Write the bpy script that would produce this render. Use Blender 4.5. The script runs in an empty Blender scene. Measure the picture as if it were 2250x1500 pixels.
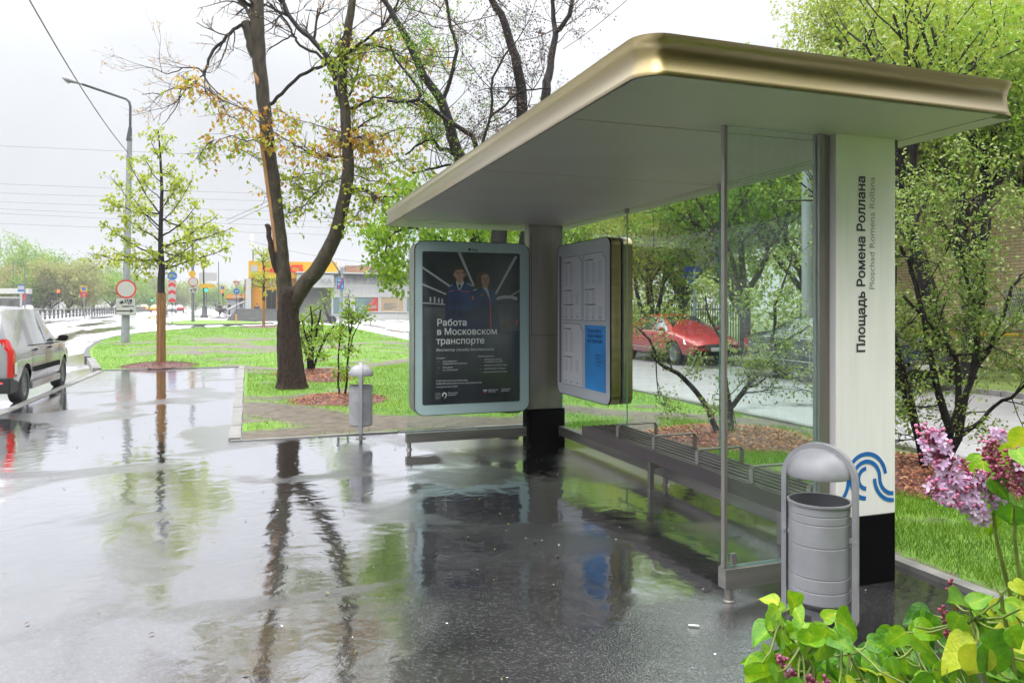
import bpy, bmesh, math, random
import numpy as np
from mathutils import Vector, Matrix
from mathutils.geometry import tessellate_polygon, delaunay_2d_cdt
R = math.radians
scene = bpy.context.scene
COL = scene.collection
rnd = random.Random(7)
# ------------------------------------------------------------------ camera, sky, sun, exposure
FPX, HCAM, YAW = 1650.0, 1.6, R(19.43)
SI, CO = math.sin(YAW), math.cos(YAW)
cam = bpy.data.cameras.new('camera')
cam.sensor_width = 36; cam.lens = 36 * FPX / 2250; cam.shift_y = -72 / 2250
cam.clip_start = .05; cam.clip_end = 3000
camo = bpy.data.objects.new('camera', cam); COL.objects.link(camo)
camo.location = (0, 0, HCAM); camo.rotation_euler = (R(90), 0, -YAW)
scene.camera = camo
scene.view_settings.view_transform = 'Standard'; scene.view_settings.look = 'None'
scene.view_settings.exposure = 0.5; scene.view_settings.gamma = 1
scene.cycles.max_bounces = 10; scene.cycles.transparent_max_bounces = 24
scene.cycles.diffuse_bounces = 3; scene.cycles.glossy_bounces = 4; scene.cycles.caustics_reflective = False
scene.cycles.sample_clamp_indirect = 6
SUN_EL, SUN_AZ = R(52), R(200)
w = bpy.data.worlds.new('World'); scene.world = w; w.use_nodes = True
nt = w.node_tree; N = nt.nodes; Lk = nt.links
bg = N['Background']; bg.inputs['Strength'].default_value = .1
sky = N.new('ShaderNodeTexSky'); sky.sky_type = 'NISHITA'; sky.sun_disc = False
sky.sun_elevation = SUN_EL; sky.sun_rotation = SUN_AZ
tc = N.new('ShaderNodeTexCoord'); sp = N.new('ShaderNodeSeparateXYZ'); Lk.new(tc.outputs['Generated'], sp.inputs[0])
cr = N.new('ShaderNodeValToRGB'); el = cr.color_ramp.elements   # overcast: much brighter overhead than near the horizon
el[0].position = 0; el[0].color = (.545, .557, .59, 1)
el[1].position = 1; el[1].color = (5.0, 5.05, 5.15, 1)
for p_, c_ in ((.15, (.56, .572, .60, 1)), (.30, (.65, .66, .685, 1)), (.46, (.95, .96, .985, 1)), (.66, (3.2, 3.22, 3.28, 1))):
    e_ = el.new(p_); e_.color = c_
Lk.new(sp.outputs['Z'], cr.inputs[0])
no = N.new('ShaderNodeTexNoise'); no.inputs['Scale'].default_value = 2.2; no.inputs['Detail'].default_value = 4
Lk.new(tc.outputs['Generated'], no.inputs['Vector'])
mr = N.new('ShaderNodeMapRange'); mr.inputs['From Min'].default_value = .3; mr.inputs['From Max'].default_value = .7
mr.inputs['To Min'].default_value = 9.0; mr.inputs['To Max'].default_value = 11.4; Lk.new(no.outputs['Fac'], mr.inputs['Value'])
vm = N.new('ShaderNodeVectorMath'); vm.operation = 'SCALE'; Lk.new(cr.outputs[0], vm.inputs[0]); Lk.new(mr.outputs[0], vm.inputs['Scale'])
mx = N.new('ShaderNodeMix'); mx.data_type = 'RGBA'; mx.inputs['Factor'].default_value = .95
Lk.new(sky.outputs[0], mx.inputs[6]); Lk.new(vm.outputs[0], mx.inputs[7]); Lk.new(mx.outputs[2], bg.inputs['Color'])
sl = bpy.data.lights.new('sun', 'SUN'); sl.energy = .9; sl.angle = R(35); sl.color = (1, .97, .92)
so = bpy.data.objects.new('sun', sl); COL.objects.link(so)
sdir = Vector((math.sin(SUN_AZ) * math.cos(SUN_EL), math.cos(SUN_AZ) * math.cos(SUN_EL), math.sin(SUN_EL)))
so.rotation_euler = sdir.to_track_quat('Z', 'Y').to_euler(); so.location = sdir * 60

# ------------------------------------------------------------------ geometry of the view: real positions measured off the photo
def gz(Y): return .0065 * min(max(Y - 24, 0), 160)
def P(px, py, d):
    r = d * (px - 1125) / FPX
    return Vector((d * SI + r * CO, d * CO - r * SI, HCAM + (678 - py) * d / FPX))
def G(px, py, zo=0.):
    d = 5.
    for i in range(60):
        u = (px - 1125) / FPX; Y = d * (CO - u * SI)
        d = min(.5 * d + .5 * max(.5, (HCAM - gz(Y) - zo) * FPX / max(py - 678, .5)), 400)
    v = P(px, py, d); v.z = gz(v.y) + zo
    return v
def depth(v): return v.x * SI + v.y * CO

# ------------------------------------------------------------------ materials
MATS = {}
def nodes_of(m):
    m.use_nodes = True; t = m.node_tree
    return t, t.nodes, t.links, t.nodes['Principled BSDF'], t.nodes['Material Output']
def mat(name, col, rough=.5, metal=0., spec=.5, var=.0, scale=8., bump=0., bscale=None, stretch=None, bdist=.03, coat=0., var2=None, emit=None, cior=1.5, crough=.05):
    if name in MATS: return MATS[name]
    m = bpy.data.materials.new(name); MATS[name] = m
    t, n, l, b, o = nodes_of(m)
    b.inputs['Base Color'].default_value = (*col, 1); b.inputs['Roughness'].default_value = rough
    b.inputs['Metallic'].default_value = metal; b.inputs['Specular IOR Level'].default_value = spec
    b.inputs['Coat Weight'].default_value = coat; b.inputs['Coat Roughness'].default_value = crough; b.inputs['Coat IOR'].default_value = cior
    if emit:
        b.inputs['Emission Color'].default_value = (*emit[0], 1); b.inputs['Emission Strength'].default_value = emit[1]
    if var or bump:
        c = n.new('ShaderNodeTexCoord'); mp = n.new('ShaderNodeMapping'); l.new(c.outputs['Object'], mp.inputs[0])
        if stretch: mp.inputs['Scale'].default_value = stretch
        x = n.new('ShaderNodeTexNoise'); x.inputs['Scale'].default_value = scale; x.inputs['Detail'].default_value = 6
        l.new(mp.outputs[0], x.inputs['Vector'])
    if var:
        c2 = var2 or tuple(min(1, k * (1 - var)) for k in col); c1 = col if var2 else tuple(min(1, k * (1 + var)) for k in col)
        r_ = n.new('ShaderNodeMapRange'); r_.inputs['From Min'].default_value = .3; r_.inputs['From Max'].default_value = .7
        l.new(x.outputs['Fac'], r_.inputs['Value'])
        q = n.new('ShaderNodeMix'); q.data_type = 'RGBA'; q.inputs[6].default_value = (*c1, 1); q.inputs[7].default_value = (*c2, 1)
        l.new(r_.outputs[0], q.inputs['Factor']); l.new(q.outputs[2], b.inputs['Base Color'])
    if bump:
        y = n.new('ShaderNodeTexNoise'); y.inputs['Scale'].default_value = bscale or scale * 3; y.inputs['Detail'].default_value = 5
        l.new(mp.outputs[0], y.inputs['Vector'])
        u = n.new('ShaderNodeBump'); u.inputs['Strength'].default_value = bump; u.inputs['Distance'].default_value = bdist
        l.new(y.outputs['Fac'], u.inputs['Height']); l.new(u.outputs[0], b.inputs['Normal'])
    return m

def wet_mat(name, dry, dry_box=None, boost=2.0, grain=.25, rough_hi=.24, pudscale=.55, pud=(.38, .58), stretch=(1, 1, 1), ripple=.18):
    """rain-soaked asphalt: dark aggregate under a broken film of water"""
    m = bpy.data.materials.new(name); MATS[name] = m
    t, n, l, b, o = nodes_of(m); n.remove(b)
    c = n.new('ShaderNodeTexCoord'); mp = n.new('ShaderNodeMapping'); mp.inputs['Scale'].default_value = stretch; l.new(c.outputs['Object'], mp.inputs[0])
    def noise(s, d=5, dist=0., src=mp):
        x = n.new('ShaderNodeTexNoise'); x.inputs['Scale'].default_value = s; x.inputs['Detail'].default_value = d
        x.inputs['Distortion'].default_value = dist; l.new(src.outputs[0], x.inputs['Vector']); return x
    def rng(src, a, b_, lo, hi):
        q = n.new('ShaderNodeMapRange'); q.interpolation_type = 'SMOOTHSTEP'
        q.inputs['From Min'].default_value = a; q.inputs['From Max'].default_value = b_
        q.inputs['To Min'].default_value = lo; q.inputs['To Max'].default_value = hi; l.new(src, q.inputs['Value']); return q.outputs[0]
    pn = noise(pudscale, 6, .6)
    if dry_box:
        sx = n.new('ShaderNodeSeparateXYZ'); l.new(c.outputs['Object'], sx.inputs[0]); acc = None
        for ax, (a_, b_) in zip('XY', dry_box):
            for e_, s_ in ((a_, 1), (b_, -1)):
                q_ = rng(sx.outputs[ax], e_ - .5 * s_ if s_ > 0 else e_ - .5, e_ + .5, 0 if s_ > 0 else 1, 1 if s_ > 0 else 0)
                if acc is None: acc = q_
                else:
                    z_ = n.new('ShaderNodeMath'); z_.operation = 'MULTIPLY'; l.new(acc, z_.inputs[0]); l.new(q_, z_.inputs[1]); acc = z_.outputs[0]
        sb = n.new('ShaderNodeMath'); sb.operation = 'MULTIPLY_ADD'; l.new(acc, sb.inputs[0]); sb.inputs[1].default_value = -.10; l.new(pn.outputs['Fac'], sb.inputs[2])
        class _O: outputs = {'Fac': sb.outputs[0]}
        pn = _O
    mask = rng(pn.outputs['Fac'], pud[0], pud[1], 0, 1)      # 1 = standing water
    agg = n.new('ShaderNodeTexVoronoi'); agg.inputs['Scale'].default_value = 110; l.new(mp.outputs[0], agg.inputs['Vector'])
    blot = noise(1.7, 8)
    q = n.new('ShaderNodeMix'); q.data_type = 'RGBA'; q.inputs[6].default_value = (*[k * .65 for k in dry], 1); q.inputs[7].default_value = (*[k * 1.5 for k in dry], 1)
    l.new(rng(blot.outputs['Fac'], .3, .7, 0, 1), q.inputs['Factor'])
    q2 = n.new('ShaderNodeMix'); q2.data_type = 'RGBA'; q2.blend_type = 'ADD'; q2.inputs[7].default_value = (.05, .05, .052, 1)
    sp_ = n.new('ShaderNodeMath'); sp_.operation = 'GREATER_THAN'; sp_.inputs[1].default_value = .82; 
    sepc = n.new('ShaderNodeSeparateColor'); l.new(agg.outputs['Color'], sepc.inputs[0]); l.new(sepc.outputs[0], sp_.inputs[0])
    l.new(sp_.outputs[0], q2.inputs['Factor']); l.new(q.outputs[2], q2.inputs[6])
    # surface relief: fine grain where the film is thin, slow undulation and small ripples where it is deep
    g1 = noise(95, 3); g2 = noise(5.0, 1.2, .5); g3 = noise(19, 1.0, .8)
    def mul(a, b_):
        z = n.new('ShaderNodeMath'); z.operation = 'MULTIPLY'
        for i, k in enumerate((a, b_)):
            if isinstance(k, (int, float)): z.inputs[i].default_value = k
            else: l.new(k, z.inputs[i])
        return z.outputs[0]
    def add(a, b_):
        z = n.new('ShaderNodeMath'); z.operation = 'ADD'; l.new(a, z.inputs[0]); l.new(b_, z.inputs[1]); return z.outputs[0]
    inv = rng(pn.outputs['Fac'], pud[0], pud[1], 1, .06)
    h = add(mul(mul(g1.outputs['Fac'], inv), grain), add(mul(g2.outputs['Fac'], ripple), mul(g3.outputs['Fac'], ripple * .14)))
    u = n.new('ShaderNodeBump'); u.inputs['Strength'].default_value = .35; u.inputs['Distance'].default_value = .03; l.new(h, u.inputs['Height'])
    dif = n.new('ShaderNodeBsdfDiffuse'); l.new(q2.outputs[2], dif.inputs[0]); l.new(u.outputs[0], dif.inputs['Normal'])
    gl = n.new('ShaderNodeBsdfGlossy'); gl.inputs[0].default_value = (.97, .97, 1, 1); l.new(u.outputs[0], gl.inputs['Normal'])
    l.new(rng(pn.outputs['Fac'], pud[0], pud[1], rough_hi, .03), gl.inputs['Roughness'])
    fr = n.new('ShaderNodeFresnel'); fr.inputs['IOR'].default_value = 1.72; l.new(u.outputs[0], fr.inputs['Normal'])
    k = mul(fr.outputs[0], rng(pn.outputs['Fac'], pud[0], pud[1], boost * .8, boost * 1.1))
    cl = n.new('ShaderNodeClamp'); l.new(k, cl.inputs[0]); cl.inputs['Max'].default_value = .97
    ms = n.new('ShaderNodeMixShader'); l.new(cl.outputs[0], ms.inputs[0]); l.new(dif.outputs[0], ms.inputs[1]); l.new(gl.outputs[0], ms.inputs[2])
    l.new(ms.outputs[0], o.inputs['Surface'])
    return m

def leaf_mat(name, cols, trans=.4, rough=.4, relief=0.):
    """leaf colour differs leaf by leaf through the mesh attribute 'tone'"""
    m = bpy.data.materials.new(name); MATS[name] = m
    t, n, l, b, o = nodes_of(m)
    at = n.new('ShaderNodeAttribute'); at.attribute_name = 'tone'
    r_ = n.new('ShaderNodeValToRGB'); e = r_.color_ramp.elements
    e[0].color = (*cols[0], 1); e[1].color = (*cols[-1], 1)
    for i, c in enumerate(cols[1:-1]): x = e.new((i + 1) / (len(cols) - 1)); x.color = (*c, 1)
    l.new(at.outputs['Fac'], r_.inputs[0]); l.new(r_.outputs[0], b.inputs['Base Color'])
    b.inputs['Roughness'].default_value = rough; b.inputs['Specular IOR Level'].default_value = .35
    if relief:
        def ma_(op, a, b_=None, c_=None):
            z = n.new('ShaderNodeMath'); z.operation = op
            for i, k in enumerate((a, b_, c_)):
                if k is None: continue
                if isinstance(k, (int, float)): z.inputs[i].default_value = k
                else: l.new(k, z.inputs[i])
            return z.outputs[0]
        lf = n.new('ShaderNodeAttribute'); lf.attribute_name = 'across'; lt = n.new('ShaderNodeAttribute'); lt.attribute_name = 'along'
        af = ma_('ABSOLUTE', lf.outputs['Fac']); ph = ma_('FRACT', ma_('MULTIPLY_ADD', af, -1.5, ma_('MULTIPLY', lt.outputs['Fac'], 6.5)))
        side = ma_('LESS_THAN', ma_('ABSOLUTE', ma_('SUBTRACT', ph, .5)), .045); mid = ma_('LESS_THAN', af, .035); vein = ma_('MAXIMUM', ma_('MULTIPLY', side, .6), mid)
        c = n.new('ShaderNodeTexCoord'); x = n.new('ShaderNodeTexNoise'); x.inputs['Scale'].default_value = 55; x.inputs['Detail'].default_value = 6; l.new(c.outputs['Object'], x.inputs['Vector'])
        ma = n.new('ShaderNodeMath'); ma.operation = 'MULTIPLY_ADD'; ma.inputs[1].default_value = .55; ma.inputs[2].default_value = -.27; l.new(x.outputs['Fac'], ma.inputs[0])
        ad = n.new('ShaderNodeMath'); ad.operation = 'ADD'; l.new(at.outputs['Fac'], ad.inputs[0]); l.new(ma.outputs[0], ad.inputs[1]); l.new(ma_('MULTIPLY_ADD', vein, .22, ad.outputs[0]), r_.inputs[0])
        vo = n.new('ShaderNodeTexVoronoi'); vo.feature = 'DISTANCE_TO_EDGE'; vo.inputs['Scale'].default_value = 95; l.new(c.outputs['Object'], vo.inputs['Vector'])
        u = n.new('ShaderNodeBump'); u.inputs['Strength'].default_value = relief; u.inputs['Distance'].default_value = .004; l.new(ma_('MULTIPLY_ADD', vein, -.25, vo.outputs['Distance']), u.inputs['Height']); l.new(u.outputs[0], b.inputs['Normal'])
    tr = n.new('ShaderNodeBsdfTranslucent'); l.new(r_.outputs[0], tr.inputs[0])
    ms = n.new('ShaderNodeMixShader'); ms.inputs[0].default_value = trans
    l.new(b.outputs[0], ms.inputs[1]); l.new(tr.outputs[0], ms.inputs[2]); l.new(ms.outputs[0], o.inputs['Surface'])
    return m

def glass_mat(name, tint=(.93, .975, .957), ior=1.5, dirt=.016):
    m = bpy.data.materials.new(name); MATS[name] = m
    t, n, l, b, o = nodes_of(m); n.remove(b)
    tp = n.new('ShaderNodeBsdfTransparent'); tp.inputs[0].default_value = (*tint, 1)
    gl = n.new('ShaderNodeBsdfGlossy'); gl.inputs['Roughness'].default_value = .0
    lw = n.new('ShaderNodeLayerWeight'); lw.inputs['Blend'].default_value = .5; pw_ = n.new('ShaderNodeMath'); pw_.operation = 'POWER'; pw_.inputs[1].default_value = 5; l.new(lw.outputs['Facing'], pw_.inputs[0])
    f0 = .6 * ((ior - 1) / (ior + 1)) ** 2; fr = n.new('ShaderNodeMath'); fr.operation = 'MULTIPLY_ADD'; fr.inputs[1].default_value = 1 - f0; fr.inputs[2].default_value = f0; l.new(pw_.outputs[0], fr.inputs[0])
    ms = n.new('ShaderNodeMixShader'); l.new(fr.outputs[0], ms.inputs[0]); l.new(tp.outputs[0], ms.inputs[1]); l.new(gl.outputs[0], ms.inputs[2])
    df = n.new('ShaderNodeBsdfDiffuse'); df.inputs[0].default_value = (.55, .6, .58, 1)
    c = n.new('ShaderNodeTexCoord'); mp = n.new('ShaderNodeMapping'); mp.inputs['Scale'].default_value = (9, 9, .7); l.new(c.outputs['Object'], mp.inputs[0])
    x = n.new('ShaderNodeTexNoise'); x.inputs['Scale'].default_value = 2.; x.inputs['Detail'].default_value = 5; l.new(mp.outputs[0], x.inputs['Vector'])
    q = n.new('ShaderNodeMapRange'); q.inputs['From Min'].default_value = .35; q.inputs['From Max'].default_value = .8; q.inputs['To Max'].default_value = dirt * 2
    l.new(x.outputs['Fac'], q.inputs['Value'])
    vo = n.new('ShaderNodeTexVoronoi'); vo.inputs['Scale'].default_value = 46; l.new(c.outputs['Object'], vo.inputs['Vector'])      # clinging raindrops
    dp = n.new('ShaderNodeMapRange'); dp.inputs['From Min'].default_value = .10; dp.inputs['From Max'].default_value = .20; dp.inputs['To Min'].default_value = .16 if dirt > .01 else .05; dp.inputs['To Max'].default_value = 0; l.new(vo.outputs['Distance'], dp.inputs['Value'])
    mx_ = n.new('ShaderNodeMath'); mx_.operation = 'ADD'; l.new(q.outputs[0], mx_.inputs[0]); l.new(dp.outputs[0], mx_.inputs[1])
    m2 = n.new('ShaderNodeMixShader'); l.new(mx_.outputs[0], m2.inputs[0]); l.new(ms.outputs[0], m2.inputs[1]); l.new(df.outputs[0], m2.inputs[2])
    l.new(m2.outputs[0], o.inputs['Surface'])
    return m

def lawn_mat():
    m = bpy.data.materials.new('lawn_soil'); MATS['lawn_soil'] = m
    t, n, l, b, o = nodes_of(m)
    c = n.new('ShaderNodeTexCoord')
    def noise(s, d=6):
        x = n.new('ShaderNodeTexNoise'); x.inputs['Scale'].default_value = s; x.inputs['Detail'].default_value = d; l.new(c.outputs['Object'], x.inputs['Vector']); return x
    a = noise(.7); f = noise(26)
    g = n.new('ShaderNodeValToRGB'); e = g.color_ramp.elements
    e[0].position = .3; e[0].color = (.05, .11, .006, 1); e[1].position = .72; e[1].color = (.14, .24, .014, 1)
    x = e.new(.5); x.color = (.09, .19, .008, 1)
    sm = n.new('ShaderNodeMath'); sm.operation = 'ADD'; q = n.new('ShaderNodeMath'); q.operation = 'MULTIPLY'; q.inputs[1].default_value = .5
    l.new(a.outputs['Fac'], sm.inputs[0]); l.new(f.outputs['Fac'], sm.inputs[1]); l.new(sm.outputs[0], q.inputs[0]); l.new(q.outputs[0], g.inputs[0])
    at = n.new('ShaderNodeAttribute'); at.attribute_name = 'mud'
    md = n.new('ShaderNodeValToRGB'); e = md.color_ramp.elements; e[0].position = .3; e[0].color = (.035, .025, .016, 1); e[1].position = .7; e[1].color = (.12, .095, .065, 1)
    mn = noise(6); l.new(mn.outputs['Fac'], md.inputs[0])
    # the edge of the bare soil is broken by noise
    ad = n.new('ShaderNodeMath'); ad.operation = 'ADD'; l.new(at.outputs['Fac'], ad.inputs[0])
    sc_ = n.new('ShaderNodeMath'); sc_.operation = 'MULTIPLY_ADD'; sc_.inputs[1].default_value = 1.1; sc_.inputs[2].default_value = -.55
    f2 = noise(9); l.new(f2.outputs['Fac'], sc_.inputs[0]); l.new(sc_.outputs[0], ad.inputs[1])
    st = n.new('ShaderNodeMapRange'); st.inputs['From Min'].default_value = .35; st.inputs['From Max'].default_value = .65; l.new(ad.outputs[0], st.inputs['Value'])
    mi = n.new('ShaderNodeMix'); mi.data_type = 'RGBA'; l.new(st.outputs[0], mi.inputs['Factor']); l.new(g.outputs[0], mi.inputs[6]); l.new(md.outputs[0], mi.inputs[7])
    l.new(mi.outputs[2], b.inputs['Base Color'])
    ro = n.new('ShaderNodeMapRange'); ro.inputs['To Min'].default_value = .8; ro.inputs['To Max'].default_value = .55; l.new(st.outputs[0], ro.inputs['Value']); l.new(ro.outputs[0], b.inputs['Roughness'])
    u = n.new('ShaderNodeBump'); u.inputs['Strength'].default_value = .6; u.inputs['Distance'].default_value = .03; l.new(f.outputs['Fac'], u.inputs['Height']); l.new(u.outputs[0], b.inputs['Normal'])
    return m

ASPHALT = wet_mat('wet_asphalt', (.030, .029, .029), ((1.9, 3.9), (3.0, 9.0)), boost=2.4, rough_hi=.14, grain=.24, ripple=.27, pud=(.38, .47))
ROADM = wet_mat('wet_road', (.085, .085, .09), boost=1.25, grain=.5, rough_hi=.42, pudscale=.5, pud=(.45, .62), stretch=(1, .12, 1))
DRIVEM = wet_mat('wet_drive', (.055, .050, .045), boost=.42, grain=.35, rough_hi=.5, pud=(.55, .8))
LAWN = lawn_mat()
KERB = mat('kerb_stone', (.17, .165, .155), .35, var=.35, scale=5, bump=.3)
GREYSTONE = mat('grey_granite', (.06, .06, .06), .3, var=.3, scale=12)
STEEL = mat('brushed_steel', (.235, .22, .20), .38, .7, var=.14, scale=6, stretch=(1, 1, .12))
STEELH = mat('brushed_rail', (.20, .19, .175), .38, .7, var=.25, scale=5, stretch=(.2, .2, 3))
GOLD = mat('gold_anodised', (.19, .14, .03), .30, 1., coat=.7, cior=2.0, crough=.22, var=.12, scale=3, stretch=(.3, .3, 9))
WHITE = mat('white_enamel', (.85, .815, .815), .4, var=.045, scale=3, stretch=(7, 7, .5))
CEIL = mat('ceiling_panel', (.62, .57, .59), .5, var=.05, scale=.9)
BLACK = mat('black_enamel', (.004, .004, .0045), .8, spec=.02)
RUBBER = mat('black_rubber', (.012, .012, .013), .55)
GLASS = glass_mat('shelter_glass'); CARGLASS = mat('car_glass', (.02, .028, .03), .03, 0, .9, coat=1)
GEDGE = mat('glass_edge', (.10, .34, .29), .1, spec=.6)
BINM = mat('bin_grey', (.235, .235, .255), .42, .0, var=.16, scale=5, bump=.05)
SLAT = mat('plum_slat', (.035, .024, .027), .38, var=.3, scale=9, stretch=(1, .1, 1), bump=.15)
BLUE = mat('logo_blue', (.006, .125, .43), .35)
INK = mat('dark_ink', (.015, .016, .022), .45); INKG = mat('grey_ink', (.28, .28, .29), .5)
MINT = mat('mint_frame', (.42, .56, .57), .3, var=.05, scale=2); PALE = mat('pale_frame', (.50, .53, .58), .3, var=.05, scale=2)
BARK = mat('wet_bark', (.052, .030, .019), .6, spec=.2, var=.5, var2=(.006, .0045, .004), scale=20, bump=1., bscale=30, stretch=(1.7, 1.7, .4), bdist=.06)
BARK2 = mat('olive_bark', (.060, .048, .026), .6, spec=.25, var=.45, var2=(.014, .011, .007), bdist=.04, scale=10, bump=.7, bscale=30, stretch=(1.4, 1.4, .5))
BARKD = mat('dark_bark', (.010, .0075, .007), .6, spec=.2, var=.4, scale=20, bump=.6)
TWIG = mat('twig', (.045, .032, .03), .6, var=.3)
TORN = mat('torn_wood', (.30, .155, .055), .6, var=.3, scale=14, stretch=(2, 2, .25))
MULCH = mat('mulch_chip', (.20, .065, .028), .5, var=.6, scale=18); MULCHD = mat('mulch_chip_dark', (.10, .035, .028), .45, var=.5, scale=18)
SIGNW = mat('sign_white', (.36, .36, .345), .35); SIGNR = mat('sign_red', (.45, .02, .02), .35); SIGNB = mat('sign_blue', (.008, .11, .34), .35)
SIGNY = mat('sign_yellow', (.50, .30, .006), .4); SIGNK = mat('sign_black', (.01, .01, .01), .4); POLE = mat('pole_grey', (.13, .14, .15), .4, .4, var=.15, scale=4)
POLED = mat('pole_dark', (.05, .054, .06), .4, .3)

# ------------------------------------------------------------------ mesh helpers
ORG = {}
class MB:
    def __init__(s): s.v = []; s.f = []; s.m = []; s.s = []
    def add(s, vs, fs, mi=0, smooth=False):
        k = len(s.v); s.v += [tuple(p) for p in vs]
        for f in fs: s.f.append([i + k for i in f]); s.m.append(mi); s.s.append(smooth)
        return s
    def box(s, a, b, mi=0, bev=0.):
        x0, y0, z0 = a; x1, y1, z1 = b
        if bev:
            e = bev; vs = []; idx = {}
            bm = bmesh.new(); bmesh.ops.create_cube(bm, size=1)
            for q in bm.verts: q.co = ((x0 + x1) / 2 + q.co.x * (x1 - x0), (y0 + y1) / 2 + q.co.y * (y1 - y0), (z0 + z1) / 2 + q.co.z * (z1 - z0))
            bmesh.ops.bevel(bm, geom=bm.edges[:], offset=e, segments=2, affect='EDGES', profile=.6)
            bm.verts.index_update(); s.add([q.co for q in bm.verts], [[q.index for q in f.verts] for f in bm.faces], mi); bm.free(); return s
        vs = [(x, y, z) for z in (z0, z1) for y in (y0, y1) for x in (x0, x1)]
        return s.add(vs, [(0, 2, 3, 1), (4, 5, 7, 6), (0, 1, 5, 4), (2, 6, 7, 3), (0, 4, 6, 2), (1, 3, 7, 5)], mi)
    def tube(s, pts, rad, n=8, mi=0, cap=True, smooth=True, flat=1.):
        pts = [Vector(p) for p in pts]
        if isinstance(rad, (int, float)): rad = [rad] * len(pts)
        vs = []; fs = []; t0 = (pts[1] - pts[0]).normalized()
        a = t0.orthogonal().normalized()
        for i, p in enumerate(pts):
            t = (pts[min(i + 1, len(pts) - 1)] - pts[max(i - 1, 0)])
            t = t.normalized() if t.length > 1e-9 else t0
            a = (a - t * a.dot(t)); a = a.normalized() if a.length > 1e-6 else t.orthogonal().normalized()
            b = t.cross(a)
            for k in range(n):
                q = 2 * math.pi * (k + .5) / n
                vs.append(p + (a * math.cos(q) + b * math.sin(q) * flat) * rad[i])
        for i in range(len(pts) - 1):
            for k in range(n):
                fs.append((i * n + k, i * n + (k + 1) % n, (i + 1) * n + (k + 1) % n, (i + 1) * n + k))
        s.add(vs, fs, mi, smooth)
        if cap:      # ends closed with rings of their own so that the sides keep true normals
            for q in (vs[:n][::-1], vs[-n:]): s.add(q, [tuple(range(n))], mi)
        return s
    def lathe(s, prof, c=(0, 0, 0), n=24, mi=0, smooth=True, a0=0., a1=2 * math.pi):
        full = a1 - a0 > 6.28; m = n if full else n + 1; vs = []; fs = []
        for r, z in prof:
            for k in range(m):
                q = a0 + (a1 - a0) * k / n; vs.append((c[0] + r * math.cos(q), c[1] + r * math.sin(q), c[2] + z))
        for i in range(len(prof) - 1):
            for k in range(n):
                k2 = (k + 1) % m
                fs.append((i * m + k, i * m + k2, (i + 1) * m + k2, (i + 1) * m + k))
        return s.add(vs, fs, mi, smooth)
    def prism(s, poly, ax, a, b, mi=0, mis=None, smooth=False):
        """extrude a 2D polygon along an axis between a and b"""
        def mk(p, t): return {'x': (t, p[0], p[1]), 'y': (p[0], t, p[1]), 'z': (p[0], p[1], t)}[ax]
        n = len(poly); vs = [mk(p, a) for p in poly] + [mk(p, b) for p in poly]
        tri = tessellate_polygon([[Vector((p[0], p[1], 0)) for p in poly]])
        k = len(s.v); s.v += vs
        for t in tri: s.f.append([i + k for i in t]); s.m.append(mi); s.s.append(False); s.f.append([i + k + n for i in t][::-1]); s.m.append(mi); s.s.append(False)
        for i in range(n): s.f.append([k + i, k + (i + 1) % n, k + n + (i + 1) % n, k + n + i]); s.m.append(mi if mis is None else mis); s.s.append(smooth)
        return s
    def poly(s, pts, mi=0):
        tri = tessellate_polygon([[Vector(p) for p in pts]]); return s.add(pts, tri, mi)
    def mesh(s, mats, org=(0, 0, 0), sharp=None):
        me = bpy.data.meshes.new('mesh'); o = Vector(org)
        me.from_pydata([Vector(p) - o for p in s.v], [], s.f)
        for m in (mats if isinstance(mats, (list, tuple)) else [mats]): me.materials.append(m)
        me.polygons.foreach_set('material_index', s.m); me.polygons.foreach_set('use_smooth', s.s)
        bm = bmesh.new(); bm.from_mesh(me); bmesh.ops.recalc_face_normals(bm, faces=bm.faces[:]); bm.to_mesh(me); bm.free()
        if sharp: me.set_sharp_from_angle(angle=R(sharp))
        me.update(); return me
    def build(s, name, mats, parent=None, local=False, sharp=None):
        return link(name, s.mesh(mats, (0, 0, 0) if local or parent is None else ORG[parent], sharp), parent)
def link(name, me, parent=None):
    o = bpy.data.objects.new(name, me); me.name = name; COL.objects.link(o)
    if parent is not None: o.parent = parent; ORG[o] = ORG[parent]
    else: ORG[o] = Vector((0, 0, 0))
    return o
def tag(o, label=None, cat=None, group=None, kind=None):
    for k, v in (('label', label), ('category', cat), ('group', group), ('kind', kind)):
        if v: o[k] = v
    return o
def thing(name, label, cat, loc=(0, 0, 0), group=None, rz=0.):
    o = bpy.data.objects.new(name, None); COL.objects.link(o); o.empty_display_size = .2
    o.location = loc; o.rotation_euler = (0, 0, rz); ORG[o] = Vector(loc)
    return tag(o, label, cat, group)
def struct(name, mb, mats): return tag(mb.build(name, mats), kind='structure')
def copy_tree(o, parent=None):
    c = o.copy(); COL.objects.link(c)
    if parent is not None: c.parent = parent
    ORG[c] = ORG[o]
    for ch in list(o.children): copy_tree(ch, c)
    return c
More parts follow.
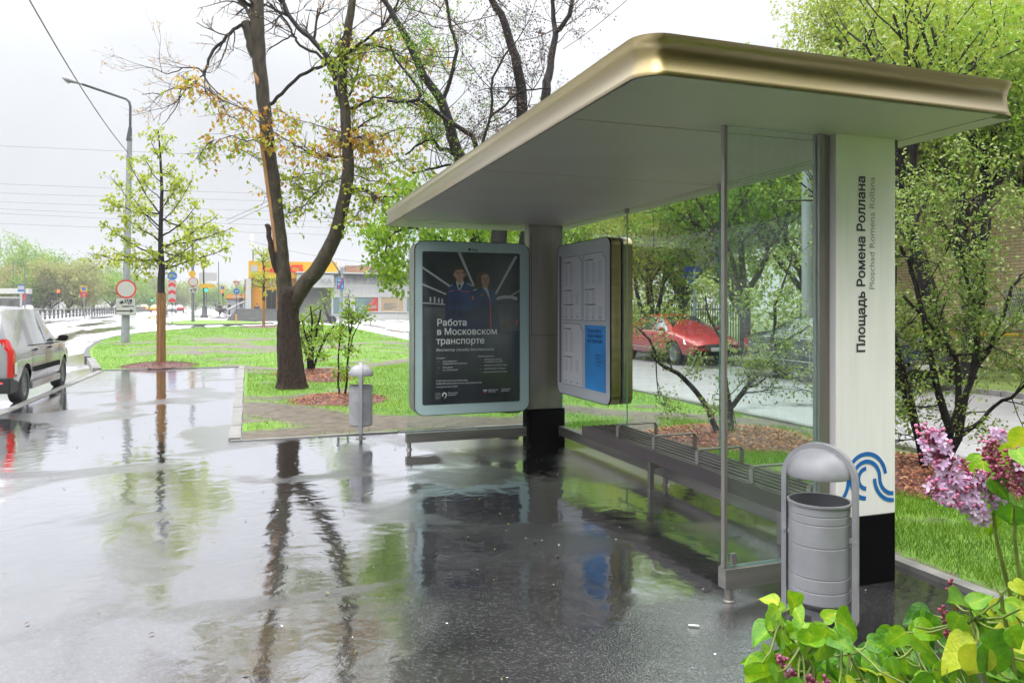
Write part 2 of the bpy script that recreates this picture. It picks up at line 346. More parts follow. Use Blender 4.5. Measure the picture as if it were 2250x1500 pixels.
def text_mb(mb, body, size, place, mi=0, align='LEFT', width=None, bold=0., thick=.002, spacing=1.):
    """set writing as real flat letters, filled outline by outline; place(x, y, z) maps text space to the world"""
    c = bpy.data.curves.new('writing', 'FONT'); c.body = body; c.size = 1; c.resolution_u = 3; c.fill_mode = 'NONE'; c.space_character = spacing
    o = bpy.data.objects.new('writing', c); COL.objects.link(o)
    dg = bpy.context.evaluated_depsgraph_get(); me = bpy.data.meshes.new_from_object(o.evaluated_get(dg))
    co = [(v.co.x * size, v.co.y * size) for v in me.vertices]; nb = {}
    for e in me.edges:
        i, j = e.vertices; nb.setdefault(i, []).append(j); nb.setdefault(j, []).append(i)
    bpy.data.objects.remove(o); bpy.data.curves.remove(c); bpy.data.meshes.remove(me)
    seen = set(); loops = []
    for i in sorted(nb):
        if i in seen: continue
        lp = [i]; seen.add(i); cur = i
        while True:
            nx = [j for j in nb[cur] if j not in seen]
            if not nx: break
            cur = min(nx) if cur == i else nx[0]; seen.add(cur); lp.append(cur)
        q = [co[k] for k in lp]; r_ = []
        for p in q:
            if not r_ or abs(p[0] - r_[-1][0]) + abs(p[1] - r_[-1][1]) > 1e-5 * size: r_.append(p)
        if len(r_) > 1 and abs(r_[0][0] - r_[-1][0]) + abs(r_[0][1] - r_[-1][1]) < 1e-5 * size: r_.pop()
        if len(r_) > 2: loops.append(r_)
    area = lambda q: sum(q[i - 1][0] * q[i][1] - q[i][0] * q[i - 1][1] for i in range(len(q))) / 2
    big = max(loops, key=lambda q: abs(area(q))); sg = math.copysign(1, area(big))
    xs = [p[0] for q in loops for p in q]; k = width / (max(xs) - min(xs)) if width else 1.
    def swell(q):
        if not bold: return q
        out = []
        for i in range(len(q)):
            (ax, ay), (bx, by), (cx, cy) = q[i - 1], q[i], q[(i + 1) % len(q)]
            n1 = Vector((by - ay, ax - bx)).normalized() * sg; n2 = Vector((cy - by, bx - cx)).normalized() * sg; m_ = n1 + n2
            m_ = m_.normalized() / max(.5, math.sqrt(max(0., (1 + n1.dot(n2)) / 2))) if m_.length > 1e-6 else n1
            out.append((bx + m_.x * bold, by + m_.y * bold))
        return out
    loops = [swell(q) for q in loops]; vs = [p for q in loops for p in q]; es = []; i0 = 0
    for q in loops: n = len(q); es += [(i0 + i, i0 + (i + 1) % n) for i in range(n)]; i0 += n
    V, E_, T_, _, _, _ = delaunay_2d_cdt([Vector(p) for p in vs], es, [], 0, 1e-6 * size)
    bx = [(min(p[0] for p in q), max(p[0] for p in q), q) for q in loops]
    def wind(x, y):      # non-zero winding: overlapping strokes of one letter add up
        n = 0
        for lo, hi, q in bx:
            if not lo <= x <= hi: continue
            for (x0, y0), (x1, y1) in zip(q, q[1:] + q[:1]):
                if (y0 > y) != (y1 > y) and x < (x1 - x0) * (y - y0) / (y1 - y0) + x0: n += 1 if y1 > y0 else -1
        return n
    keep = [t for t in T_ if wind(sum(V[i].x for i in t) / 3, sum(V[i].y for i in t) / 3)]
    mb.add([place(p.x * k, p.y, thick) for p in V], keep, mi)
    if thick > .01:
        for q in loops: n = len(q); mb.add([place(p[0] * k, p[1], z_) for z_ in (0, thick) for p in q], [(i, (i + 1) % n, n + (i + 1) % n, n + i) for i in range(n)], mi)
def strip(mb, Ys, xl, xr, nx, zo, mi=0):
    """a sheet of ground following the lie of the land"""
    vs = []; fs = []
    zf = zo if callable(zo) else (lambda x, y: zo)
    for y in Ys:
        a, b = xl(y) if callable(xl) else xl, xr(y) if callable(xr) else xr
        for i in range(nx + 1):
            x = a + (b - a) * i / nx; vs.append((x, y, gz(y) + zf(x, y)))
    for j in range(len(Ys) - 1):
        for i in range(nx):
            k = j * (nx + 1) + i; fs.append((k, k + 1, k + nx + 2, k + nx + 1))
    return mb.add(vs, fs, mi)
def frange(a, b, st):
    n = max(1, int(round((b - a) / st))); return [a + (b - a) * i / n for i in range(n + 1)]
def interp(x, pts):
    if x <= pts[0][0]: return pts[0][1]
    for (a, p), (b, q) in zip(pts, pts[1:]):
        if x <= b: return p + (q - p) * (x - a) / (b - a)
    return pts[-1][1]
def np_mesh(name, V, F, mats, parent=None, tone=None, org=(0, 0, 0), smooth=False):
    """fast mesh from numpy arrays, F is (n, k)"""
    me = bpy.data.meshes.new(name); n, k = F.shape
    me.vertices.add(len(V)); me.vertices.foreach_set('co', (V - np.array(org)).astype(np.float32).ravel())
    me.loops.add(n * k); me.loops.foreach_set('vertex_index', F.astype(np.int32).ravel())
    me.polygons.add(n); me.polygons.foreach_set('loop_start', (np.arange(n) * k).astype(np.int32))
    try: me.polygons.foreach_set('loop_total', np.full(n, k, np.int32))
    except Exception: pass
    me.update(calc_edges=True); me.validate()
    for m in (mats if isinstance(mats, (list, tuple)) else [mats]): me.materials.append(m)
    if tone is not None:
        a = me.attributes.new('tone', 'FLOAT', 'POINT'); a.data.foreach_set('value', tone.astype(np.float32))
    if smooth: me.polygons.foreach_set('use_smooth', np.ones(n, bool))
    o = link(name, me, parent)
    return o
rng = np.random.default_rng(11)
def unit(a): return a / np.maximum(1e-9, np.linalg.norm(a, axis=1, keepdims=True))
def leaf_arrays(C, D, Nn, L, W, tone, fold=.25):
    """one folded four-cornered blade per leaf"""
    D = unit(D); S = unit(np.cross(D, Nn)); U = np.cross(S, D)
    L = L[:, None]; W = W[:, None]
    V = np.stack([C, C + D * L * .42 + S * W * .5 + U * W * fold * .5, C + D * L - U * L * .12, C + D * L * .42 - S * W * .5 + U * W * fold * .5], 1).reshape(-1, 3)
    n = len(C); F = np.arange(n * 4).reshape(n, 4)
    T = np.repeat(tone, 4)
    return V, F, T
# ------------------------------------------------------------------ the setting: ground, roads, pavement, lawns, kerbs
KX = 7.0
YS = [-40, -10, 0, 10, 24, 34, 46, 60, 80, 110, 150, 184, 240, 400, 900, 1800]
mb = MB(); strip(mb, YS, -900, 900, 8, lambda x, y: -.16); struct('ground', mb, mat('far_ground', (.07, .085, .04), .8, var=.3, scale=.05))
mb = MB(); strip(mb, frange(-30, 24, 4) + YS[5:9], -40, 24, 10, -.035); strip(mb, YS[8:], -40, 60, 12, -.035); struct('road', mb, ROADM)
mb = MB(); strip(mb, frange(-10, 9.7, .8), -3.5, 3.82, 8, .0); strip(mb, frange(9.7, 21.9, .8), -3.5, -.2, 5, .0)
struct('pavement', mb, ASPHALT)
mb = MB(); strip(mb, frange(-12, 24, 3) + [34, 46], 7.1, 13.0, 4, -.012); struct('side_drive', mb, DRIVEM)
# lawn outline
LX = [(21.9, -3.6), (24, -4.1), (26.4, -4.6), (29, -5.1), (32, -5.55), (38, -6.15), (42.6, -6.2), (46, -5.8), (48.6, -5.3), (52, -4.4), (54.6, -3.5), (57, -1.9), (58.2, -.6), (59.6, .9), (60.6, 2.6), (61.2, 4.4)]
RX = [(9, KX), (52, KX), (57, 6.9), (59.5, 6.3), (60.6, 5.6), (61.2, 4.9)]
MUDL = [([(-.0, 21.2), (1.2, 20.4), (2.6, 20.6), (4, 22), (6, 24.5), (7.3, 27)], .42, .9),      # trodden wet path across the lawn
        ([(0, 13.0), (.5, 12.2), (1.0, 11.2), (1.9, 10.5), (3.2, 10.0)], .62, 1.), ([(-.1, 9.9), (1, 10.2), (2.4, 10.1), (3.9, 9.9)], .45, .9),
        ([(-.1, 14.2), (.5, 14.0), (1.2, 14.3)], .5, .62), ([(4.6, 11.5), (5.2, 10.2), (6.3, 9.5), (6.9, 8.5)], .42, .85), ([(4.0, 8.8), (4.8, 8.6), (5.3, 9.4)], .35, .75),
        ([(-2.8, 31.4), (-1.6, 30.4), (-.2, 31.2), (1, 29.2), (2.2, 30.4), (3.4, 29.4)], 1.0, .74), ([(-3.2, 28.2), (-2.4, 27.6)], .5, .7), ([(-1.6, 38), (-.6, 36.2), (.6, 37.4)], 1.3, .74), ([(-4.4, 35), (-3.6, 36)], .7, .66), ([(2.4, 41), (3.8, 40)], 1.2, .66), ([(4.5, 20), (5.4, 22)], .35, .7), ([(5.6, 33), (6.8, 30)], .6, .8),
        ([(4.3, 4.6), (5.0, 4.2)], .12, .55), ([(6.9, 5.5), (6.8, 8.2)], .16, .7), ([(3.9, 3.0), (3.95, 9)], .12, .8)]
BEDS = [(5.58, 7.78, 1.05), (6.1, 5.5, 1.0), (1.52, 13.3, .82), (1.45, 19.0, .9), (-2.26, 22.75, .95), (.99, 55.3, 1.5), (1.65, 17.2, .6)]
MUDL += [([G(a, b)[:2] for a, b in pl], wd, st) for pl, wd, st in (([(435, 757), (480, 755), (530, 758)], .55, 1.), ([(415, 781), (470, 776), (540, 779), (600, 776)], .42, 1.), ([(375, 776), (400, 778)], .3, .9), ([(690, 768), (740, 764), (800, 758)], .4, .9), ([(560, 768), (600, 765)], .4, .8))]
def mud(x, y):
    m = 0.
    for pl, wd, st in MUDL:
        if y < min(p[1] for p in pl) - 2 * wd or y > max(p[1] for p in pl) + 2 * wd: continue
        for (ax, ay), (bx, by) in zip(pl, pl[1:]):
            dx, dy = bx - ax, by - ay; t = max(0, min(1, ((x - ax) * dx + (y - ay) * dy) / (dx * dx + dy * dy)))
            q = math.hypot(x - ax - t * dx, y - ay - t * dy) / wd
            if q < 2: m = max(m, st * max(0., 1.25 - .75 * q))
    v = math.sin(1.9 * x + 2.1 * math.sin(.9 * y)) * math.sin(1.5 * y + 1.7 * math.sin(1.2 * x)) + .25 * math.sin(5.3 * x + 4.1 * y)
    v0 = .5 if 22 < y < 46 else .68
    if v > v0: m = max(m, min(.85, (v - v0) * 2.6))
    return min(1., m)
mb = MB()
lz = lambda x, y: .012 + (.075 if y > 30 else .075 * max(0, (y - 22) / 8)) + (.012 * math.sin(2.1 * x) * math.sin(1.7 * y))
lxf = lambda y: interp(y, LX); rxf = lambda y: interp(y, RX)
strip(mb, frange(-4, 1.9, .3), 1.6, KX, 28, lz); strip(mb, frange(1.9, 9.7, .16), 3.85, KX, 22, lz)
strip(mb, frange(9.7, 21.9, .2), -.06, KX, 36, lz)
strip(mb, frange(21.9, 61.2, .4), lxf, rxf, 44, lz)
strip(mb, frange(21.9, 21.95, .05), -3.6, 7, 4, lz)
me = mb.mesh([LAWN]); a = me.attributes.new('mud', 'FLOAT', 'POINT'); a.data.foreach_set('value', [mud(p[0], p[1]) for p in mb.v])
me.polygons.foreach_set('use_smooth', [True] * len(me.polygons))
tag(link('lawn', me), kind='structure')
mb = MB()
isl = [G(352, 712), G(380, 707.5), G(410, 704.5), G(450, 703.4), G(540, 707), G(600, 710), G(560, 712.4), G(470, 713.4), G(400, 713.6)]
cz = .07
mb.add([(p.x, p.y, p.z + cz) for p in isl] + [(sum(p.x for p in isl) / 9, sum(p.y for p in isl) / 9, gz(72) + cz + .05)], [(i, (i + 1) % 9, 9) for i in range(9)])
mb.add([(p.x, p.y, p.z + cz) for p in isl] + [(p.x, p.y, p.z - .1) for p in isl], [(i, (i + 1) % 9, 9 + (i + 1) % 9, 9 + i) for i in range(9)], 1)
struct('traffic_island', mb, [mat('island_grass', (.10, .19, .012), .8, var=.3, scale=2), GREYSTONE])
mb = MB(); strip(mb, frange(-12, 48, 4), 13.2, 60, 10, lambda x, y: .06); strip(mb, [48.01, 60, 78], 24, 90, 6, lambda x, y: .055); struct('courtyard_ground', mb, mat('courtyard_soil', (.075, .11, .02), .8, var=.45, scale=.6, bump=.3))
# kerbs
def kerb_run(mb, pts, wd, zt, zb, mi=0, step=1.0, gap=.008):
    """separate kerb stones laid end to end"""
    for (ax, ay), (bx, by) in zip(pts, pts[1:]):
        L = math.hypot(bx - ax, by - ay); n = max(1, round(L / step)); ux, uy = (bx - ax) / L, (by - ay) / L; nx_, ny_ = -uy * wd / 2, ux * wd / 2
        for i in range(n):
            s0, s1 = i * L / n + gap, (i + 1) * L / n - gap; j = rnd.uniform(-.006, .006); jz = rnd.uniform(-.004, .004)
            q = [(ax + ux * s + sg * nx_ + j * nx_ / wd * 2, ay + uy * s + sg * ny_) for s, sg in ((s0, 1), (s1, 1), (s1, -1), (s0, -1))]
            vs = [(x, y, gz(y) + zb) for x, y in q] + [(x, y, gz(y) + zt + jz) for x, y in q]
            mb.add(vs, [(4, 5, 6, 7), (0, 1, 5, 4), (1, 2, 6, 5), (2, 3, 7, 6), (3, 0, 4, 7)], mi)
mb = MB()
kerb_run(mb, [(-3.55, -8), (-3.55, 21.8)], .14, .012, -.2)
kerb_run(mb, [(-.14, 9.75), (-.14, 21.9)], .14, .03, -.2)
kerb_run(mb, [(-.2, 9.68), (3.9, 9.68)], .08, .012, -.2)
kerb_run(mb, [(-3.5, 21.95), (-.1, 21.95)], .1, .014, -.2)
kerb_run(mb, [(3.86, 9.66), (3.86, 1.9)], .09, .03, -.2)
kerb_run(mb, [(KX + .06, -4), (KX + .06, 52)], .13, .05, -.2)
kerb_run(mb, [(13.1, -12), (13.1, 48)], .15, .09, -.2)
kerb_run(mb, [(-3.66, 21.9), (-4.1, 24), (-4.6, 26.4)], .2, .07, -.2, step=.7, gap=.02)
lo = [(x, y) for y, x in LX][2:] + [(x, y) for y, x in RX][::-1][:5]
kerb_run(mb, [(x - .08, y) for x, y in lo], .16, .105, -.2, mi=1, gap=.004)
struct('kerb', mb, [KERB, GREYSTONE])
# grass blades on the lawns (nobody could count them)
def blades():
    cs = []
    def region(n, x0, x1, y0, y1, h, wd, test=None):
        x = rng.uniform(x0, x1, n); y = rng.uniform(y0, y1, n); keep = []
        for i in range(n):
            xx, yy = x[i], y[i]
            if test and not test(xx, yy): keep.append(False); continue
            m_ = mud(xx, yy)
            if rng.random() < m_ * 1.35: keep.append(False); continue
            k_ = True
            for bx, by, br in BEDS:
                if (xx - bx) ** 2 + (yy - by) ** 2 < (br * .93) ** 2: k_ = False; break
            keep.append(k_)
        k = np.array(keep); x, y = x[k], y[k]; c = len(x)
        z = np.array([gz(v) + lz(u, v) - .005 for u, v in zip(x, y)])
        pat = .5 + .5 * np.sin(x * 2.3 + 1.3 * np.sin(y * 1.9)) * np.sin(y * 2.7 + x)
        hh = h * rng.uniform(.45, 1.15, c) * (.75 + .5 * pat); a_ = rng.uniform(0, 6.28, c); le = rng.uniform(.1, .9, c) * hh; b_ = rng.uniform(0, 6.28, c)
        wv = wd * rng.uniform(.6, 1.3, c) / 2
        B = np.stack([x, y, z], 1); S = np.stack([np.cos(a_) * wv, np.sin(a_) * wv, 0 * wv], 1)
        T = B + np.stack([np.cos(b_) * le, np.sin(b_) * le, hh], 1)
        cs.append((np.stack([B - S, B + S, T], 1).reshape(-1, 3), np.repeat(np.clip(.12 + .5 * pat + rng.normal(0, .2 if y0 < 20 else .07, c) + (rng.random(c) < .06) * (.6 if y0 < 20 else .2), 0, 1), 3)))
    region(95000, 3.9, 6.93, 2.0, 9.6, .075, .0055)
    region(60000, 0, 6.9, 9.75, 22, .065, .008)
    region(52000, -6.2, 6.9, 22, 42, .06, .014, lambda x, y: lxf(y) + .1 < x)
    region(20000, -6.2, 6.9, 42, 61, .06, .03, lambda x, y: lxf(y) + .1 < x < rxf(y) - .05)
    region(3000, 1.7, 6.9, -1.5, 1.9, .07, .008)
    V = np.concatenate([c[0] for c in cs]); T = np.concatenate([c[1] for c in cs]); n = len(V) // 3
    np_mesh('grass', V, np.arange(n * 3).reshape(n, 3), leaf_mat('grass_blade', [(.05, .135, .005), (.115, .25, .008), (.18, .31, .012), (.27, .33, .04)], .35, .5), tone=T)
    tag(bpy.data.objects['grass'], kind='stuff')
blades()
# ------------------------------------------------------------------ the bus shelter
ZR = 2.6; X0, X1, Y0, Y1 = 1.58, 3.82, 2.81, 9.1
sh = thing('bus_shelter', 'glass bus shelter with gold edged flat roof and tall white pillar on wet pavement', 'bus shelter', (2.7, 6.0, 0))
def round_rect(x0, y0, x1, y1, rs, n=7):
    out = []
    for (cx, cy, a), r in zip(((x1, y1, 0), (x0, y1, 90), (x0, y0, 180), (x1, y0, 270)), rs):
        ox, oy = cx - math.copysign(r, cx - (x0 + x1) / 2), cy - math.copysign(r, cy - (y0 + y1) / 2)
        for i in range(n + 1): q = R(a + 90 * i / n); out.append((ox + r * math.cos(q), oy + r * math.sin(q)))
    return out
# roof edge: a concave gold cove that runs round the whole roof
prof = [(.0, .0), (.0, .012)] + [(-.017 * 4 * t * (1 - t) * (.75 + .5 * t), .012 + .15 * t) for t in [i / 14 for i in range(1, 14)]] + [(.0, .162), (.004, .178), (-.03, .19), (-.16, .196)]
mb = MB(); rings = []
base = (X0, Y0, X1, Y1)
for off, z in prof:
    rings.append([(x, y, ZR + z) for x, y in round_rect(X0 - off * 1., Y0 - off, X1 + off, Y1 + off, [max(.02, k + off) for k in (.08, .08, .13, .13)])])
n = len(rings[0]); vs = [p for r in rings for p in r]
mb.add(vs, [(j * n + i, j * n + (i + 1) % n, (j + 1) * n + (i + 1) % n, (j + 1) * n + i) for j in range(len(rings) - 1) for i in range(n)], 0, True)
roof = MB(); top = [(x, y) for x, y, z in rings[-1]]
roof.prism(top, 'z', ZR + .05, ZR + .193)
ro = roof.build('roof', mat('roof_membrane', (.3, .3, .3), .5), sh)
mb.build('fascia', GOLD, ro, sharp=50)
mb = MB(); cuts = [Y0 + .012, 3.62, 5.18, 6.73, 8.29, Y1 - .012]
inner = round_rect(X0 + .012, Y0 + .012, X1 - .012, Y1 - .012, (.07, .07, .12, .12))
for a, b in zip(cuts[1:-2], cuts[2:-1]): mb.box((X0 + .012, a + .006, ZR - .002), (3.655, b - .006, ZR + .03))
mb.prism([p for p in inner if p[1] < 3.4 and p[0] < 3.5] + [(3.655, Y0 + .012), (3.655, cuts[1] - .006), (X0 + .012, cuts[1] - .006)], 'z', ZR - .002, ZR + .03)
mb.box((X0 + .012, cuts[4] + .0035, ZR - .002), (3.655, Y1 - .03, ZR + .03)); mb.box((3.662, Y0 + .06, ZR - .004), (X1 - .012, Y1 - .05, ZR + .03))
mb.build('ceiling', CEIL, ro)
# pillars
PX0, PX1 = 3.165, 3.60
mb = MB(); mb.box((PX0, 3.42, .40), (PX1, 3.505, ZR), bev=.006); pw = mb.build('pillar', WHITE, sh); tag(pw, 'white pillar with the stop name and a blue emblem')
mb = MB(); mb.box((PX0 + .001, 3.421, 0), (PX1 - .001, 3.504, .3995)); mb.build('plinth', BLACK, pw)
mb = MB()
plc = lambda x, y, z: (3.372 - y, 3.4185 - z, 1.345 + x)       # reads upwards
text_mb(mb, 'Площадь Ромена Роллана', .083, plc, 0, width=1.01, bold=.0022, thick=.0006)
mb.build('station_name', INK, pw)
mb = MB(); text_mb(mb, 'Ploschad Romena Rollana', .055, lambda x, y, z: (3.442 - y, 3.4185 - z, 1.708 + x), 0, width=.65, thick=.0006); mb.build('latin_name', INKG, pw)
# blue wave emblem made of arc bands, wrapping to both edges of the pillar face
mb = MB()
def arc(cx, cz, r, wd, a0, a1, n=28):
    pts = [];
    for i in range(n + 1):
        q = R(a0 + (a1 - a0) * i / n)
        for rr in (r - wd / 2, r + wd / 2): pts.append((cx + rr * math.cos(q), cz + rr * math.sin(q)))
    vs = [(min(max(x, PX0), PX1), 3.4172, z) for x, z in pts]
    mb.add(vs, [(2 * i, 2 * i + 1, 2 * i + 3, 2 * i + 2) for i in range(n)])
def bar(x0, z0, x1, z1, wd):
    d = Vector((x1 - x0, z1 - z0)).normalized(); q = Vector((-d.y, d.x)) * wd / 2
    mb.add([(x0 + q.x, 3.4172, z0 + q.y), (x1 + q.x, 3.4172, z1 + q.y), (x1 - q.x, 3.4172, z1 - q.y), (x0 - q.x, 3.4172, z0 - q.y)], [(0, 1, 2, 3)])
ex, ez, wd = 3.382, .618, .024
arc(ex, ez, .142, wd, 8, 152); arc(ex, ez, .098, wd, 0, 176); arc(ex, ez, .058, wd, 92, 268); arc(ex, ez, .114, wd, 178, 268)
arc(3.582, ez, .140, wd, 182, 272); arc(3.580, ez, .100, wd, 180, 272); arc(3.10, ez, .150, wd, -50, 0)
mb.build('emblem', BLUE, pw)
mb = MB(); mb.box((PX0, 8.36, .40), (PX1, 8.52, ZR), bev=.006); ps = mb.build('pillar', STEEL, sh); tag(ps, 'brushed steel pillar at the far end')
mb = MB(); mb.box((PX0 - .015, 8.345, 0), (PX1 + .02, 8.535, .3995)); mb.build('plinth', BLACK, ps)
mb = MB(); mb.box((PX0 + .03, 8.3575, 1.279), (PX1 - .02, 8.36, 1.284)); mb.box((PX0 + .028, 8.3575, 1.28), (PX0 + .033, 8.36, ZR - .1))
mb.build('access_panel', INK, ps)
# glass walls
def pane(a, b, group_label=None):
    m_ = MB(); m_.box(a, b); o = m_.build('glass_pane', [GLASS, GEDGE], sh)
    d = [b[i] - a[i] for i in range(3)]; th = d.index(min(d))
    for p in o.data.polygons:
        if abs(p.normal[th]) < .5: p.material_index = 1
    return o
GX = 3.575
pane((1.72, 8.425, .19), (3.15, 8.435, ZR - .006))
for a, b in ((3.515, 5.126), (5.134, 6.686), (6.694, 8.35)): pane((GX, a, .19), (GX + .010, b, ZR - .006))
pane((2.468, 3.475, .19), (3.075, 3.485, ZR - .006))
for a, b in [((GX - .012, y - .018, z0), (GX + .02, y + .018, z1)) for y in (5.13, 6.69) for z0, z1 in ((ZR - .05, ZR), (.17, .21))] + [((2.50, 3.468, .2), (2.53, 3.492, .26)), ((1.75, 8.418, .19), (1.77, 8.442, .215))]:
    mb = MB(); mb.box(a, b); mb.build('glass_clamp', STEEL, sh)
def rail(a, b):
    m_ = MB(); m_.box(a, b, bev=.004); return m_.build('bottom_rail', STEELH, sh)
rail((1.695, 8.395, .08), (PX0 - .017, 8.465, .188)); rail((3.54, 3.515, .08), (3.61, 8.36, .188)); rail((2.44, 3.445, .08), (PX0, 3.515, .188))
def foot(x, y):
    m_ = MB(); m_.lathe([(.024, .0), (.024, .085)], (x, y, 0), 14); m_.lathe([(.034, .001), (.034, .012), (.024, .014)], (x, y, 0), 14); return m_.build('foot', STEEL, sh)
foot(1.735, 8.43); foot(2.485, 3.48); foot(3.575, 5.95)
mb = MB(); mb.box((2.445, 3.465, .188), (2.466, 3.495, ZR - .003), bev=.002); mb.build('post', STEEL, sh)
mb = MB(); mb.box((3.078, 3.455, .188), (3.118, 3.51, ZR - .003), bev=.002); mb.box((3.122, 3.47, .188), (3.163, 3.50, ZR - .003)); mb.build('post', STEEL, sh)
mb = MB(); mb.box((3.60, 3.44, ZR - .06), (3.64, 3.52, ZR)); mb.build('bracket', POLED, sh)
# ------------------------------------------------------------------ bench
be = thing('bench', 'slatted plum brown bench with steel armrests along the back glass of the shelter', 'bench', (3.3, 5.1, 0))
mb = MB(); mb.box((3.105, 3.56, .345), (3.135, 6.74, .45), bev=.004)
for i in range(6):
    x = 3.148 + i * .066; mb.box((x, 3.56, .405), (x + .044, 6.74, .448), bev=.004)
mb.build('seat', SLAT, be)
mb = MB()
for y in (3.9, 4.75, 5.95, 6.45): mb.box((3.138, y - .02, .35), (3.53, y + .02, .404))
mb.build('seat_frame', STEELH, be)
for y in (3.50 + .1, 4.14, 4.77, 5.40, 6.03):
    mb = MB(); x0, x1, zt = 3.128, 3.525, .565; pts = [(x0, .44), (x0, zt - .02), (x0 + .02, zt), (x1 - .02, zt), (x1, zt - .02), (x1, .44)]
    t_ = .009; inn = [(x0 + t_, .44), (x0 + t_, zt - .025), (x0 + .024, zt - t_), (x1 - .024, zt - t_), (x1 - t_, zt - .025), (x1 - t_, .44)]
    for i in range(5): mb.prism([pts[i], pts[i + 1], inn[i + 1], inn[i]], 'y', y - .021, y + .021)
    mb.build('armrest', STEEL, be)
for y in (4.2, 5.95):
    mb = MB(); mb.box((3.40, y - .022, .0), (3.444, y + .022, .348), bev=.004); mb.box((3.444, y - .02, .17), (3.538, y + .02, .24)); mb.build('leg', STEEL, be)
mb = MB(); mb.box((3.43, 3.62, .262), (3.45, 6.6, .275)); mb.build('light_strip', GEDGE, be)
# ------------------------------------------------------------------ framed displays hung on the glass
def rr2(x0, z0, x1, z1, r, n=8): return round_rect(x0, z0, x1, z1, (r, r, r, r), n)
ad = thing('advertising_display', 'tall mint framed poster case with a dark recruiting poster on the far glass wall', 'display case', (2.44, 8.43, 0))
ax0, ax1, az0, az1 = 1.765, 3.135, .40, 2.36
mb = MB()
mb.prism(rr2(ax0, az0, ax1, az1, .11), 'y', 8.285, 8.42, mis=1, smooth=True); mb.prism(rr2(ax0, az0, ax1, az1, .11), 'y', 8.44, 8.575, mis=1, smooth=True)
mb.build('case', [MINT, STEEL], ad, sharp=40)
mb = MB(); o_, i_ = rr2(ax0 - .004, az0 - .004, ax1 + .004, az1 + .004, .113), rr2(ax0 + .004, az0 + .004, ax1 - .004, az1 - .004, .106); k = len(o_)
for yy in (8.279, 8.294):
    mb.add([(x, yy, z) for x, z in o_] + [(x, yy, z) for x, z in i_], [(j, (j + 1) % k, k + (j + 1) % k, k + j) for j in range(k)])
mb.add([(x, 8.279, z) for x, z in o_] + [(x, 8.294, z) for x, z in o_], [(j, (j + 1) % k, k + (j + 1) % k, k + j) for j in range(k)])
mb.build('trim', POLED, ad)
for x in (2.0, 2.45, 2.7): mb = MB(); mb.box((x, 8.36, az1), (x + .12, 8.5, az1 + .018)); mb.build('hanger', POLED, ad)
# poster: drawn in the photo's own proportions on a flat sheet 1.19 x 1.74 m
def U(cx, cy): return (1.855 + (cx - 182) / 600 * 1.165, .515 + (1140 - cy) / 940 * 1.73)
pm = [mat('poster_night', (.022, .027, .036), .12, var=.35, scale=1.6, stretch=(5, 1, .6)), mat('poster_lamp', (.42, .45, .48), .15), mat('poster_jacket', (.012, .035, .13), .15, var=.45, scale=7),
      mat('poster_jacket_dark', (.010, .02, .06), .15, var=.4, scale=6), mat('poster_skin', (.42, .25, .18), .15, var=.12, scale=25), mat('poster_hair', (.07, .042, .028), .15, var=.3, scale=40, stretch=(4, 1, .6)),
      mat('poster_shirt', (.46, .47, .5), .15), mat('poster_orange', (.5, .10, .05), .15), mat('poster_slat', (.055, .062, .07), .15), mat('poster_shade', (.16, .08, .06), .15), mat('poster_haze', (.06, .062, .07), .15, var=.5, scale=3)]
mb = MB(); YP = 8.2835
def pl(pts, mi, lay): mb.poly([(*U(*p)[:1], YP - .0006 * lay, U(*p)[1]) for p in pts], mi)
def ell(cx, cy, rx, ry, mi, lay, n=20, a0=0, a1=360): pl([(cx + rx * math.cos(R(a0 + (a1 - a0) * i / n)), cy + ry * math.sin(R(a0 + (a1 - a0) * i / n))) for i in range(n if a1 - a0 == 360 else n + 1)], mi, lay)
mb.prism([(U(182, 0)[0] + p[0], p[1]) for p in rr2(0, .515, 1.165, 2.245, .02, 3)], 'y', YP, YP + .0012)
for i in range(46):      # slatted ceiling running to a vanishing point
    x = 190 + i * 13; t = .60 if i % 2 else .56
    pl([(x, 202), (x + 4.5, 202), (x + 4.5 + (500 - x) * t * .62, 202 + 230 * t), (x + 3 + (500 - x) * t * .62, 202 + 230 * t)], 8, 1)
for q in ([(392, 202), (412, 202), (496, 405), (488, 412)], [(748, 218), (768, 218), (632, 462), (622, 455)], [(182, 293), (182, 306), (338, 413), (346, 405)], [(182, 396), (182, 407), (322, 466), (326, 458)], [(782, 430), (782, 438), (725, 472), (716, 470)], [(182, 512), (182, 518), (318, 528), (318, 522)]): pl(q, 1, 2)
pl([(182, 540), (330, 545), (330, 690), (182, 720)], 10, 1); pl([(640, 520), (782, 510), (782, 690), (660, 700)], 10, 1)
for x, y, h in ((225, 480, 30), (250, 478, 36), (275, 486, 28), (295, 490, 34)): pl([(x, y), (x + 9, y), (x + 9, y + h), (x, y + h)], 1, 2)
ell(700, 487, 68, 21, 1, 2); ell(697, 500, 58, 14, 10, 3)
for x, y, mi in ((672, 610, 9), (694, 600, 9), (755, 620, 7), (735, 545, 8), (712, 640, 9)): pl([(x, y), (x + 12, y), (x + 10, y + 42), (x + 1, y + 42)], mi, 3)
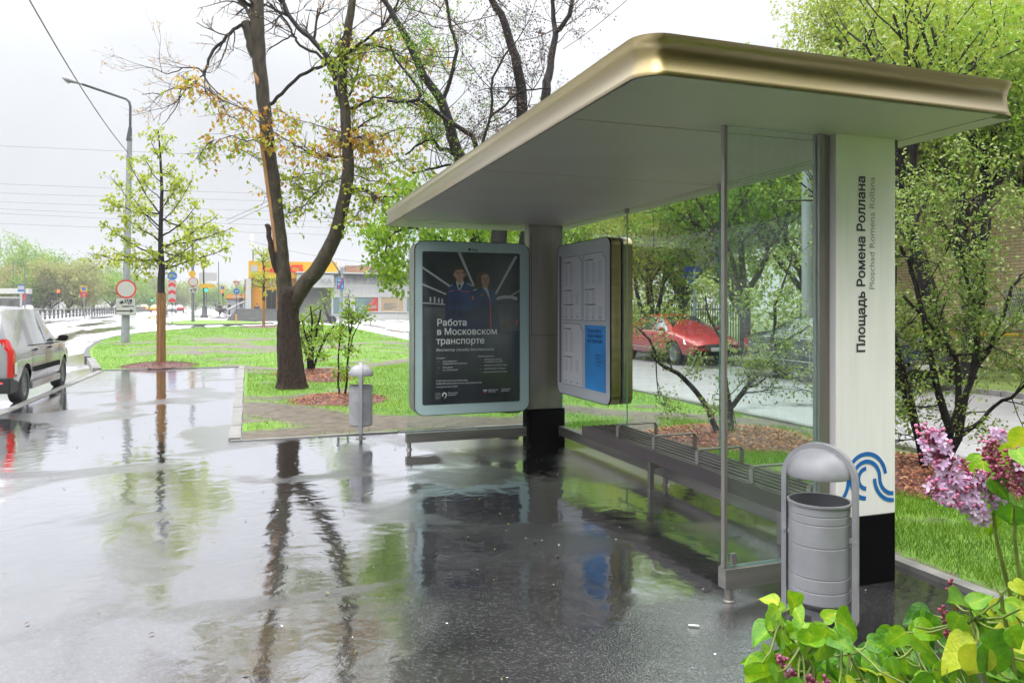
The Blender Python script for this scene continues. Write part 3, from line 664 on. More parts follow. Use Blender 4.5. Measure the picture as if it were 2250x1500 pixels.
# man
pl([(318, 690), (316, 600), (322, 500), (334, 420), (360, 402), (385, 388), (430, 384), (462, 396), (490, 412), (500, 470), (496, 700)], 3, 4)
pl([(330, 560), (336, 425), (362, 404), (388, 390), (426, 384), (458, 396), (488, 414), (494, 560)], 2, 5)
pl([(384, 378), (428, 374), (430, 392), (408, 436), (398, 436), (384, 394)], 6, 6); pl([(398, 400), (408, 398), (412, 410), (404, 434), (397, 412)], 3, 7)
pl([(388, 355), (424, 352), (424, 380), (406, 396), (388, 382)], 4, 7); ell(405, 334, 32, 44, 4, 8); ell(372, 342, 5, 11, 4, 8); ell(438, 340, 5, 11, 4, 8)
pl([(371, 330), (370, 305), (382, 292), (404, 287), (428, 292), (439, 306), (439, 330), (434, 318), (424, 309), (390, 310), (377, 320)], 5, 9)
for x in (392, 418): pl([(x - 7, 327), (x + 7, 326), (x + 6, 331), (x - 6, 332)], 5, 9)
pl([(396, 358), (416, 357), (406, 362)], 9, 9); pl([(403, 334), (410, 346), (400, 347)], 9, 9); pl([(425, 308), (437, 322), (436, 352), (424, 372), (428, 340)], 9, 9)
pl([(342, 442), (374, 436), (374, 441), (342, 447)], 7, 6); pl([(412, 441), (468, 441), (468, 446), (412, 446)], 7, 6); pl([(336, 412), (362, 402), (362, 406), (336, 417)], 1, 6); pl([(452, 390), (486, 408), (484, 413), (452, 396)], 1, 6)
pl([(404, 440), (407, 440), (407, 600), (404, 600)], 3, 6); pl([(350, 500), (390, 498), (390, 502), (350, 504)], 3, 6)
# woman
pl([(478, 700), (484, 560), (488, 440), (512, 424), (548, 412), (584, 416), (618, 436), (630, 470), (640, 560), (652, 700)], 3, 10)
pl([(486, 540), (490, 440), (514, 425), (546, 414), (584, 418), (616, 437), (628, 470), (632, 540)], 2, 11)
pl([(498, 424), (508, 350), (522, 322), (548, 312), (576, 318), (590, 345), (592, 402), (586, 428), (566, 422), (524, 424)], 5, 12)
pl([(544, 396), (574, 396), (578, 424), (568, 444), (548, 424)], 4, 13); ell(559, 368, 27, 40, 4, 14)
pl([(532, 352), (540, 330), (556, 324), (574, 330), (586, 352), (580, 340), (560, 334), (544, 340)], 5, 15); pl([(530, 360), (536, 336), (540, 400), (534, 420)], 5, 15)
for x in (549, 573): pl([(x - 6, 362), (x + 6, 361), (x + 5, 366), (x - 5, 367)], 5, 15)
pl([(554, 388), (574, 388), (564, 394)], 9, 15); pl([(562, 366), (568, 378), (559, 379)], 9, 15)
pl([(540, 412), (556, 420), (574, 420), (582, 440), (590, 500), (580, 470), (560, 436)], 6, 15); pl([(588, 470), (594, 500), (600, 690), (594, 690), (590, 520)], 7, 16); pl([(530, 466), (556, 460), (556, 464), (530, 470)], 7, 16); pl([(478, 470), (490, 470), (490, 498), (480, 496)], 7, 16); pl([(486, 434), (508, 426), (510, 432), (488, 440)], 1, 16)
po = mb.build('poster', pm, ad)
mb = MB(); YT = YP - .0125
def tx(s, cx, cy, hpx, wpx=None, mi=0, bold=0.): 
    x_, z_ = U(cx, cy); text_mb(mb, s, hpx / 940 * 1.73 / .73, lambda x, y, z: (x_ + x, YT - z, z_ + y), mi, width=wpx / 600 * 1.165 if wpx else None, bold=bold, thick=.0004)
tx('Работа', 265, 655, 41, 175, bold=.0016); tx('в Московском', 265, 711, 41, 364, bold=.0016); tx('транспорте', 263, 768, 41, 291, bold=.0016)
tx('Инспектор службы безопасности', 263, 812, 17, 349)
for s, x, y, wv in (('Условия', 262, 858, 52), ('—', 272, 878, 12), ('прохождение', 300, 878, 84), ('медицинской комиссии', 300, 893, 147), ('—', 272, 916, 12), ('обучение', 300, 916, 60), ('со стипендией', 300, 932, 92), ('Преимущества', 516, 852, 95), ('—', 526, 872, 12), ('стабильный доход', 552, 872, 110), ('и надбавки за стаж', 552, 887, 116),
    ('—', 526, 909, 12), ('премии по итогам года', 552, 909, 143), ('—', 526, 930, 12), ('комплексная помощь', 552, 930, 135), ('—', 526, 951, 12), ('дополнительный отпуск', 552, 951, 145), ('8 495 622-22-22 (из Москвы)', 262, 998, 190), ('8 800 250-22-22 (бесплатно для регионов)', 262, 1015, 275), ('transport.mos.ru/job', 262, 1034, 128), ('Московский', 333, 1074, 57), ('транспорт', 333, 1086, 50), ('Правительство', 580, 1064, 62), ('Москвы', 580, 1075, 44), ('Городская', 660, 1062, 58), ('реклама', 660, 1073, 48)): tx(s, x, y, 9.5, wv)
mb.build('lettering', mat('poster_white', (.72, .76, .78), .3), po)
mb = MB()
def pq(pts, mi=0): mb.poly([(U(*p)[0], YT, U(*p)[1]) for p in pts], mi)
pq([(258, 1066), (288, 1066), (288, 1104), (258, 1104)], 1)
pq([(263, 1072), (273, 1069), (280, 1078), (284, 1098), (276, 1100), (272, 1090), (264, 1100)])
for i in range(18):
    a, b = R(-210 + i * 16), R(-210 + i * 16 + 17)
    mb.poly([(U(312 + 15 * math.cos(q) * s, 0)[0], YT, U(0, 1082 + 18 * math.sin(q) * s)[1]) for q, s in ((a, 1), (b, 1), (b, .5), (a, .5))], 0)
pq([(316, 1086), (327, 1086), (318, 1102), (309, 1104), (314, 1096)]); pq([(548, 1058), (572, 1058), (572, 1065), (548, 1065)]); pq([(548, 1065), (572, 1065), (572, 1071), (548, 1071)], 2); pq([(548, 1071), (572, 1071), (572, 1078), (548, 1078)], 3)
mb.build('crest', [MATS['poster_white'], mat('poster_crest', (.2, .21, .23), .3), mat('flag_blue', (.02, .05, .3), .3), mat('flag_red', (.4, .02, .02), .3)], po)
mb = MB(); xl_, zl_ = U(482, 190)
text_mb(mb, 'Russ', .036, lambda x, y, z: (xl_ + x, 8.2825 - z, zl_ + y), 0, bold=.0012, thick=.0004); mb.lathe([(.0, 0), (.017, 0)], (0, 0, 0), 16)
for i in range(len(mb.v) - 32, len(mb.v)): x, y, z = mb.v[i]; mb.v[i] = (xl_ - .03 + x, 8.2822, zl_ + .014 + y)
mb.build('maker_mark', INK, ad)
mb = MB(); mb.add([(1.845, 8.2655, .505), (3.03, 8.2655, .505), (3.03, 8.2655, 2.255), (1.845, 8.2655, 2.255)], [(0, 1, 2, 3)]); mb.build('cover_glass', glass_mat('cover_glass', (.97, .985, .98), 1.35, .02), ad)
# timetable
tt = thing('timetable_display', 'double sided timetable case with gold sides and a blue notice on the back glass wall', 'display case', (3.58, 7.5, 0))
ty0, ty1, tz0, tz1 = 6.80, 8.17, .62, 2.33
mb = MB(); mb.prism(rr2(ty0, tz0, ty1, tz1, .10), 'x', 3.45, 3.565, mis=1, smooth=True); mb.prism(rr2(ty0, tz0, ty1, tz1, .10), 'x', 3.60, 3.70, mis=1, smooth=True); mb.build('case', [PALE, GOLD], tt, sharp=40)
mb = MB(); mb.prism(rr2(ty0 + .006, tz0 + .006, ty1 - .006, tz1 - .006, .10), 'x', 3.565, 3.574); o_, i_ = rr2(ty0 - .003, tz0 - .003, ty1 + .003, tz1 + .003, .102), rr2(ty0 + .004, tz0 + .004, ty1 - .004, tz1 - .004, .096); k = len(o_)
mb.add([(3.446, x, z) for x, z in o_] + [(3.446, x, z) for x, z in i_], [(j, (j + 1) % k, k + (j + 1) % k, k + j) for j in range(k)])
mb.add([(3.446, x, z) for x, z in o_] + [(3.46, x, z) for x, z in o_], [(j, (j + 1) % k, k + (j + 1) % k, k + j) for j in range(k)]); mb.build('trim', BLACK, tt)
def TT(u, v): return (ty1 - .06 - u * 1.25, tz0 + .12 + v * 1.47)     # u from the far side
mb = MB()
def tp(pts, mi=0, lay=0): mb.poly([(3.449 - .0007 * lay, *TT(*p)) for p in pts], mi)
tp([(0, 0), (1, 0), (1, 1), (0, 1)], 2); tp([(0, 0), (.05, 0), (.05, 1), (0, 1)], 1, 1)
SH = [(.09, .50, .50, .98), (.545, .50, .965, .98), (.09, .0, .52, .47), (.565, .0, .97, .465)]
for (a, b, c, d) in SH[:3]:
    tp([(a - .006, b - .004), (c + .006, b - .004), (c + .006, d - .05), (c - .07, d + .004), (a - .006, d + .004)], 1, 2); tp([(a, b), (c, b), (c, d - .052), (c - .073, d), (a, d)], 0, 3)
mb.build('timetable_sheet', [mat('sheet_white', (.62, .63, .68), .4), mat('sheet_edge', (.12, .12, .14), .5), mat('sheet_ground', (.52, .54, .6), .4)], tt)
mb = MB()
for si, (a, b, c, d) in enumerate(SH[:3]):
    for bi, v0 in enumerate((d - .035, d - .25, d - .36)):
        if si == 2 and bi == 2: continue
        tp([(a + .03, v0), (a + .052, v0), (a + .052, v0 - .013), (a + .03, v0 - .013)], 0, 4); tp([(a + .07, v0 - .002), (a + .19 + .02 * bi, v0 - .002), (a + .19 + .02 * bi, v0 - .010), (a + .07, v0 - .010)], 0, 4)
        for j in range(7 if bi else 12):
            vv = v0 - .025 - j * .0135
            for cix in range(2 + (bi + si) % 2):
                u_ = a + .04 + cix * .12; tp([(u_, vv), (u_ + .06 + .03 * rnd.random(), vv), (u_ + .06, vv - .0045), (u_, vv - .0045)], 1, 4)
    for j in range(3): tp([(a + .04 + j * .13, b + .03), (a + .08 + j * .13, b + .03), (a + .08 + j * .13, b + .018), (a + .04 + j * .13, b + .018)], 1, 4)
mb.build('printing', [mat('print_dark', (.1, .1, .12), .5), mat('print_grey', (.36, .36, .42), .5)], tt)
mb = MB(); a, b, c, d = SH[3]; tp([(a, b), (c, b), (c, d), (a, d)], 0, 3)
for j, s in enumerate(('Посмотрите,', 'когда приедет', 'ваш транспорт')):
    u0, v0 = a + .05, d - .05 - j * .036; y_, z_ = TT(u0, v0)
    text_mb(mb, s, .055, lambda x, y, z: (3.4455 - z, y_ - x, z_ + y), 1, width=(.30, .33, .33)[j] * 1.25 * .9, bold=.0008, thick=.0004)
for j, s in enumerate(('наведите', 'камеру', 'смартфона', 'на код')):
    y_, z_ = TT(a + .21, d - .215 - j * .024); text_mb(mb, s, .032, lambda x, y, z: (3.4455 - z, y_ - x, z_ + y), 1, thick=.0004)
mb.build('blue_notice', [mat('notice_blue', (.035, .27, .68), .35, var=.25, scale=2), mat('notice_ink', (.02, .05, .2), .4)], tt)
# ------------------------------------------------------------------ litter bins
def litter_bin(loc, rz, label):
    t = thing('litter_bin', label, 'bin', loc, 'grey litter bins at the stop', rz)
    z0, z1, r = .165, .655, .143
    mb = MB(); prof = [(0, z0), (r * .93, z0), (r, z0 + .012)]
    for z in (.235, .30, .45, .56, .60): prof += [(r, z - .004), (r - .003, z - .0015), (r - .003, z + .0015), (r, z + .004)]
    prof += [(r, z1 - .012), (r + .008, z1 - .01), (r + .009, z1), (r - .004, z1), (r - .006, z0 + .03), (0, z0 + .03)]
    mb.lathe(prof, n=40); mb.build('bucket', BINM, t, local=True, sharp=35)
    mb = MB(); x = .168; w2, h2 = .021, .012; path = [(-x, .09), (-x, .76)] + [(-x * math.cos(R(a)), .76 + .165 * math.sin(R(a))) for a in range(12, 169, 12)] + [(x, .76), (x, .09)]
    n = len(path); vs = []
    for i, p in enumerate(path):
        a, b = Vector(path[max(0, i - 1)]), Vector(path[min(n - 1, i + 1)]); d = (b - a).normalized(); q = Vector((-d.y, d.x))
        for sx, sy in ((1, -1), (1, 1), (-1, 1), (-1, -1)): vs.append((p[0] + q.x * h2 * sx, sy * w2, p[1] + q.y * h2 * sx))
    mb.add(vs, [(4 * i + k, 4 * i + (k + 1) % 4, 4 * i + 4 + (k + 1) % 4, 4 * i + 4 + k) for i in range(n - 1) for k in range(4)] + [(0, 1, 2, 3), tuple(4 * n - 4 + k for k in range(4))])
    mb.box((-x - .008, -w2, .078), (x + .008, w2, .104)); mb.build('frame', BINM, t, local=True, sharp=40)
    mb = MB(); mb.lathe([(.148, .775), (.151, .782), (.147, .812), (.128, .857), (.086, .893), (.04, .910), (0, .913)], n=36); mb.lathe([(.148, .782), (.140, .786), (.115, .845), (.07, .875), (0, .888)], n=36)
    mb.lathe([(.02, .895), (.02, .925)], n=12); mb.build('lid', BINM, t, local=True, sharp=60)
    mb = MB(); mb.box((-.03, -.022, 0), (.03, .022, .078)); mb.box((-.06, -.06, 0.0), (.06, .06, .008)); mb.build('post', BINM, t, local=True)
    for s_ in (-1, 1):
        mb = MB(); mb.box((s_ * (x - .03) - .015, -.012, .47), (s_ * (x - .02) + .012, .012, .49)); mb.tube([(s_ * x, -.021, .48), (s_ * x, -.027, .48)], .008, 8); mb.build('bracket', BINM, t, local=True)
    return t
p = P(1800, 678, 3.72); litter_bin((p.x, p.y, 0), R(-58), 'grey steel litter bin with a domed lid in front of the white pillar')
p = G(793, 963); litter_bin((p.x, p.y, .0), R(80), 'grey steel litter bin with a domed lid at the lawn edge by the forked tree')
mb = MB(); p = G(1513, 1376); mb.tube([(p.x, p.y, .008), (p.x + .045, p.y - .025, .008)], .005, 8); o = mb.build('cigarette_butt', mat('butt', (.8, .78, .74), .6)); tag(o, 'white cigarette butt lying on the wet asphalt by the near glass panel', 'litter')
# ------------------------------------------------------------------ cars
def car(name, label, cat, paint, prof, W, wheels, wr, glass_side, loc, rz, lamps, group=None, trims=None, detail=True, lower=None):
    """prof: stations (x, zbottom, zbelt, ztop, half width at belt, half width at top), nose at +x"""
    t = thing(name, label, cat, loc, group, rz)
    mb = MB(); rings = []
    for (x, zb, zl, zt, wl, wt) in prof:
        half = [(0, zb), (wl * .80, zb), (wl * .95, zb + .06), (wl * 1.0, zb + .22), (wl * 1.012, (zb + zl) / 2 + .05), (wl, zl - .02), (wl * .975, zl + .01), (wt + .03 if zt - zl > .15 else wt, zt - .05 if zt - zl > .15 else zl + (zt - zl) * .6), (wt * .86, zt - .008), (wt * .45, zt + .012), (0, zt + .016)]
        rings.append([(x, -y, z) for y, z in half] + [(x, y, z) for y, z in half[-2:0:-1]])
    n = len(rings[0]); vs = [p for r in rings for p in r]
    fs = [(j * n + i, j * n + (i + 1) % n, (j + 1) * n + (i + 1) % n, (j + 1) * n + i) for j in range(len(rings) - 1) for i in range(n)] + [tuple(range(n))[::-1], tuple((len(rings) - 1) * n + i for i in range(n))]
    mb.add(vs, fs, 0, True); me = mb.mesh([paint, BLACK])
    tmp = bpy.data.objects.new('tmp', me); COL.objects.link(tmp); cutters = []
    for wx in wheels:
        cm = MB(); k = 28; rr = wr * 1.17
        for sd in (-1, 1):
            cm.prism([(wx + rr * math.cos(6.2832 * i / k), wr + rr * math.sin(6.2832 * i / k)) for i in range(k)], 'y', sd * W * .30, sd * W * .62)
        co = bpy.data.objects.new('cut', cm.mesh([BLACK])); COL.objects.link(co); cutters.append(co)
        md = tmp.modifiers.new('b', 'BOOLEAN'); md.operation = 'DIFFERENCE'; md.object = co; md.solver = 'EXACT'; md.material_mode = 'TRANSFER'
    bpy.context.view_layer.update()
    me2 = bpy.data.meshes.new_from_object(tmp.evaluated_get(bpy.context.evaluated_depsgraph_get()))
    for o in cutters + [tmp]: bpy.data.objects.remove(o)
    me2.set_sharp_from_angle(angle=R(52))
    body = link('body', me2, t)
    def surf(x, z):
        k = [interp(x, [(p[0], p[i]) for p in prof]) for i in range(6)]
        zl, zt, wl, wt = k[2], k[3], k[4], k[5]
        f = min(1, max(0, (z - zl - .01) / max(.05, zt - .05 - zl - .01)))
        return wl * .975 + (wt + .03 - wl * .975) * f + .004 if z > zl - .02 else wl * 1.006 + .004
    def patch(g, sd, off=0., step=.12):
        mb = MB(); xs = [q[0] for q in g]; xs = sorted(set(frange(min(xs) + .001, max(xs) - .001, step) + [min(max(x, min(xs) + .001), max(xs) - .001) for x in xs])); vs = []; m_ = 6
        for x in xs:
            zs = []
            for (a, b), (c, d) in zip(g, g[1:] + g[:1]):
                if (a <= x) != (c <= x): zs.append(b + (d - b) * (x - a) / (c - a))
            z0, z1 = min(zs), max(zs); vs += [(x, sd * (surf(x, z0 + (z1 - z0) * i / m_) + off), z0 + (z1 - z0) * i / m_) for i in range(m_ + 1)]
        return mb.add(vs, [((m_ + 1) * i + j, (m_ + 1) * i + j + 1, (m_ + 1) * i + j + m_ + 2, (m_ + 1) * i + j + m_ + 1) for i in range(len(xs) - 1) for j in range(m_)], 0, True)
    for sd in (-1, 1):
        for gi, g in enumerate(glass_side):
            mb = patch(g, sd); mb.build('side_window', CARGLASS, t, local=True)
    for nm, (xa, za, xb, zb_), wk in (('windscreen', trims['ws'], 1), ('rear_window', trims['rw'], 1)):
        ya, yb = surf(xa, za) - .12, surf(xb, zb_) - .10
        d = Vector((xb - xa, zb_ - za)).normalized(); q = Vector((d.y, -d.x)) * (.012 if nm == 'windscreen' else -.012)
        if nm == 'windscreen' and q.x < 0: q = -q
        if nm == 'rear_window' and q.x > 0: q = -q
        mb = MB(); mb.add([(xa + q.x, -ya, za + q.y), (xa + q.x, ya, za + q.y), (xb + q.x, yb, zb_ + q.y), (xb + q.x, -yb, zb_ + q.y)], [(0, 1, 2, 3)]); mb.build(nm, CARGLASS, t, local=True)
    for wx in wheels:
        for sd in (-1, 1):
            y = sd * (W / 2 - .135); wt_ = .10
            mb = MB(); prof_ = [(wr * .62, -wt_), (wr * .93, -wt_), (wr, -wt_ * .75), (wr, wt_ * .75), (wr * .93, wt_), (wr * .62, wt_)]
            mb.lathe(prof_, n=28); mb.v = [(wx + a, y + c_, wr + b) for a, b, c_ in mb.v]; wh = mb.build('wheel', RUBBER, t, local=True)
            mb = MB(); q = sd; mb.lathe([(wr * .64, q * .085), (wr * .60, q * .07), (wr * .5, q * .055), (wr * .22, q * .07), (wr * .2, q * .08), (0, q * .082)], n=28)
            for k in range(10): 
                a = 6.2832 * k / 10; mb.add([(wr * f * math.cos(a + o_), wr * f * math.sin(a + o_), q * zz) for f, o_, zz in ((.2, -.2, .086), (.58, -.07, .084), (.58, .07, .084), (.2, .2, .086))], [(0, 1, 2, 3)], 0)
            mb.v = [(wx + a, y + c_, wr + b) for a, b, c_ in mb.v]; mb.build('rim', trims.get('rim', STEEL), wh, local=True)
    for nm, m_, pts in lamps:
        for sd in (-1, 1):
            if all(yy is None for _, yy, _ in pts): patch([(x, z) for x, _, z in pts], sd, .012, .03).build(nm, m_, t, local=True); continue
            mb = MB(); q = [(x, sd * (yy if yy else surf(x, z) + .03), z) for x, yy, z in pts]; mb.poly(q); k = len(q); inn = [(x + (.05 if x < 0 else -.05), y * .95, z) for x, y, z in q]
            mb.add(q + inn, [(i, (i + 1) % k, k + (i + 1) % k, k + i) for i in range(k)]); mb.build(nm, m_, t, local=True)
    if detail:
        for sd in (-1, 1):
            mb = MB(); mxx, mz = trims['mirror']; y0 = surf(mxx, mz)
            mb.lathe([(0, -.06), (.07, -.05), (.095, 0), (.08, .05), (0, .065)], n=12); mb.v = [(mxx + .05 + x * .5 + z * .35, sd * (y0 + .11 + y * 1.0), mz + .06 + z * .9 - x * .2) for x, y, z in mb.v]
            mb.box((mxx - .02, min(sd * (y0 - .01), sd * (y0 + .06)), mz + .01), (mxx + .06, max(sd * (y0 - .01), sd * (y0 + .06)), mz + .05)); mb.build('mirror', trims.get('mirm', BLACK), t, local=True)
            for hx, hz in trims['handles']:
                mb = MB(); y0 = surf(hx, hz); mb.box((hx - .08, min(sd * y0, sd * (y0 + .025)), hz - .015), (hx + .08, max(sd * y0, sd * (y0 + .025)), hz + .015), bev=.006); mb.build('door_handle', trims.get('hm', BLACK), t, local=True)
            mb = MB()
            for (xa, za, xb, zb_, wd_) in trims['seams']:
                L_ = 8; pa = [(xa + (xb - xa) * i / L_, za + (zb_ - za) * i / L_) for i in range(L_ + 1)]
                dx, dz = xb - xa, zb_ - za; q = math.hypot(dx, dz); ox, oz = -dz / q * wd_, dx / q * wd_
                vs = [(x + s_ * ox, sd * (surf(x, z) + (.004 if wd_ < .02 else .012)), z + s_ * oz) for x, z in pa for s_ in (-1, 1)]
                mb.add(vs, [(2 * i, 2 * i + 1, 2 * i + 3, 2 * i + 2) for i in range(L_)])
            mb.build('door_trim', trims.get('sm', BLACK), t, local=True)
        for nm, b0, b1, m_ in trims.get('boxes', []):
            mb = MB(); mb.box(b0, b1, bev=.02); mb.build(nm, m_, t, local=True)
    return t
def paint(name, col, rough=.3, metal=.5): return mat(name, col, rough, metal, .5, coat=.8, var=.04, scale=3)
LAMPR = mat('tail_lamp_red', (.5, .008, .008), .15, coat=1); LAMPW = mat('lamp_clear', (.75, .75, .78), .1, .3, coat=1)
# estate car: nose +x ; body length 4.45
EST = [(-2.20, .36, .95, 1.10, .74, .60), (-2.17, .30, .97, 1.30, .82, .66), (-2.05, .28, .98, 1.60, .845, .60), (-1.7, .28, .98, 1.665, .855, .61), (-.6, .26, .97, 1.675, .865, .62), (.3, .26, .96, 1.64, .865, .61), (.55, .26, .955, 1.56, .865, .60), (1.22, .26, .95, 1.03, .86, .72), (1.6, .27, .88, .97, .845, .66), (2.05, .29, .76, .84, .80, .6), (2.22, .34, .62, .68, .66, .5)]
p0 = G(50, 884, -.035)
SILV = paint('silver_paint', (.30, .305, .31), .24, .5)
van = car('parked_estate_car', 'silver panelled estate car with red tail lamp and black bumper at the kerb', 'car', SILV, EST, 1.74, (-1.42, 1.48), .315,
    [[(-.04, 1.01), (.94, 1.0), (.40, 1.49), (.2, 1.54), (-.04, 1.555)]],
    (p0.x - .80, p0.y + 1.42, gz(p0.y) - .035), R(90), [('tail_lamp', LAMPR, [(-2.198, None, .50), (-2.03, None, .50), (-2.06, None, .72), (-2.09, None, .90), (-2.12, None, 1.10), (-2.17, None, 1.14), (-2.198, None, 1.12)]), ('headlamp', LAMPW, [(2.1, .72, .58), (1.9, None, .66), (1.86, None, .80), (2.08, .70, .74)])],
    trims=dict(ws=(1.14, 1.06, .62, 1.53), rw=(-2.165, 1.10, -2.09, 1.54), mirror=(.86, .98), handles=((-.9, .90), (.12, .90)), mirm=BLACK, rim=mat('steel_wheel', (.16, .17, .18), .4, .4),
        seams=[(-.08, .36, -.08, 1.0, .006), (.98, .36, .98, .95, .006), (-1.06, .62, -1.06, 1.0, .006), (-1.04, .55, .94, .55, .045), (-1.3, .98, 1.1, .955, .012)],
        boxes=[('bumper', (-2.27, -.83, .24), (-1.84, .83, .49), mat('bumper_black', (.008, .009, .010), .5, spec=.25)), ('reflector', (-2.28, -.74, .40), (-2.262, -.44, .44), LAMPR), ('reflector', (-2.28, .44, .40), (-2.262, .74, .44), LAMPR), ('exhaust_pipe', (-2.25, -.5, .22), (-2.0, -.42, .29), STEEL), ('sill', (-1.02, -.862, .20), (1.1, -.80, .32), SILV), ('sill', (-1.02, .80, .20), (1.1, .862, .32), SILV)]))
mb = MB()     # inner cluster of the rear lamps
for sd in (-1, 1): mb.add([(-2.160, sd * .868, .55), (-2.07, sd * .884, .55), (-2.08, sd * .886, .74), (-2.16, sd * .868, .74)], [(0, 1, 2, 3)])
mb.build('lamp_lens', LAMPW, van, local=True)
SED = [(-2.28, .42, .80, .86, .66, .5), (-2.2, .34, .92, 1.0, .80, .62), (-1.9, .27, .95, 1.06, .87, .68), (-1.45, .25, .96, 1.10, .895, .68), (-.65, .24, .95, 1.42, .905, .58), (-.1, .24, .94, 1.45, .905, .58), (.35, .24, .93, 1.40, .905, .57), (1.15, .24, .91, .99, .90, .70), (1.7, .25, .82, .90, .87, .66), (2.15, .28, .68, .76, .80, .6), (2.36, .36, .58, .62, .66, .5)]
def sedan(label, m_, loc, rz, rim, trimcol, group=None, cat='car'):
    return car('parked_sedan', label, cat, m_, SED, 1.82, (-1.36, 1.42), .33, [[(-1.28, 1.0), (-.72, 1.0), (-.66, 1.36), (-.8, 1.34)], [(-.66, 1.0), (.18, .98), (.18, 1.37), (-.58, 1.385)], [(.25, .98), (1.02, .96), (.42, 1.32), (.25, 1.365)]],
        loc, rz, [('tail_lamp', LAMPR, [(-2.22, .72, .74), (-2.12, None, .74), (-2.08, None, .90), (-2.2, .72, .90)]), ('headlamp', LAMPW, [(2.24, .70, .56), (1.96, None, .62), (1.9, None, .76), (2.2, .66, .70)])], group,
        trims=dict(ws=(1.1, .985, .42, 1.375), rw=(-1.42, 1.11, -.72, 1.40), mirror=(.86, .96), handles=((-.6, .86), (.3, .85)), mirm=m_, hm=m_, rim=rim, sm=trimcol,
            seams=[(-.62, .34, -.62, .97, .005), (.22, .34, .22, .95, .005), (1.1, .36, 1.08, .92, .005), (-1.0, .47, 1.0, .44, .012), (-1.36, .975, 1.05, .94, .009)],
            boxes=[('bumper', (2.18, -.7, .30), (2.40, .7, .44), BLACK), ('number_plate', (2.37, -.26, .42), (2.405, .26, .53), SIGNW), ('grille', (2.26, -.42, .46), (2.372, .42, .62), mat('grille_chrome', (.12, .12, .13), .25, .8)), ('bumper', (-2.33, -.74, .36), (-2.2, .74, .56), m_), ('number_plate', (-2.342, -.26, .42), (-2.325, .26, .53), SIGNW)]))
ALLOY = mat('alloy', (.6, .6, .62), .25, .7)
sedan('dark navy saloon with bright alloy wheels parked on the drive behind the shelter glass', paint('navy_paint', (.008, .014, .026), .25, .2), (12.35, 13.35, -.012), R(-90), ALLOY, mat('chrome_strip', (.7, .7, .72), .15, .9), 'cars parked along the side drive')
sedan('red saloon parked on the drive beyond the timetable case', paint('red_paint', (.36, .022, .03), .25, .3), (12.4, 20.2, -.012), R(-90), mat('grey_alloy', (.2, .21, .22), .3, .6), MATS['chrome_strip'], 'cars parked along the side drive')
sedan('pale grey saloon cut off by the right edge of the view', paint('pale_paint', (.55, .55, .56), .28, .4), (12.45, 6.15, -.012), R(-90), ALLOY, BLACK, 'cars parked along the side drive')
sedan('maroon saloon at the far end of the drive behind the red one', paint('maroon_paint', (.30, .02, .02), .25, .3), (12.4, 26.6, -.012), R(-90), ALLOY, BLACK, 'cars parked along the side drive')
# far traffic: smaller shapes, same builder without fittings
def far_car(label, m_, px, dpt, rz, roofsign=None, prof=SED):
    p = P(px, 678, dpt); z = gz(p.y) - .035
    t = car('passing_car', label, 'car', m_, prof, 1.82, (-1.36, 1.42), .33, [[(-1.28, 1.0), (.18, .98), (.18, 1.37), (-.75, 1.36)], [(.25, .98), (1.02, .96), (.42, 1.32), (.25, 1.365)]], (p.x, p.y, z), rz,
        [('tail_lamp', LAMPR, [(-2.22, .72, .74), (-2.12, None, .74), (-2.08, None, .90), (-2.2, .72, .90)])], 'cars far along the road', trims=dict(ws=(1.1, .985, .42, 1.375), rw=(-1.42, 1.11, -.72, 1.40)), detail=False)
    if roofsign: mb = MB(); mb.box((-.2, -.3, 1.46), (0, .3, 1.6), bev=.02); mb.build('roof_sign', SIGNW, t, local=True)
    return t
far_car('yellow taxi far along the road just left of the young tree', paint('taxi_yellow', (.75, .45, .02), .3, .1), 317, 165, R(95), True)
far_car('orange taxi far along the road half hidden by the sleeved young tree', paint('taxi_orange', (.70, .30, .01), .3, .1), 341, 150, R(92), True)
far_car('silver car far along the road below the chevron sign', SILV, 376, 138, R(98))
far_car('red car far along the road beyond the silver one', MATS['red_paint'], 394, 150, R(95))
far_car('black car waiting far off beside the people near the steps', mat('black_paint', (.02, .02, .022), .3, coat=1), 505, 135, R(30))
far_car('dark car beyond the median barrier near the far bus stop', mat('black_paint', (.02, .02, .022)), 222, 175, R(-85))
far_car('white car beyond the median barrier at the far bus stop', MATS['pale_paint'], 62, 120, R(-88))
# ------------------------------------------------------------------ street signs, poles, lamps
FWD = Vector((SI, CO, 0)); RT = Vector((CO, -SI, 0))
def face(p, w_, h_=None, back=.0):
    """a frame facing the road user: returns a map from sign space (x right, y up) to the world"""
    c = Vector(p); n = Vector((-c.x, -c.y, 0)).normalized(); r = Vector((-n.y, n.x, 0))
    return lambda x, y, k=0.: tuple(c + r * x + Vector((0, 0, 1)) * y + n * k)
def disc(mb, M, r, mi, k, n=32, ox=0., oy=0., th=.0):
    mb.add([M(ox + r * math.cos(6.2832 * i / n), oy + r * math.sin(6.2832 * i / n), k) for i in range(n)], [tuple(range(n))], mi)
def rect(mb, M, x0, y0, x1, y1, mi, k): mb.add([M(x0, y0, k), M(x1, y0, k), M(x1, y1, k), M(x0, y1, k)], [(0, 1, 2, 3)], mi)
def plate(mb, M, x0, y0, x1, y1, mi=0, th=.02):
    q = [M(x, y, k) for k in (0, th) for x, y in ((x0, y0), (x1, y0), (x1, y1), (x0, y1))]
    mb.add(q, [(0, 1, 2, 3), (4, 5, 6, 7), (0, 1, 5, 4), (1, 2, 6, 5), (2, 3, 7, 6), (3, 0, 4, 7)], mi)
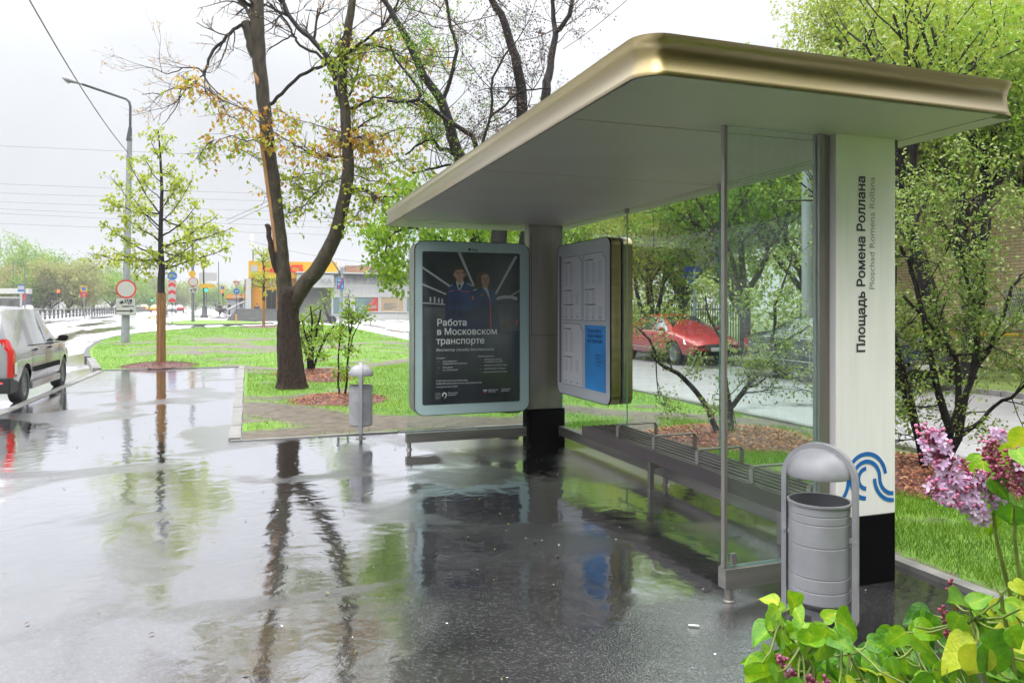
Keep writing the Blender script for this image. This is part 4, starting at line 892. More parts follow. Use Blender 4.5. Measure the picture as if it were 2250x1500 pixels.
def puck(mb, M, r, mi=0, th=.02, n=36):
    a = [M(r * math.cos(6.2832 * i / n), r * math.sin(6.2832 * i / n), k) for k in (0, th) for i in range(n)]
    mb.add(a, [tuple(range(n)), tuple(n + i for i in range(n))] + [(i, (i + 1) % n, n + (i + 1) % n, n + i) for i in range(n)], mi)
SM = [SIGNW, SIGNR, SIGNB, SIGNK, SIGNY]
def sign(name, label, px, py, d, draw, cat='road sign', group=None):
    p = P(px, py, d); t = thing(name, label, cat, p, group); mb = MB(); draw(mb, face(p, 1)); mb.build('sign_face', SM, t); return t
def no_vehicles(r):
    def f(mb, M): puck(mb, M, r, 1); disc(mb, M, r * .985, 1, .022); disc(mb, M, r * .83, 0, .025)
    return f
def weight_plate(w_, h_, detail=True):
    def f(mb, M):
        plate(mb, M, -w_, -h_, w_, h_, 3); rect(mb, M, -w_ * .97, -h_ * .95, w_ * .97, h_ * .95, 0, .023)
        rect(mb, M, -.1 * w_, -.15 * h_, .66 * w_, .62 * h_, 3, .026); rect(mb, M, -.62 * w_, -.42 * h_, -.2 * w_, -.02 * h_, 3, .026); rect(mb, M, -.5 * w_, -.05 * h_, -.22 * w_, .25 * h_, 3, .026); rect(mb, M, -.2 * w_, -.36 * h_, .66 * w_, -.26 * h_, 3, .026)
        for x in (-.42, .3, .5): disc(mb, M, .1 * h_ * 1.5, 3, .027, 14, x * w_, -.5 * h_)
        text_mb(mb, '2,5т', h_ * .75, lambda x, y, z: M(-.02 * w_ + x, -.02 * h_ + y, .03), 0, width=w_ * .58, thick=0, bold=.004)
    return f
def arrow_plate(w_, h_):
    def f(mb, M):
        plate(mb, M, -w_, -h_, w_, h_, 3); rect(mb, M, -w_ * .97, -h_ * .95, w_ * .97, h_ * .95, 0, .023)
        rect(mb, M, -.95 * w_, -.14 * h_, .45 * w_, .14 * h_, 3, .026); mb.add([M(.4 * w_, -.5 * h_, .026), M(.78 * w_, 0, .026), M(.4 * w_, .5 * h_, .026)], [(0, 1, 2)], 3)
    return f
def pole(name, label, base, top, r0, r1, m_=POLE, cat='pole', group=None, extra=None):
    t = thing(name, label, cat, base, group); mb = MB(); mb.tube([base, top], [r0, r1], 12); mb.build('post', m_, t)
    if extra: extra(t)
    return t
b = G(275, 750, .1); dL = depth(b)
def lamp_arm(t):
    top = P(285, 300, dL); mb = MB(); mb.tube([P(283.5, 310, dL), P(286, 280, dL)], [.13, .07], 12); mb.tube([P(286, 284, dL), P(286.5, 235, dL), P(284, 224, dL), P(277, 218, dL), P(230, 202, dL - .5), P(180, 185, dL - 1.2)], .055, 10); mb.build('arm', POLED, t)
    a, c = P(180, 185, dL - 1.2), P(136, 170, dL - 1.8); u = (c - a).normalized(); mb = MB(); mb.tube([a, a + u * .15, a + u * .5, c - u * .12, c], [.06, .09, .17, .15, .04], 14, flat=.55); la = mb.build('lamp_head', mat('lamp_shell', (.16, .165, .17), .4, .3), t)
    mb = MB(); dn = Vector((0, 0, -.075)); mb.tube([a + u * .42 + dn, a + u * .55 + dn * 1.3, c - u * .2 + dn * 1.3, c - u * .08 + dn], [.05, .13, .12, .04], 12, flat=.5); mb.build('lamp_glass', SIGNW, la)
pole('street_lamp', 'tall grey street lamp with curved arm on the lawn behind the estate car', b, P(285, 300, dL), .18, .10, mat('lamp_column', (.21, .225, .235), .5, .0, var=.15, scale=6), 'street lamp', extra=lamp_arm)
dS = dL - .22; k = dS / FPX
sign('no_vehicles_sign', 'round red ringed white sign on the street lamp behind the estate car', 277, 635, dS, no_vehicles(20.5 * k), group='red ringed white signs')
sign('weight_plate', 'white plate with lorry picture and 2,5т under the round sign', 276, 663, dS, weight_plate(19.5 * k, 9 * k))
sign('arrow_plate', 'white plate with a black arrow on the street lamp', 277, 683, dS, arrow_plate(20 * k, 9 * k))
b2 = G(424, 707, .07); d2 = depth(b2)
pole('lamp_column', 'grey lamp column on the traffic island carrying a round sign', b2, P(423, 485, d2), .15, .09, POLE, 'street lamp')
k2 = (d2 - .3) / FPX
sign('no_vehicles_sign', 'small round red ringed white sign on the island column', 424.5, 619, d2 - .3, no_vehicles(10.2 * k2), group='red ringed white signs')
sign('weight_plate', 'small white weight plate below the sign on the island column', 424.5, 637, d2 - .3, weight_plate(10 * k2, 6 * k2))
def yl(mb, M): puck(mb, M, 7.2 * k2, 4)
sign('yellow_sign', 'small yellow round sign above the island column sign', 422.5, 602, d2 - .25, yl)
b3 = G(378, 711.5, .05); d3 = depth(b3); k3 = d3 / FPX
pole('sign_pole', 'thin post of the blue cycle sign and chevrons on the traffic island', b3, P(378.5, 596, d3 + .06), .035, .035, POLED, 'pole', 'thin sign posts')
def cyc(mb, M):
    r = 10.2 * k3; puck(mb, M, r, 0); disc(mb, M, r * .93, 2, .024)
    for s_ in (-1, 1): disc(mb, M, r * .25, 0, .027, 16, s_ * .42 * r, -.12 * r); disc(mb, M, r * .13, 2, .03, 12, s_ * .42 * r, -.12 * r)
    a = [(math.cos(R(q)), math.sin(R(q))) for q in range(20, 161, 14)]
    mb.add([M(.42 * r * s_ * x, -.1 * r + .42 * r * s_ * y, .028) for x, y in a for s_ in (.75, 1.1)], [(2 * i, 2 * i + 1, 2 * i + 3, 2 * i + 2) for i in range(len(a) - 1)], 0)
sign('cycle_sign', 'round blue sign above the red chevron board', 378.5, 606, d3, cyc)
def chev(mb, M):
    w_, h_ = 8 * k3, 24 * k3; plate(mb, M, -w_, -h_, w_, h_, 0)
    for i in range(3):
        y0 = -h_ + i * 16 * k3; s_ = 7.4 * k3; b_ = 6.5 * k3 if i == 0 else 9 * k3
        mb.add([M(-s_, y0 + .6 * k3, .024), M(s_, y0 + .6 * k3, .024), M(s_, y0 + b_ - 1 * k3, .024), M(0, y0 + b_ + 3 * k3, .024), M(-s_, y0 + b_ - 1 * k3, .024)], [(0, 1, 2, 3, 4)], 1)
        if i: mb.add([M(-s_, y0, .027), M(0, y0 + 4.5 * k3, .027), M(s_, y0, .027)], [(0, 1, 2)], 0)
    for s_ in (-1, 1): mb.add([M(s_ * 7.4 * k3, h_ - .6 * k3, .024), M(s_ * 7.4 * k3, h_ - 4.5 * k3, .024), M(s_ * 2 * k3, h_ - .6 * k3, .024)], [(0, 1, 2)], 1)
sign('chevron_board', 'tall white board with red chevrons pointing up on the island', 378, 640, d3, chev)
b4 = G(519, 709.5, .04); d4 = depth(b4); k4 = d4 / FPX
def stake(t): mb = MB(); mb.box((b4.x - .06, b4.y - .06, b4.z), (b4.x + .06, b4.y + .06, b4.z + .8)); mb.build('stake', mat('stake_orange', (.55, .25, .05), .6), t)
pole('sign_pole', 'thin post of the blue turn right sign near the steps', b4, P(519.5, 620, d4 + .05), .03, .03, POLED, 'pole', 'thin sign posts', stake)
def giveway(mb, M):
    r = 7.4 * k4
    for s_, mi, kk in ((1, 1, .0), (.62, 0, .012)): mb.add([M(-r * s_, r * .8 * s_ , kk), M(r * s_, r * .8 * s_, kk), M(0, -r * s_ * .85, kk)], [(0, 1, 2)], mi)
sign('give_way_sign', 'white triangle with red edge above the blue turn right sign', 519.5, 624, d4, giveway)
def right(mb, M):
    r = 7 * k4; puck(mb, M, r, 0); disc(mb, M, r * .94, 2, .024); rect(mb, M, -.4 * r, -.5 * r, -.18 * r, .2 * r, 0, .028); rect(mb, M, -.4 * r, .0 * r, .2 * r, .25 * r, 0, .029); mb.add([M(.15 * r, -.2 * r, .03), M(.62 * r, .12 * r, .03), M(.15 * r, .45 * r, .03)], [(0, 1, 2)], 0)
sign('turn_right_sign', 'round blue sign with a white right turn arrow', 519.5, 640, d4, right)
b5 = G(749, 716); d5 = depth(b5); k5 = d5 / FPX
def brace(t): mb = MB(); mb.tube([P(745, 595, d5), P(748, 603, d5), P(750, 606, d5)], [.07, .14, .12], 10); mb.tube([P(725, 566, d5), P(746, 597, d5)], .05, 8); mb.tube([P(750, 592, d5), P(818, 578, d5 + 1)], .03, 6); mb.build('bracket', POLED, t)
pole('lamp_column', 'pale grey column right of the forked tree carrying a blue square sign', b5, P(751, 588, d5), .15, .12, mat('pale_column', (.22, .26, .28), .4, .1), 'street lamp', extra=brace)
def zone_end(mb, M):
    w_, h_ = 8.6 * k5, 13 * k5; plate(mb, M, -w_, -h_, w_, h_, 0); rect(mb, M, -w_ * .92, -h_ * .95, w_ * .92, h_ * .95, 2, .024)
    rect(mb, M, -.65 * w_, .45 * h_, .1 * w_, .65 * h_, 0, .027); rect(mb, M, -.5 * w_, .6 * h_, -.05 * w_, .75 * h_, 0, .027); rect(mb, M, -.6 * w_, -.3 * h_, -.2 * w_, .05 * h_, 0, .027); rect(mb, M, .3 * w_, -.7 * h_, .7 * w_, -.45 * h_, 0, .027); rect(mb, M, .42 * w_, -.5 * h_, .6 * w_, -.2 * h_, 0, .027)
    mb.add([M(-.95 * w_, -h_ * .95, .03), M(-.65 * w_, -h_ * .95, .03), M(.95 * w_, .95 * h_, .03), M(.65 * w_, .95 * h_, .03)], [(0, 1, 2, 3)], 1)
sign('zone_end_sign', 'blue square sign crossed by a red diagonal band', 748, 623, d5 - .2, zone_end)
b6 = G(863, 699.5); d6 = depth(b6)
pole('blue_pole', 'bright blue post in front of the white shop windows', b6, P(863.5, 610, d6), .11, .11, mat('pole_blue', (.015, .14, .32), .4), 'pole')
pole('white_pole', 'thin white post near the right end of the white shop', G(875, 708), P(875, 645, depth(G(875, 708))), .03, .03, SIGNW, 'pole')
# lantern with a heavy foot, traffic lights
b7 = G(449, 697.5); d7 = depth(b7)
def lfoot(t):
    mb = MB(); mb.lathe([(.45, 0), (.42, .25), (.3, .4), (.24, 1.3), (.14, 1.6)], b7, 14); mb.build('foot', POLED, t)
pole('lamp_column', 'dark cast column with a heavy foot right of the island column', b7, P(446.5, 560, d7), .13, .09, POLED, 'street lamp', extra=lfoot)
def yboard(mb, M): kk = d7 / FPX; plate(mb, M, -16 * kk, -4.4 * kk, 16 * kk, 4.4 * kk, 4)
sign('yellow_board', 'long yellow board on the dark cast column', 455, 628, d7 - .3, yboard)
def tlight(px, py, d, label, pb, on):
    p = P(px, py, d); q = P(pb[0], pb[1], d); q.z = gz(q.y); t = thing('traffic_light', label, 'traffic light', q, 'far traffic lights')
    mb = MB(); mb.tube([q, p], .05, 8); mb.build('post', POLED, t); k = d / FPX; mb = MB(); mb.box((p.x - .16, p.y - .1, p.z - .45), (p.x + .16, p.y + .1, p.z + .45), bev=.03); h = mb.build('housing', SIGNK, t)
    mb = MB(); M = face(p - FWD * .14, 1); disc(mb, M, .17, 0, 0, 16, 0, -.28 if on == 'g' else .28); mb.build('lit_lens', mat('lens_green', (0, .5, .3), .3, emit=((.0, 1, .6), 3)) if on == 'g' else mat('lens_red', (.5, .02, 0), .3, emit=((1, .08, .02), 3)), h)
tlight(453.5, 633, 105, 'traffic light showing green beside the dark cast column', (455, 694), 'g')
tlight(334.5, 657, 170, 'far traffic light showing green left of the sleeved young tree', (334.5, 684), 'g')
tlight(490, 645, 120, 'traffic light showing red among the people near the steps', (490, 690), 'r')
tlight(130, 645, 92, 'traffic light showing red under a yellow square sign by the barrier', (128, 700), 'r')
def ysq(px, py, d, s_, lab):
    def f(mb, M): k = d / FPX; plate(mb, M, -s_ * k, -s_ * k, s_ * k, s_ * k, 4); rect(mb, M, -s_ * .6 * k, -s_ * .6 * k, s_ * .6 * k, s_ * .6 * k, 2, .026)
    sign('crossing_sign', lab, px, py, d, f, group='yellow edged crossing signs')
ysq(184, 634, 91.5, 6.5, 'yellow square sign with blue centre above the barrier'); ysq(489, 632, 119, 5.5, 'yellow square sign with blue centre near the steps')
def redd(mb, M): k = 91.5 / FPX; plate(mb, M, -6.5 * k, -5.5 * k, 6.5 * k, 5.5 * k, 1); disc(mb, M, 2 * k, 0, .026)
sign('red_sign', 'small red sign with white dot under the yellow square one', 184, 647, 91.4, redd)
pole('sign_pole', 'post of the yellow square and red signs by the barrier', G(186, 699), P(184, 640, 91.6), .05, .05, POLED, 'pole', 'thin sign posts')
def wboard(mb, M):
    k = 120 / FPX; plate(mb, M, -18 * k, -9 * k, 18 * k, 9 * k, 0)
sign('direction_board', 'large pale road direction board hanging over the road', 457, 608, 120, wboard)
pole('far_column', 'thin grey column far along the road behind the people', P(481, 692, 150) * 1, P(480, 575, 150), .12, .08, POLE, 'street lamp')
for i, (px, yt, d, lab) in enumerate(((29 * 1.0, 575, 135, 'grey column among the far trees above the estate car roof'), (55, 585, 115, 'dark post beside the far bus stop sign'),)):
    b_ = P(px, 678, d); b_.z = gz(b_.y); pole('far_column', lab, b_, P(px, yt, d), .12, .08, POLE, 'street lamp')
# blue street name sign and lamp column behind the shelter
b8 = P(1526, 720, 24); b8.z = 0; pole('street_name_pole', 'grey blue post with blue street name boards behind the shelter glass', b8, P(1526, 590, 24), .045, .045, mat('pole_slate', (.16, .22, .28), .4), 'pole',
     extra=lambda t: [(lambda mb: (mb.box((P(1505 + dx, yy, 24).x, P(1505 + dx, yy, 24).y - .02, P(0, yy + hh, 24).z), (P(1547 + dx, yy, 24).x, P(1505 + dx, yy, 24).y + .02, P(0, yy, 24).z)), mb.build('name_board', mat('board_blue', (.015, .05, .30), .4), t)))(MB()) for dx, yy, hh in ((0, 585, 13), (-6, 602, 9), (4, 614, 9))])
b9 = P(1775, 678, 19.6); b9.z = .06; pole('lamp_column', 'thick grey lamp column among the leaves behind the shelter glass', b9, P(1772, 250, 19.6), .15, .13, mat('column_steel', (.33, .35, .37), .4, .3), 'street lamp')
# ------------------------------------------------------------------ median barrier
bar_ = thing('median_barrier', 'dark low barrier with many short posts along the middle of the wide road', 'barrier', (-20.8, 72, 0))
ys = frange(66, 262, 2.02)[:97]
for y in ys:
    mb = MB(); mb.box((-20.88, y - .17, gz(y) - .1), (-20.72, y + .17, gz(y) + 1.08)); mb.build('post', POLED, bar_)
mb = MB()
for z in (.28, .52, 1.04):
    pts = [(-20.68, y, gz(y) + z) for y in (66, 100, 140, 184, 262)]; mb.tube(pts, .06, 6)
mb.build('rail', mat('barrier_rail', (.10, .10, .105), .4, .3), bar_)
# ------------------------------------------------------------------ buildings
TILE = mat('white_tile', (.42, .425, .43), .35, var=.06, scale=.6)
sw = thing('white_shop', 'low white tiled shop with raised pale letters and poster windows', 'building', (15, 84, gz(84)))
gzb = gz(84); F = 84.0
def fx(px, Y=F): u = (px - 1125) / FPX; return Y * (SI + u * CO) / (CO - u * SI)
def fz(px, py, Y=F): return HCAM + (678 - py) * depth(Vector((fx(px, Y), Y, 0))) / FPX
mb = MB(); xl, xr, zt = fx(728), fx(1120), fz(790, 602)
mb.box((xl, F, gzb - .3), (xr, F + 14, zt - .02)); mb.box((fx(652), F - .6, fz(690, 632)), (xl + .2, F + 6, fz(690, 603)))
mb.box((fx(655), F + 2.2, gzb - .3), (xl, F + 6, fz(690, 632)))
mb.build('wall', TILE, sw)
mb = MB(); mb.box((fx(652) - .1, F - .72, zt - .02), (xr, F + 14, zt + .14)); mb.box((xl, F - .1, fz(790, 650) - .05), (xr, F, fz(790, 650) + .04)); mb.box((xl, F - .25, gzb - .3), (xr, F, gzb + .28)); mb.build('cornice', mat('white_band', (.45, .45, .45), .4), sw)
mb = MB()
for px in range(740, 1120, 18): mb.box((fx(px), F - .012, fz(790, 650)), (fx(px) + .03, F + .01, zt))
for py in (620, 633): mb.box((xl, F - .012, fz(790, py)), (xr, F + .01, fz(790, py) + .03))
mb.build('tile_joints', mat('joint_grey', (.32, .33, .34), .6), sw)
wins = [(732, 748, 653, 690, 0), (780, 831, 653, 684, 1), (837, 886, 653, 684, 2), (893, 1100, 653, 684, 3)]
for a, b, t_, bo, kind in wins:
    mb = MB(); x0, x1, z0, z1 = fx(a), fx(b), fz(a, bo), fz(a, t_)
    for q in ((x0 - .12, z0 - .12, x1 + .12, z0), (x0 - .12, z1, x1 + .12, z1 + .12), (x0 - .12, z0, x0, z1), (x1, z0, x1 + .12, z1)): mb.box((q[0], F - .10, q[1]), (q[2], F + .02, q[3]))
    wf = mb.build('window', mat('white_frame', (.48, .48, .48), .4), sw)
    mb = MB(); mb.box((x0, F - .04, z0), (x1, F + .01, z1), 0)
    if kind == 1:
        mb.add([(x0 + (x1 - x0) * .38, F - .05, z0), (x1, F - .05, z0), (x1, F - .05, z1), (x0 + (x1 - x0) * .78, F - .05, z1)], [(0, 1, 2, 3)], 1)
        for i in range(5): mb.add([(x0 + (x1 - x0) * (.2 + .07 * i), F - .055, z0), (x0 + (x1 - x0) * (.225 + .07 * i), F - .055, z0), (x0 + (x1 - x0) * (.60 + .07 * i), F - .055, z1 * .9 + z0 * .1), (x0 + (x1 - x0) * (.58 + .07 * i), F - .055, z1 * .9 + z0 * .1)], [(0, 1, 2, 3)], 2 if i < 3 else 4)
        for i in range(3): mb.box((x0 + (x1 - x0) * (.66 + .03 * i), F - .07, z0 + .35 + .12 * i), (x0 + (x1 - x0) * (.92), F - .058, z0 + .41 + .12 * i), 4)
    if kind == 2:
        mb.box((x0, F - .045, z0), (x1, F - .041, z1), 3)
        for i in range(5): mb.box((x0 + .3, F - .052, z0 + .25 + .14 * i), (x0 + (1.2 + .4 * (i % 3)), F - .047, z0 + .31 + .14 * i), 2)
    mb.build('pane', [mat('shop_glass', (.16, .24, .26), .08, spec=.8), mat('poster_red', (.40, .05, .025), .5), mat('poster_teal', (.06, .12, .14), .5), mat('poster_sand', (.36, .27, .17), .5), SIGNW], wf)
mb = MB(); zl = fz(790, 620); text_mb(mb, 'ГРУЗИН', 1.15, lambda x, y, z: (fx(762) + x, F - .12 - z, zl + y), 0, width=fx(862) - fx(762), thick=.06, bold=.02); mb.build('raised_letters', mat('letter_grey', (.27, .28, .30), .4), sw); mb = MB(); text_mb(mb, 'КА', .7, lambda x, y, z: (fx(702) + x, F - .66 - z, fz(702, 622) + y), 0, width=1.2, thick=.03); mb.build('raised_letters', mat('letter_grey', (.27, .28, .30), .4), sw)
mb = MB(); mb.box((fx(768), F + 3, zt), (fx(850), F + 8, zt + 1.1)); mb.build('roof_structure', mat('timber_cladding', (.26, .14, .09), .6, var=.2, scale=1, stretch=(.1, .1, 9)), sw)
mb = MB(); mb.box((fx(735), F + 4, zt), (fx(767), F + 8, fz(750, 580))); mb.box((fx(735), F + 5, fz(750, 580)), (fx(752), F + 7, fz(750, 568))); mb.build('plant_room', mat('plant_white', (.42, .42, .42), .5), sw)
for i, (a, b) in enumerate(((810, 826), (816, 832), (824, 843), (727, 722), (733, 727), (737, 733))):
    mb = MB(); mb.tube([(fx(a), F + 1.0, zt + .1), (fx(b), F + 1.0, fz(b, 578))], .10, 8); mb.build('roof_strut', POLED, sw)
YF = 84.6
sy = thing('yellow_shop', 'yellow shop front with red letters above a dark door and grey steps', 'building', (4, YF, gzb))
YEL = mat('yellow_panel', (.55, .30, .005), .4, var=.04, scale=1)
mb = MB(); mb.box((fx(546, YF), YF, fz(600, 611, YF)), (fx(741, YF), YF + 8, fz(600, 574, YF))); fas = mb.build('fascia', YEL, sy)
mb = MB(); mb.box((fx(553, YF), YF + .5, gzb + .9), (fx(652, YF), YF + 8, fz(600, 611, YF))); mb.build('wall', mat('orange_panel', (.48, .20, .008), .45, var=.08, scale=.5), sy)
mb = MB(); mb.box((fx(540, YF), YF - .2, gzb + .9), (fx(552, YF), YF + 8, fz(545, 612, YF))); mb.build('side_wall', TILE, sy)
mb = MB(); mb.box((fx(586, YF), YF + .40, gzb + 1.2), (fx(606, YF), YF + .54, fz(600, 637, YF))); dr = mb.build('door', mat('dark_glazing', (.02, .022, .025), .15), sy)
mb = MB()
for px in (585, 595.5, 605): mb.box((fx(px, YF), YF + .36, gzb + 1.2), (fx(px, YF) + .12, YF + .40, fz(600, 636, YF)))
mb.build('door_frame', SIGNK, dr)
mb = MB(); mb.box((fx(557, YF), YF + .35, fz(600, 629, YF)), (fx(567, YF), YF + .55, fz(600, 615, YF))); mb.box((fx(591, YF), YF + .35, fz(600, 629, YF)), (fx(602, YF), YF + .55, fz(600, 615, YF))); mb.build('window', mat('dim_window', (.3, .24, .16), .2, var=.5, scale=4), sy)
mb = MB(); z0 = fz(650, 598, YF); text_mb(mb, "C'S", 1.1, lambda x, y, z: (fx(637, YF) + x, YF - .08 - z, z0 + y), 0, width=fx(664, YF) - fx(637, YF), thick=.05, bold=.05)
for a, b, c, d in ((575, 578, 588, 598), (579, 583, 591, 594), (586, 592, 592, 596), (593, 599, 588, 597), (600, 604, 590, 598)): mb.box((fx(a, YF), YF - .1, fz(a, d, YF)), (fx(b, YF), YF - .02, fz(a, c, YF)), bev=.03)
mb.build('red_letters', mat('letter_red', (.66, .012, .01), .4), fas)
mb = MB(); mb.box((fx(551, YF), YF - .06, fz(558, 597, YF)), (fx(566, YF), YF - .01, fz(558, 583, YF)), bev=.02); mb.build('emblem', SIGNW, fas)
st = thing('entrance_steps', 'broad grey steps with a white handrail up to the yellow shop', 'steps', (2, 81, gzb))
mb = MB()
for i in range(8): mb.box((fx(498 + i * 3, 81) , 79.6 + i * .5, gzb - .3), (fx(650, 81), 84.4, gzb + .15 * (i + 1)))
mb.build('steps', mat('step_stone', (.12, .12, .12), .35, var=.2, scale=2), st)
mb = MB(); mb.tube([P(499, 681, 80), P(543, 660, 83)], .10, 8); mb.tube([P(499, 681, 80), P(499, 697, 80)], .05, 6); mb.tube([P(543, 660, 83), P(543, 680, 83)], .05, 6); mb.build('handrail', SIGNW, st)
ki = thing('kiosk', 'small kiosk with an orange lit sign far behind the steps', 'building', P(515, 690, 125))
mb = MB(); a, b = P(498, 655, 125), P(540, 655, 125)
mb.box((a.x, a.y, gz(a.y)), (b.x, a.y + 4, P(0, 655, 125).z)); mb.build('wall', mat('kiosk_wall', (.25, .26, .28), .5, var=.3, scale=.6), ki)
mb = MB(); mb.box((a.x - .1, a.y - .3, P(0, 656, 125).z), (b.x, a.y, P(0, 646, 125).z)); fk = mb.build('sign_box', mat('kiosk_orange', (.5, .2, .006), .4), ki)
mb = MB()
for i in range(9): mb.box((a.x + .9 + i * .17, a.y - .33, P(0, 653, 125).z), (a.x + 1.02 + i * .17, a.y - .3, P(0, 649.5 - (i % 3) * .4, 125).z))
mb.build('white_letters', SIGNW, fk)
fl = thing('flag', 'red feather flag on a pole left of the yellow shop', 'flag', P(540, 668, 82)); mb = MB(); mb.tube([P(537, 690, 82), P(538, 612, 82)], .03, 6); mb.build('pole', POLE, fl)
mb = MB(); mb.add([P(538, 613, 82), P(543, 618, 82.1), P(546, 628, 82), P(541, 640, 82.1), P(538, 642, 82), P(536, 636, 82)], [(0, 1, 2, 3, 4, 5)]); mb.build('cloth', mat('flag_cloth', (.65, .10, .02), .6), fl)
am = thing('antenna_mast', 'thin mast with a white panel antenna rising behind the yellow shop', 'antenna', P(556, 660, 100))
mb = MB(); mb.tube([P(557, 690, 100), P(556, 528, 100)], .10, 8); mb.tube([P(550, 548, 100), P(568, 545, 100)], .05, 6); mb.build('mast', POLE, am); mb = MB(); q = P(554, 535, 99.7); mb.box((q.x - .25, q.y - .1, P(0, 548, 99.7).z), (q.x + .25, q.y + .1, P(0, 515, 99.7).z), bev=.05); mb.box((q.x + .5, q.y - .1, P(0, 552, 99.7).z), (q.x + .8, q.y + .1, P(0, 540, 99.7).z), bev=.05); mb.build('panel_antenna', mat('antenna_white', (.6, .62, .64), .5), am)
# far bus stop over the road
fs_ = thing('far_bus_stop', 'far bus stop shelter with pale roof across the wide road', 'bus shelter', P(10, 690, 120))
mb = MB(); a, b = P(-45, 636, 125), P(36, 636, 120); mb.box((min(a.x, b.x), a.y - 1, P(0, 644, 122).z), (max(a.x, b.x), a.y + 1.5, P(0, 632, 122).z)); mb.build('roof', mat('far_roof', (.5, .5, .48), .5), fs_)
mb = MB(); mb.box((b.x - 1.0, a.y - 1, gz(a.y)), (b.x - .2, a.y + 1.4, P(0, 643, 122).z)); mb.build('pillar', mat('far_pillar', (.06, .06, .09), .5), fs_)
mb = MB(); mb.box((min(a.x, b.x), a.y + 1.2, P(0, 672, 122).z), (b.x - 1, a.y + 1.3, P(0, 654, 122).z)); mb.build('back_panel', mat('far_panel', (.3, .31, .3), .4, var=.4, scale=1), fs_)
mb = MB(); mb.box((a.x, a.y - 1.2, P(0, 655, 122).z), (b.x - .7, a.y - 1.1, P(0, 651, 122).z)); mb.build('sign_band', SIGNW, fs_)
def bsign(mb, M): k = 112 / FPX; plate(mb, M, -6 * k, -6 * k, 6 * k, 8 * k, 0); rect(mb, M, -6 * k, -7 * k, 6 * k, -2 * k, 2, .026); rect(mb, M, -6 * k, 6 * k, 6 * k, 9 * k, 2, .026); plate(mb, M, -2.4 * k, -42 * k, 2.4 * k, -9 * k, 0)
sign('bus_stop_sign', 'white and blue stop sign post at the far bus stop', 46, 634, 112, bsign)
def rbox(mb, M): k = 112 / FPX; plate(mb, M, -3 * k, -7 * k, 3 * k, 7 * k, 1)
sign('red_sign_box', 'small red box beside the far stop sign', 52, 652, 112.5, rbox)
# beige brick house at the right
hb = thing('brick_house', 'yellow brick house with barred window and yellow gas pipe behind the shrubs', 'building', (19, 12, 0))
BRX = 18.5
def brick():
    m = mat('yellow_brick', (.42, .29, .14), .7); t, n, l, b, o = nodes_of(m); c = n.new('ShaderNodeTexCoord'); mp = n.new('ShaderNodeMapping'); mp.inputs['Rotation'].default_value = (R(90), 0, R(90)); l.new(c.outputs['Object'], mp.inputs[0])
    k = n.new('ShaderNodeTexBrick'); k.inputs['Color1'].default_value = (.70, .54, .34, 1); k.inputs['Color2'].default_value = (.62, .47, .28, 1); k.inputs['Mortar'].default_value = (.22, .16, .10, 1); k.inputs['Scale'].default_value = 1; k.inputs['Brick Width'].default_value = .26; k.inputs['Row Height'].default_value = .085; k.inputs['Mortar Size'].default_value = .008
    sx = n.new('ShaderNodeSeparateXYZ'); cb = n.new('ShaderNodeCombineXYZ'); l.new(c.outputs['Object'], sx.inputs[0]); l.new(sx.outputs['Y'], cb.inputs['X']); l.new(sx.outputs['Z'], cb.inputs['Y']); l.new(cb.outputs[0], k.inputs['Vector']); l.new(k.outputs['Color'], b.inputs['Base Color']); return m
BR = brick()
mb = MB(); mb.box((BRX, 2, 0), (BRX + 12, 19, 9)); mb.build('wall', BR, hb)
def hp(px, py): u = (px - 1125) / FPX; d = BRX / (SI + u * CO); v = P(px, py, d); return v
mb = MB(); z = hp(2100, 716).z; mb.box((BRX - .09, 2, z - .07), (BRX - .003, 19, z + .07)); mb.build('plinth_course', mat('course_stone', (.40, .34, .24), .6, var=.2), hb)
z = hp(2150, 733).z; mb = MB(); mb.tube([(BRX - .16, 1, z), (BRX - .16, 19.3, z)], .045, 8); mb.build('gas_pipe', mat('gas_yellow', (.72, .42, .01), .4), hb)
for px0, px1, y0, y1 in ((2218, 2262, 645, 708), (2165, 2190, 684, 704), (2330, 2380, 645, 708)):
    a, b = hp(px0, y1), hp(px1, y0); mb = MB(); mb.box((BRX - .05, min(a.y, b.y) - .1, a.z - .1), (BRX - .003, max(a.y, b.y) + .1, b.z + .12)); wf = mb.build('window', mat('window_stone', (.45, .42, .36), .5), hb)
    mb = MB(); mb.box((BRX - .06, min(a.y, b.y), a.z), (BRX - .052, max(a.y, b.y), b.z)); mb.build('pane', mat('dark_pane', (.05, .06, .06), .1, spec=.8), wf)
    mb = MB(); n_ = 9
    for i in range(n_):
        f = i / n_; L_ = abs(b.y - a.y); y0_ = min(a.y, b.y)
        for s_ in (0, 1):
            p1 = (BRX - .10, y0_ + L_ * f, a.z if s_ else b.z); p2 = (BRX - .10, min(y0_ + L_ * (f + .5), y0_ + L_), b.z if s_ else a.z); mb.tube([p1, p2], .012, 4)
    mb.build('grille', SIGNW, wf)
for px, y0 in ((2090, 0), (2010, 0)):
    pass
a = hp(2053, 745); mb = MB(); mb.box((BRX - .03, a.y - .55, a.z - .22), (BRX - .004, a.y + .55, a.z + .25)); mb.build('notice_board', mat('notice_white', (.5, .54, .62), .5, var=.6, scale=3, var2=(.05, .12, .4)), hb)
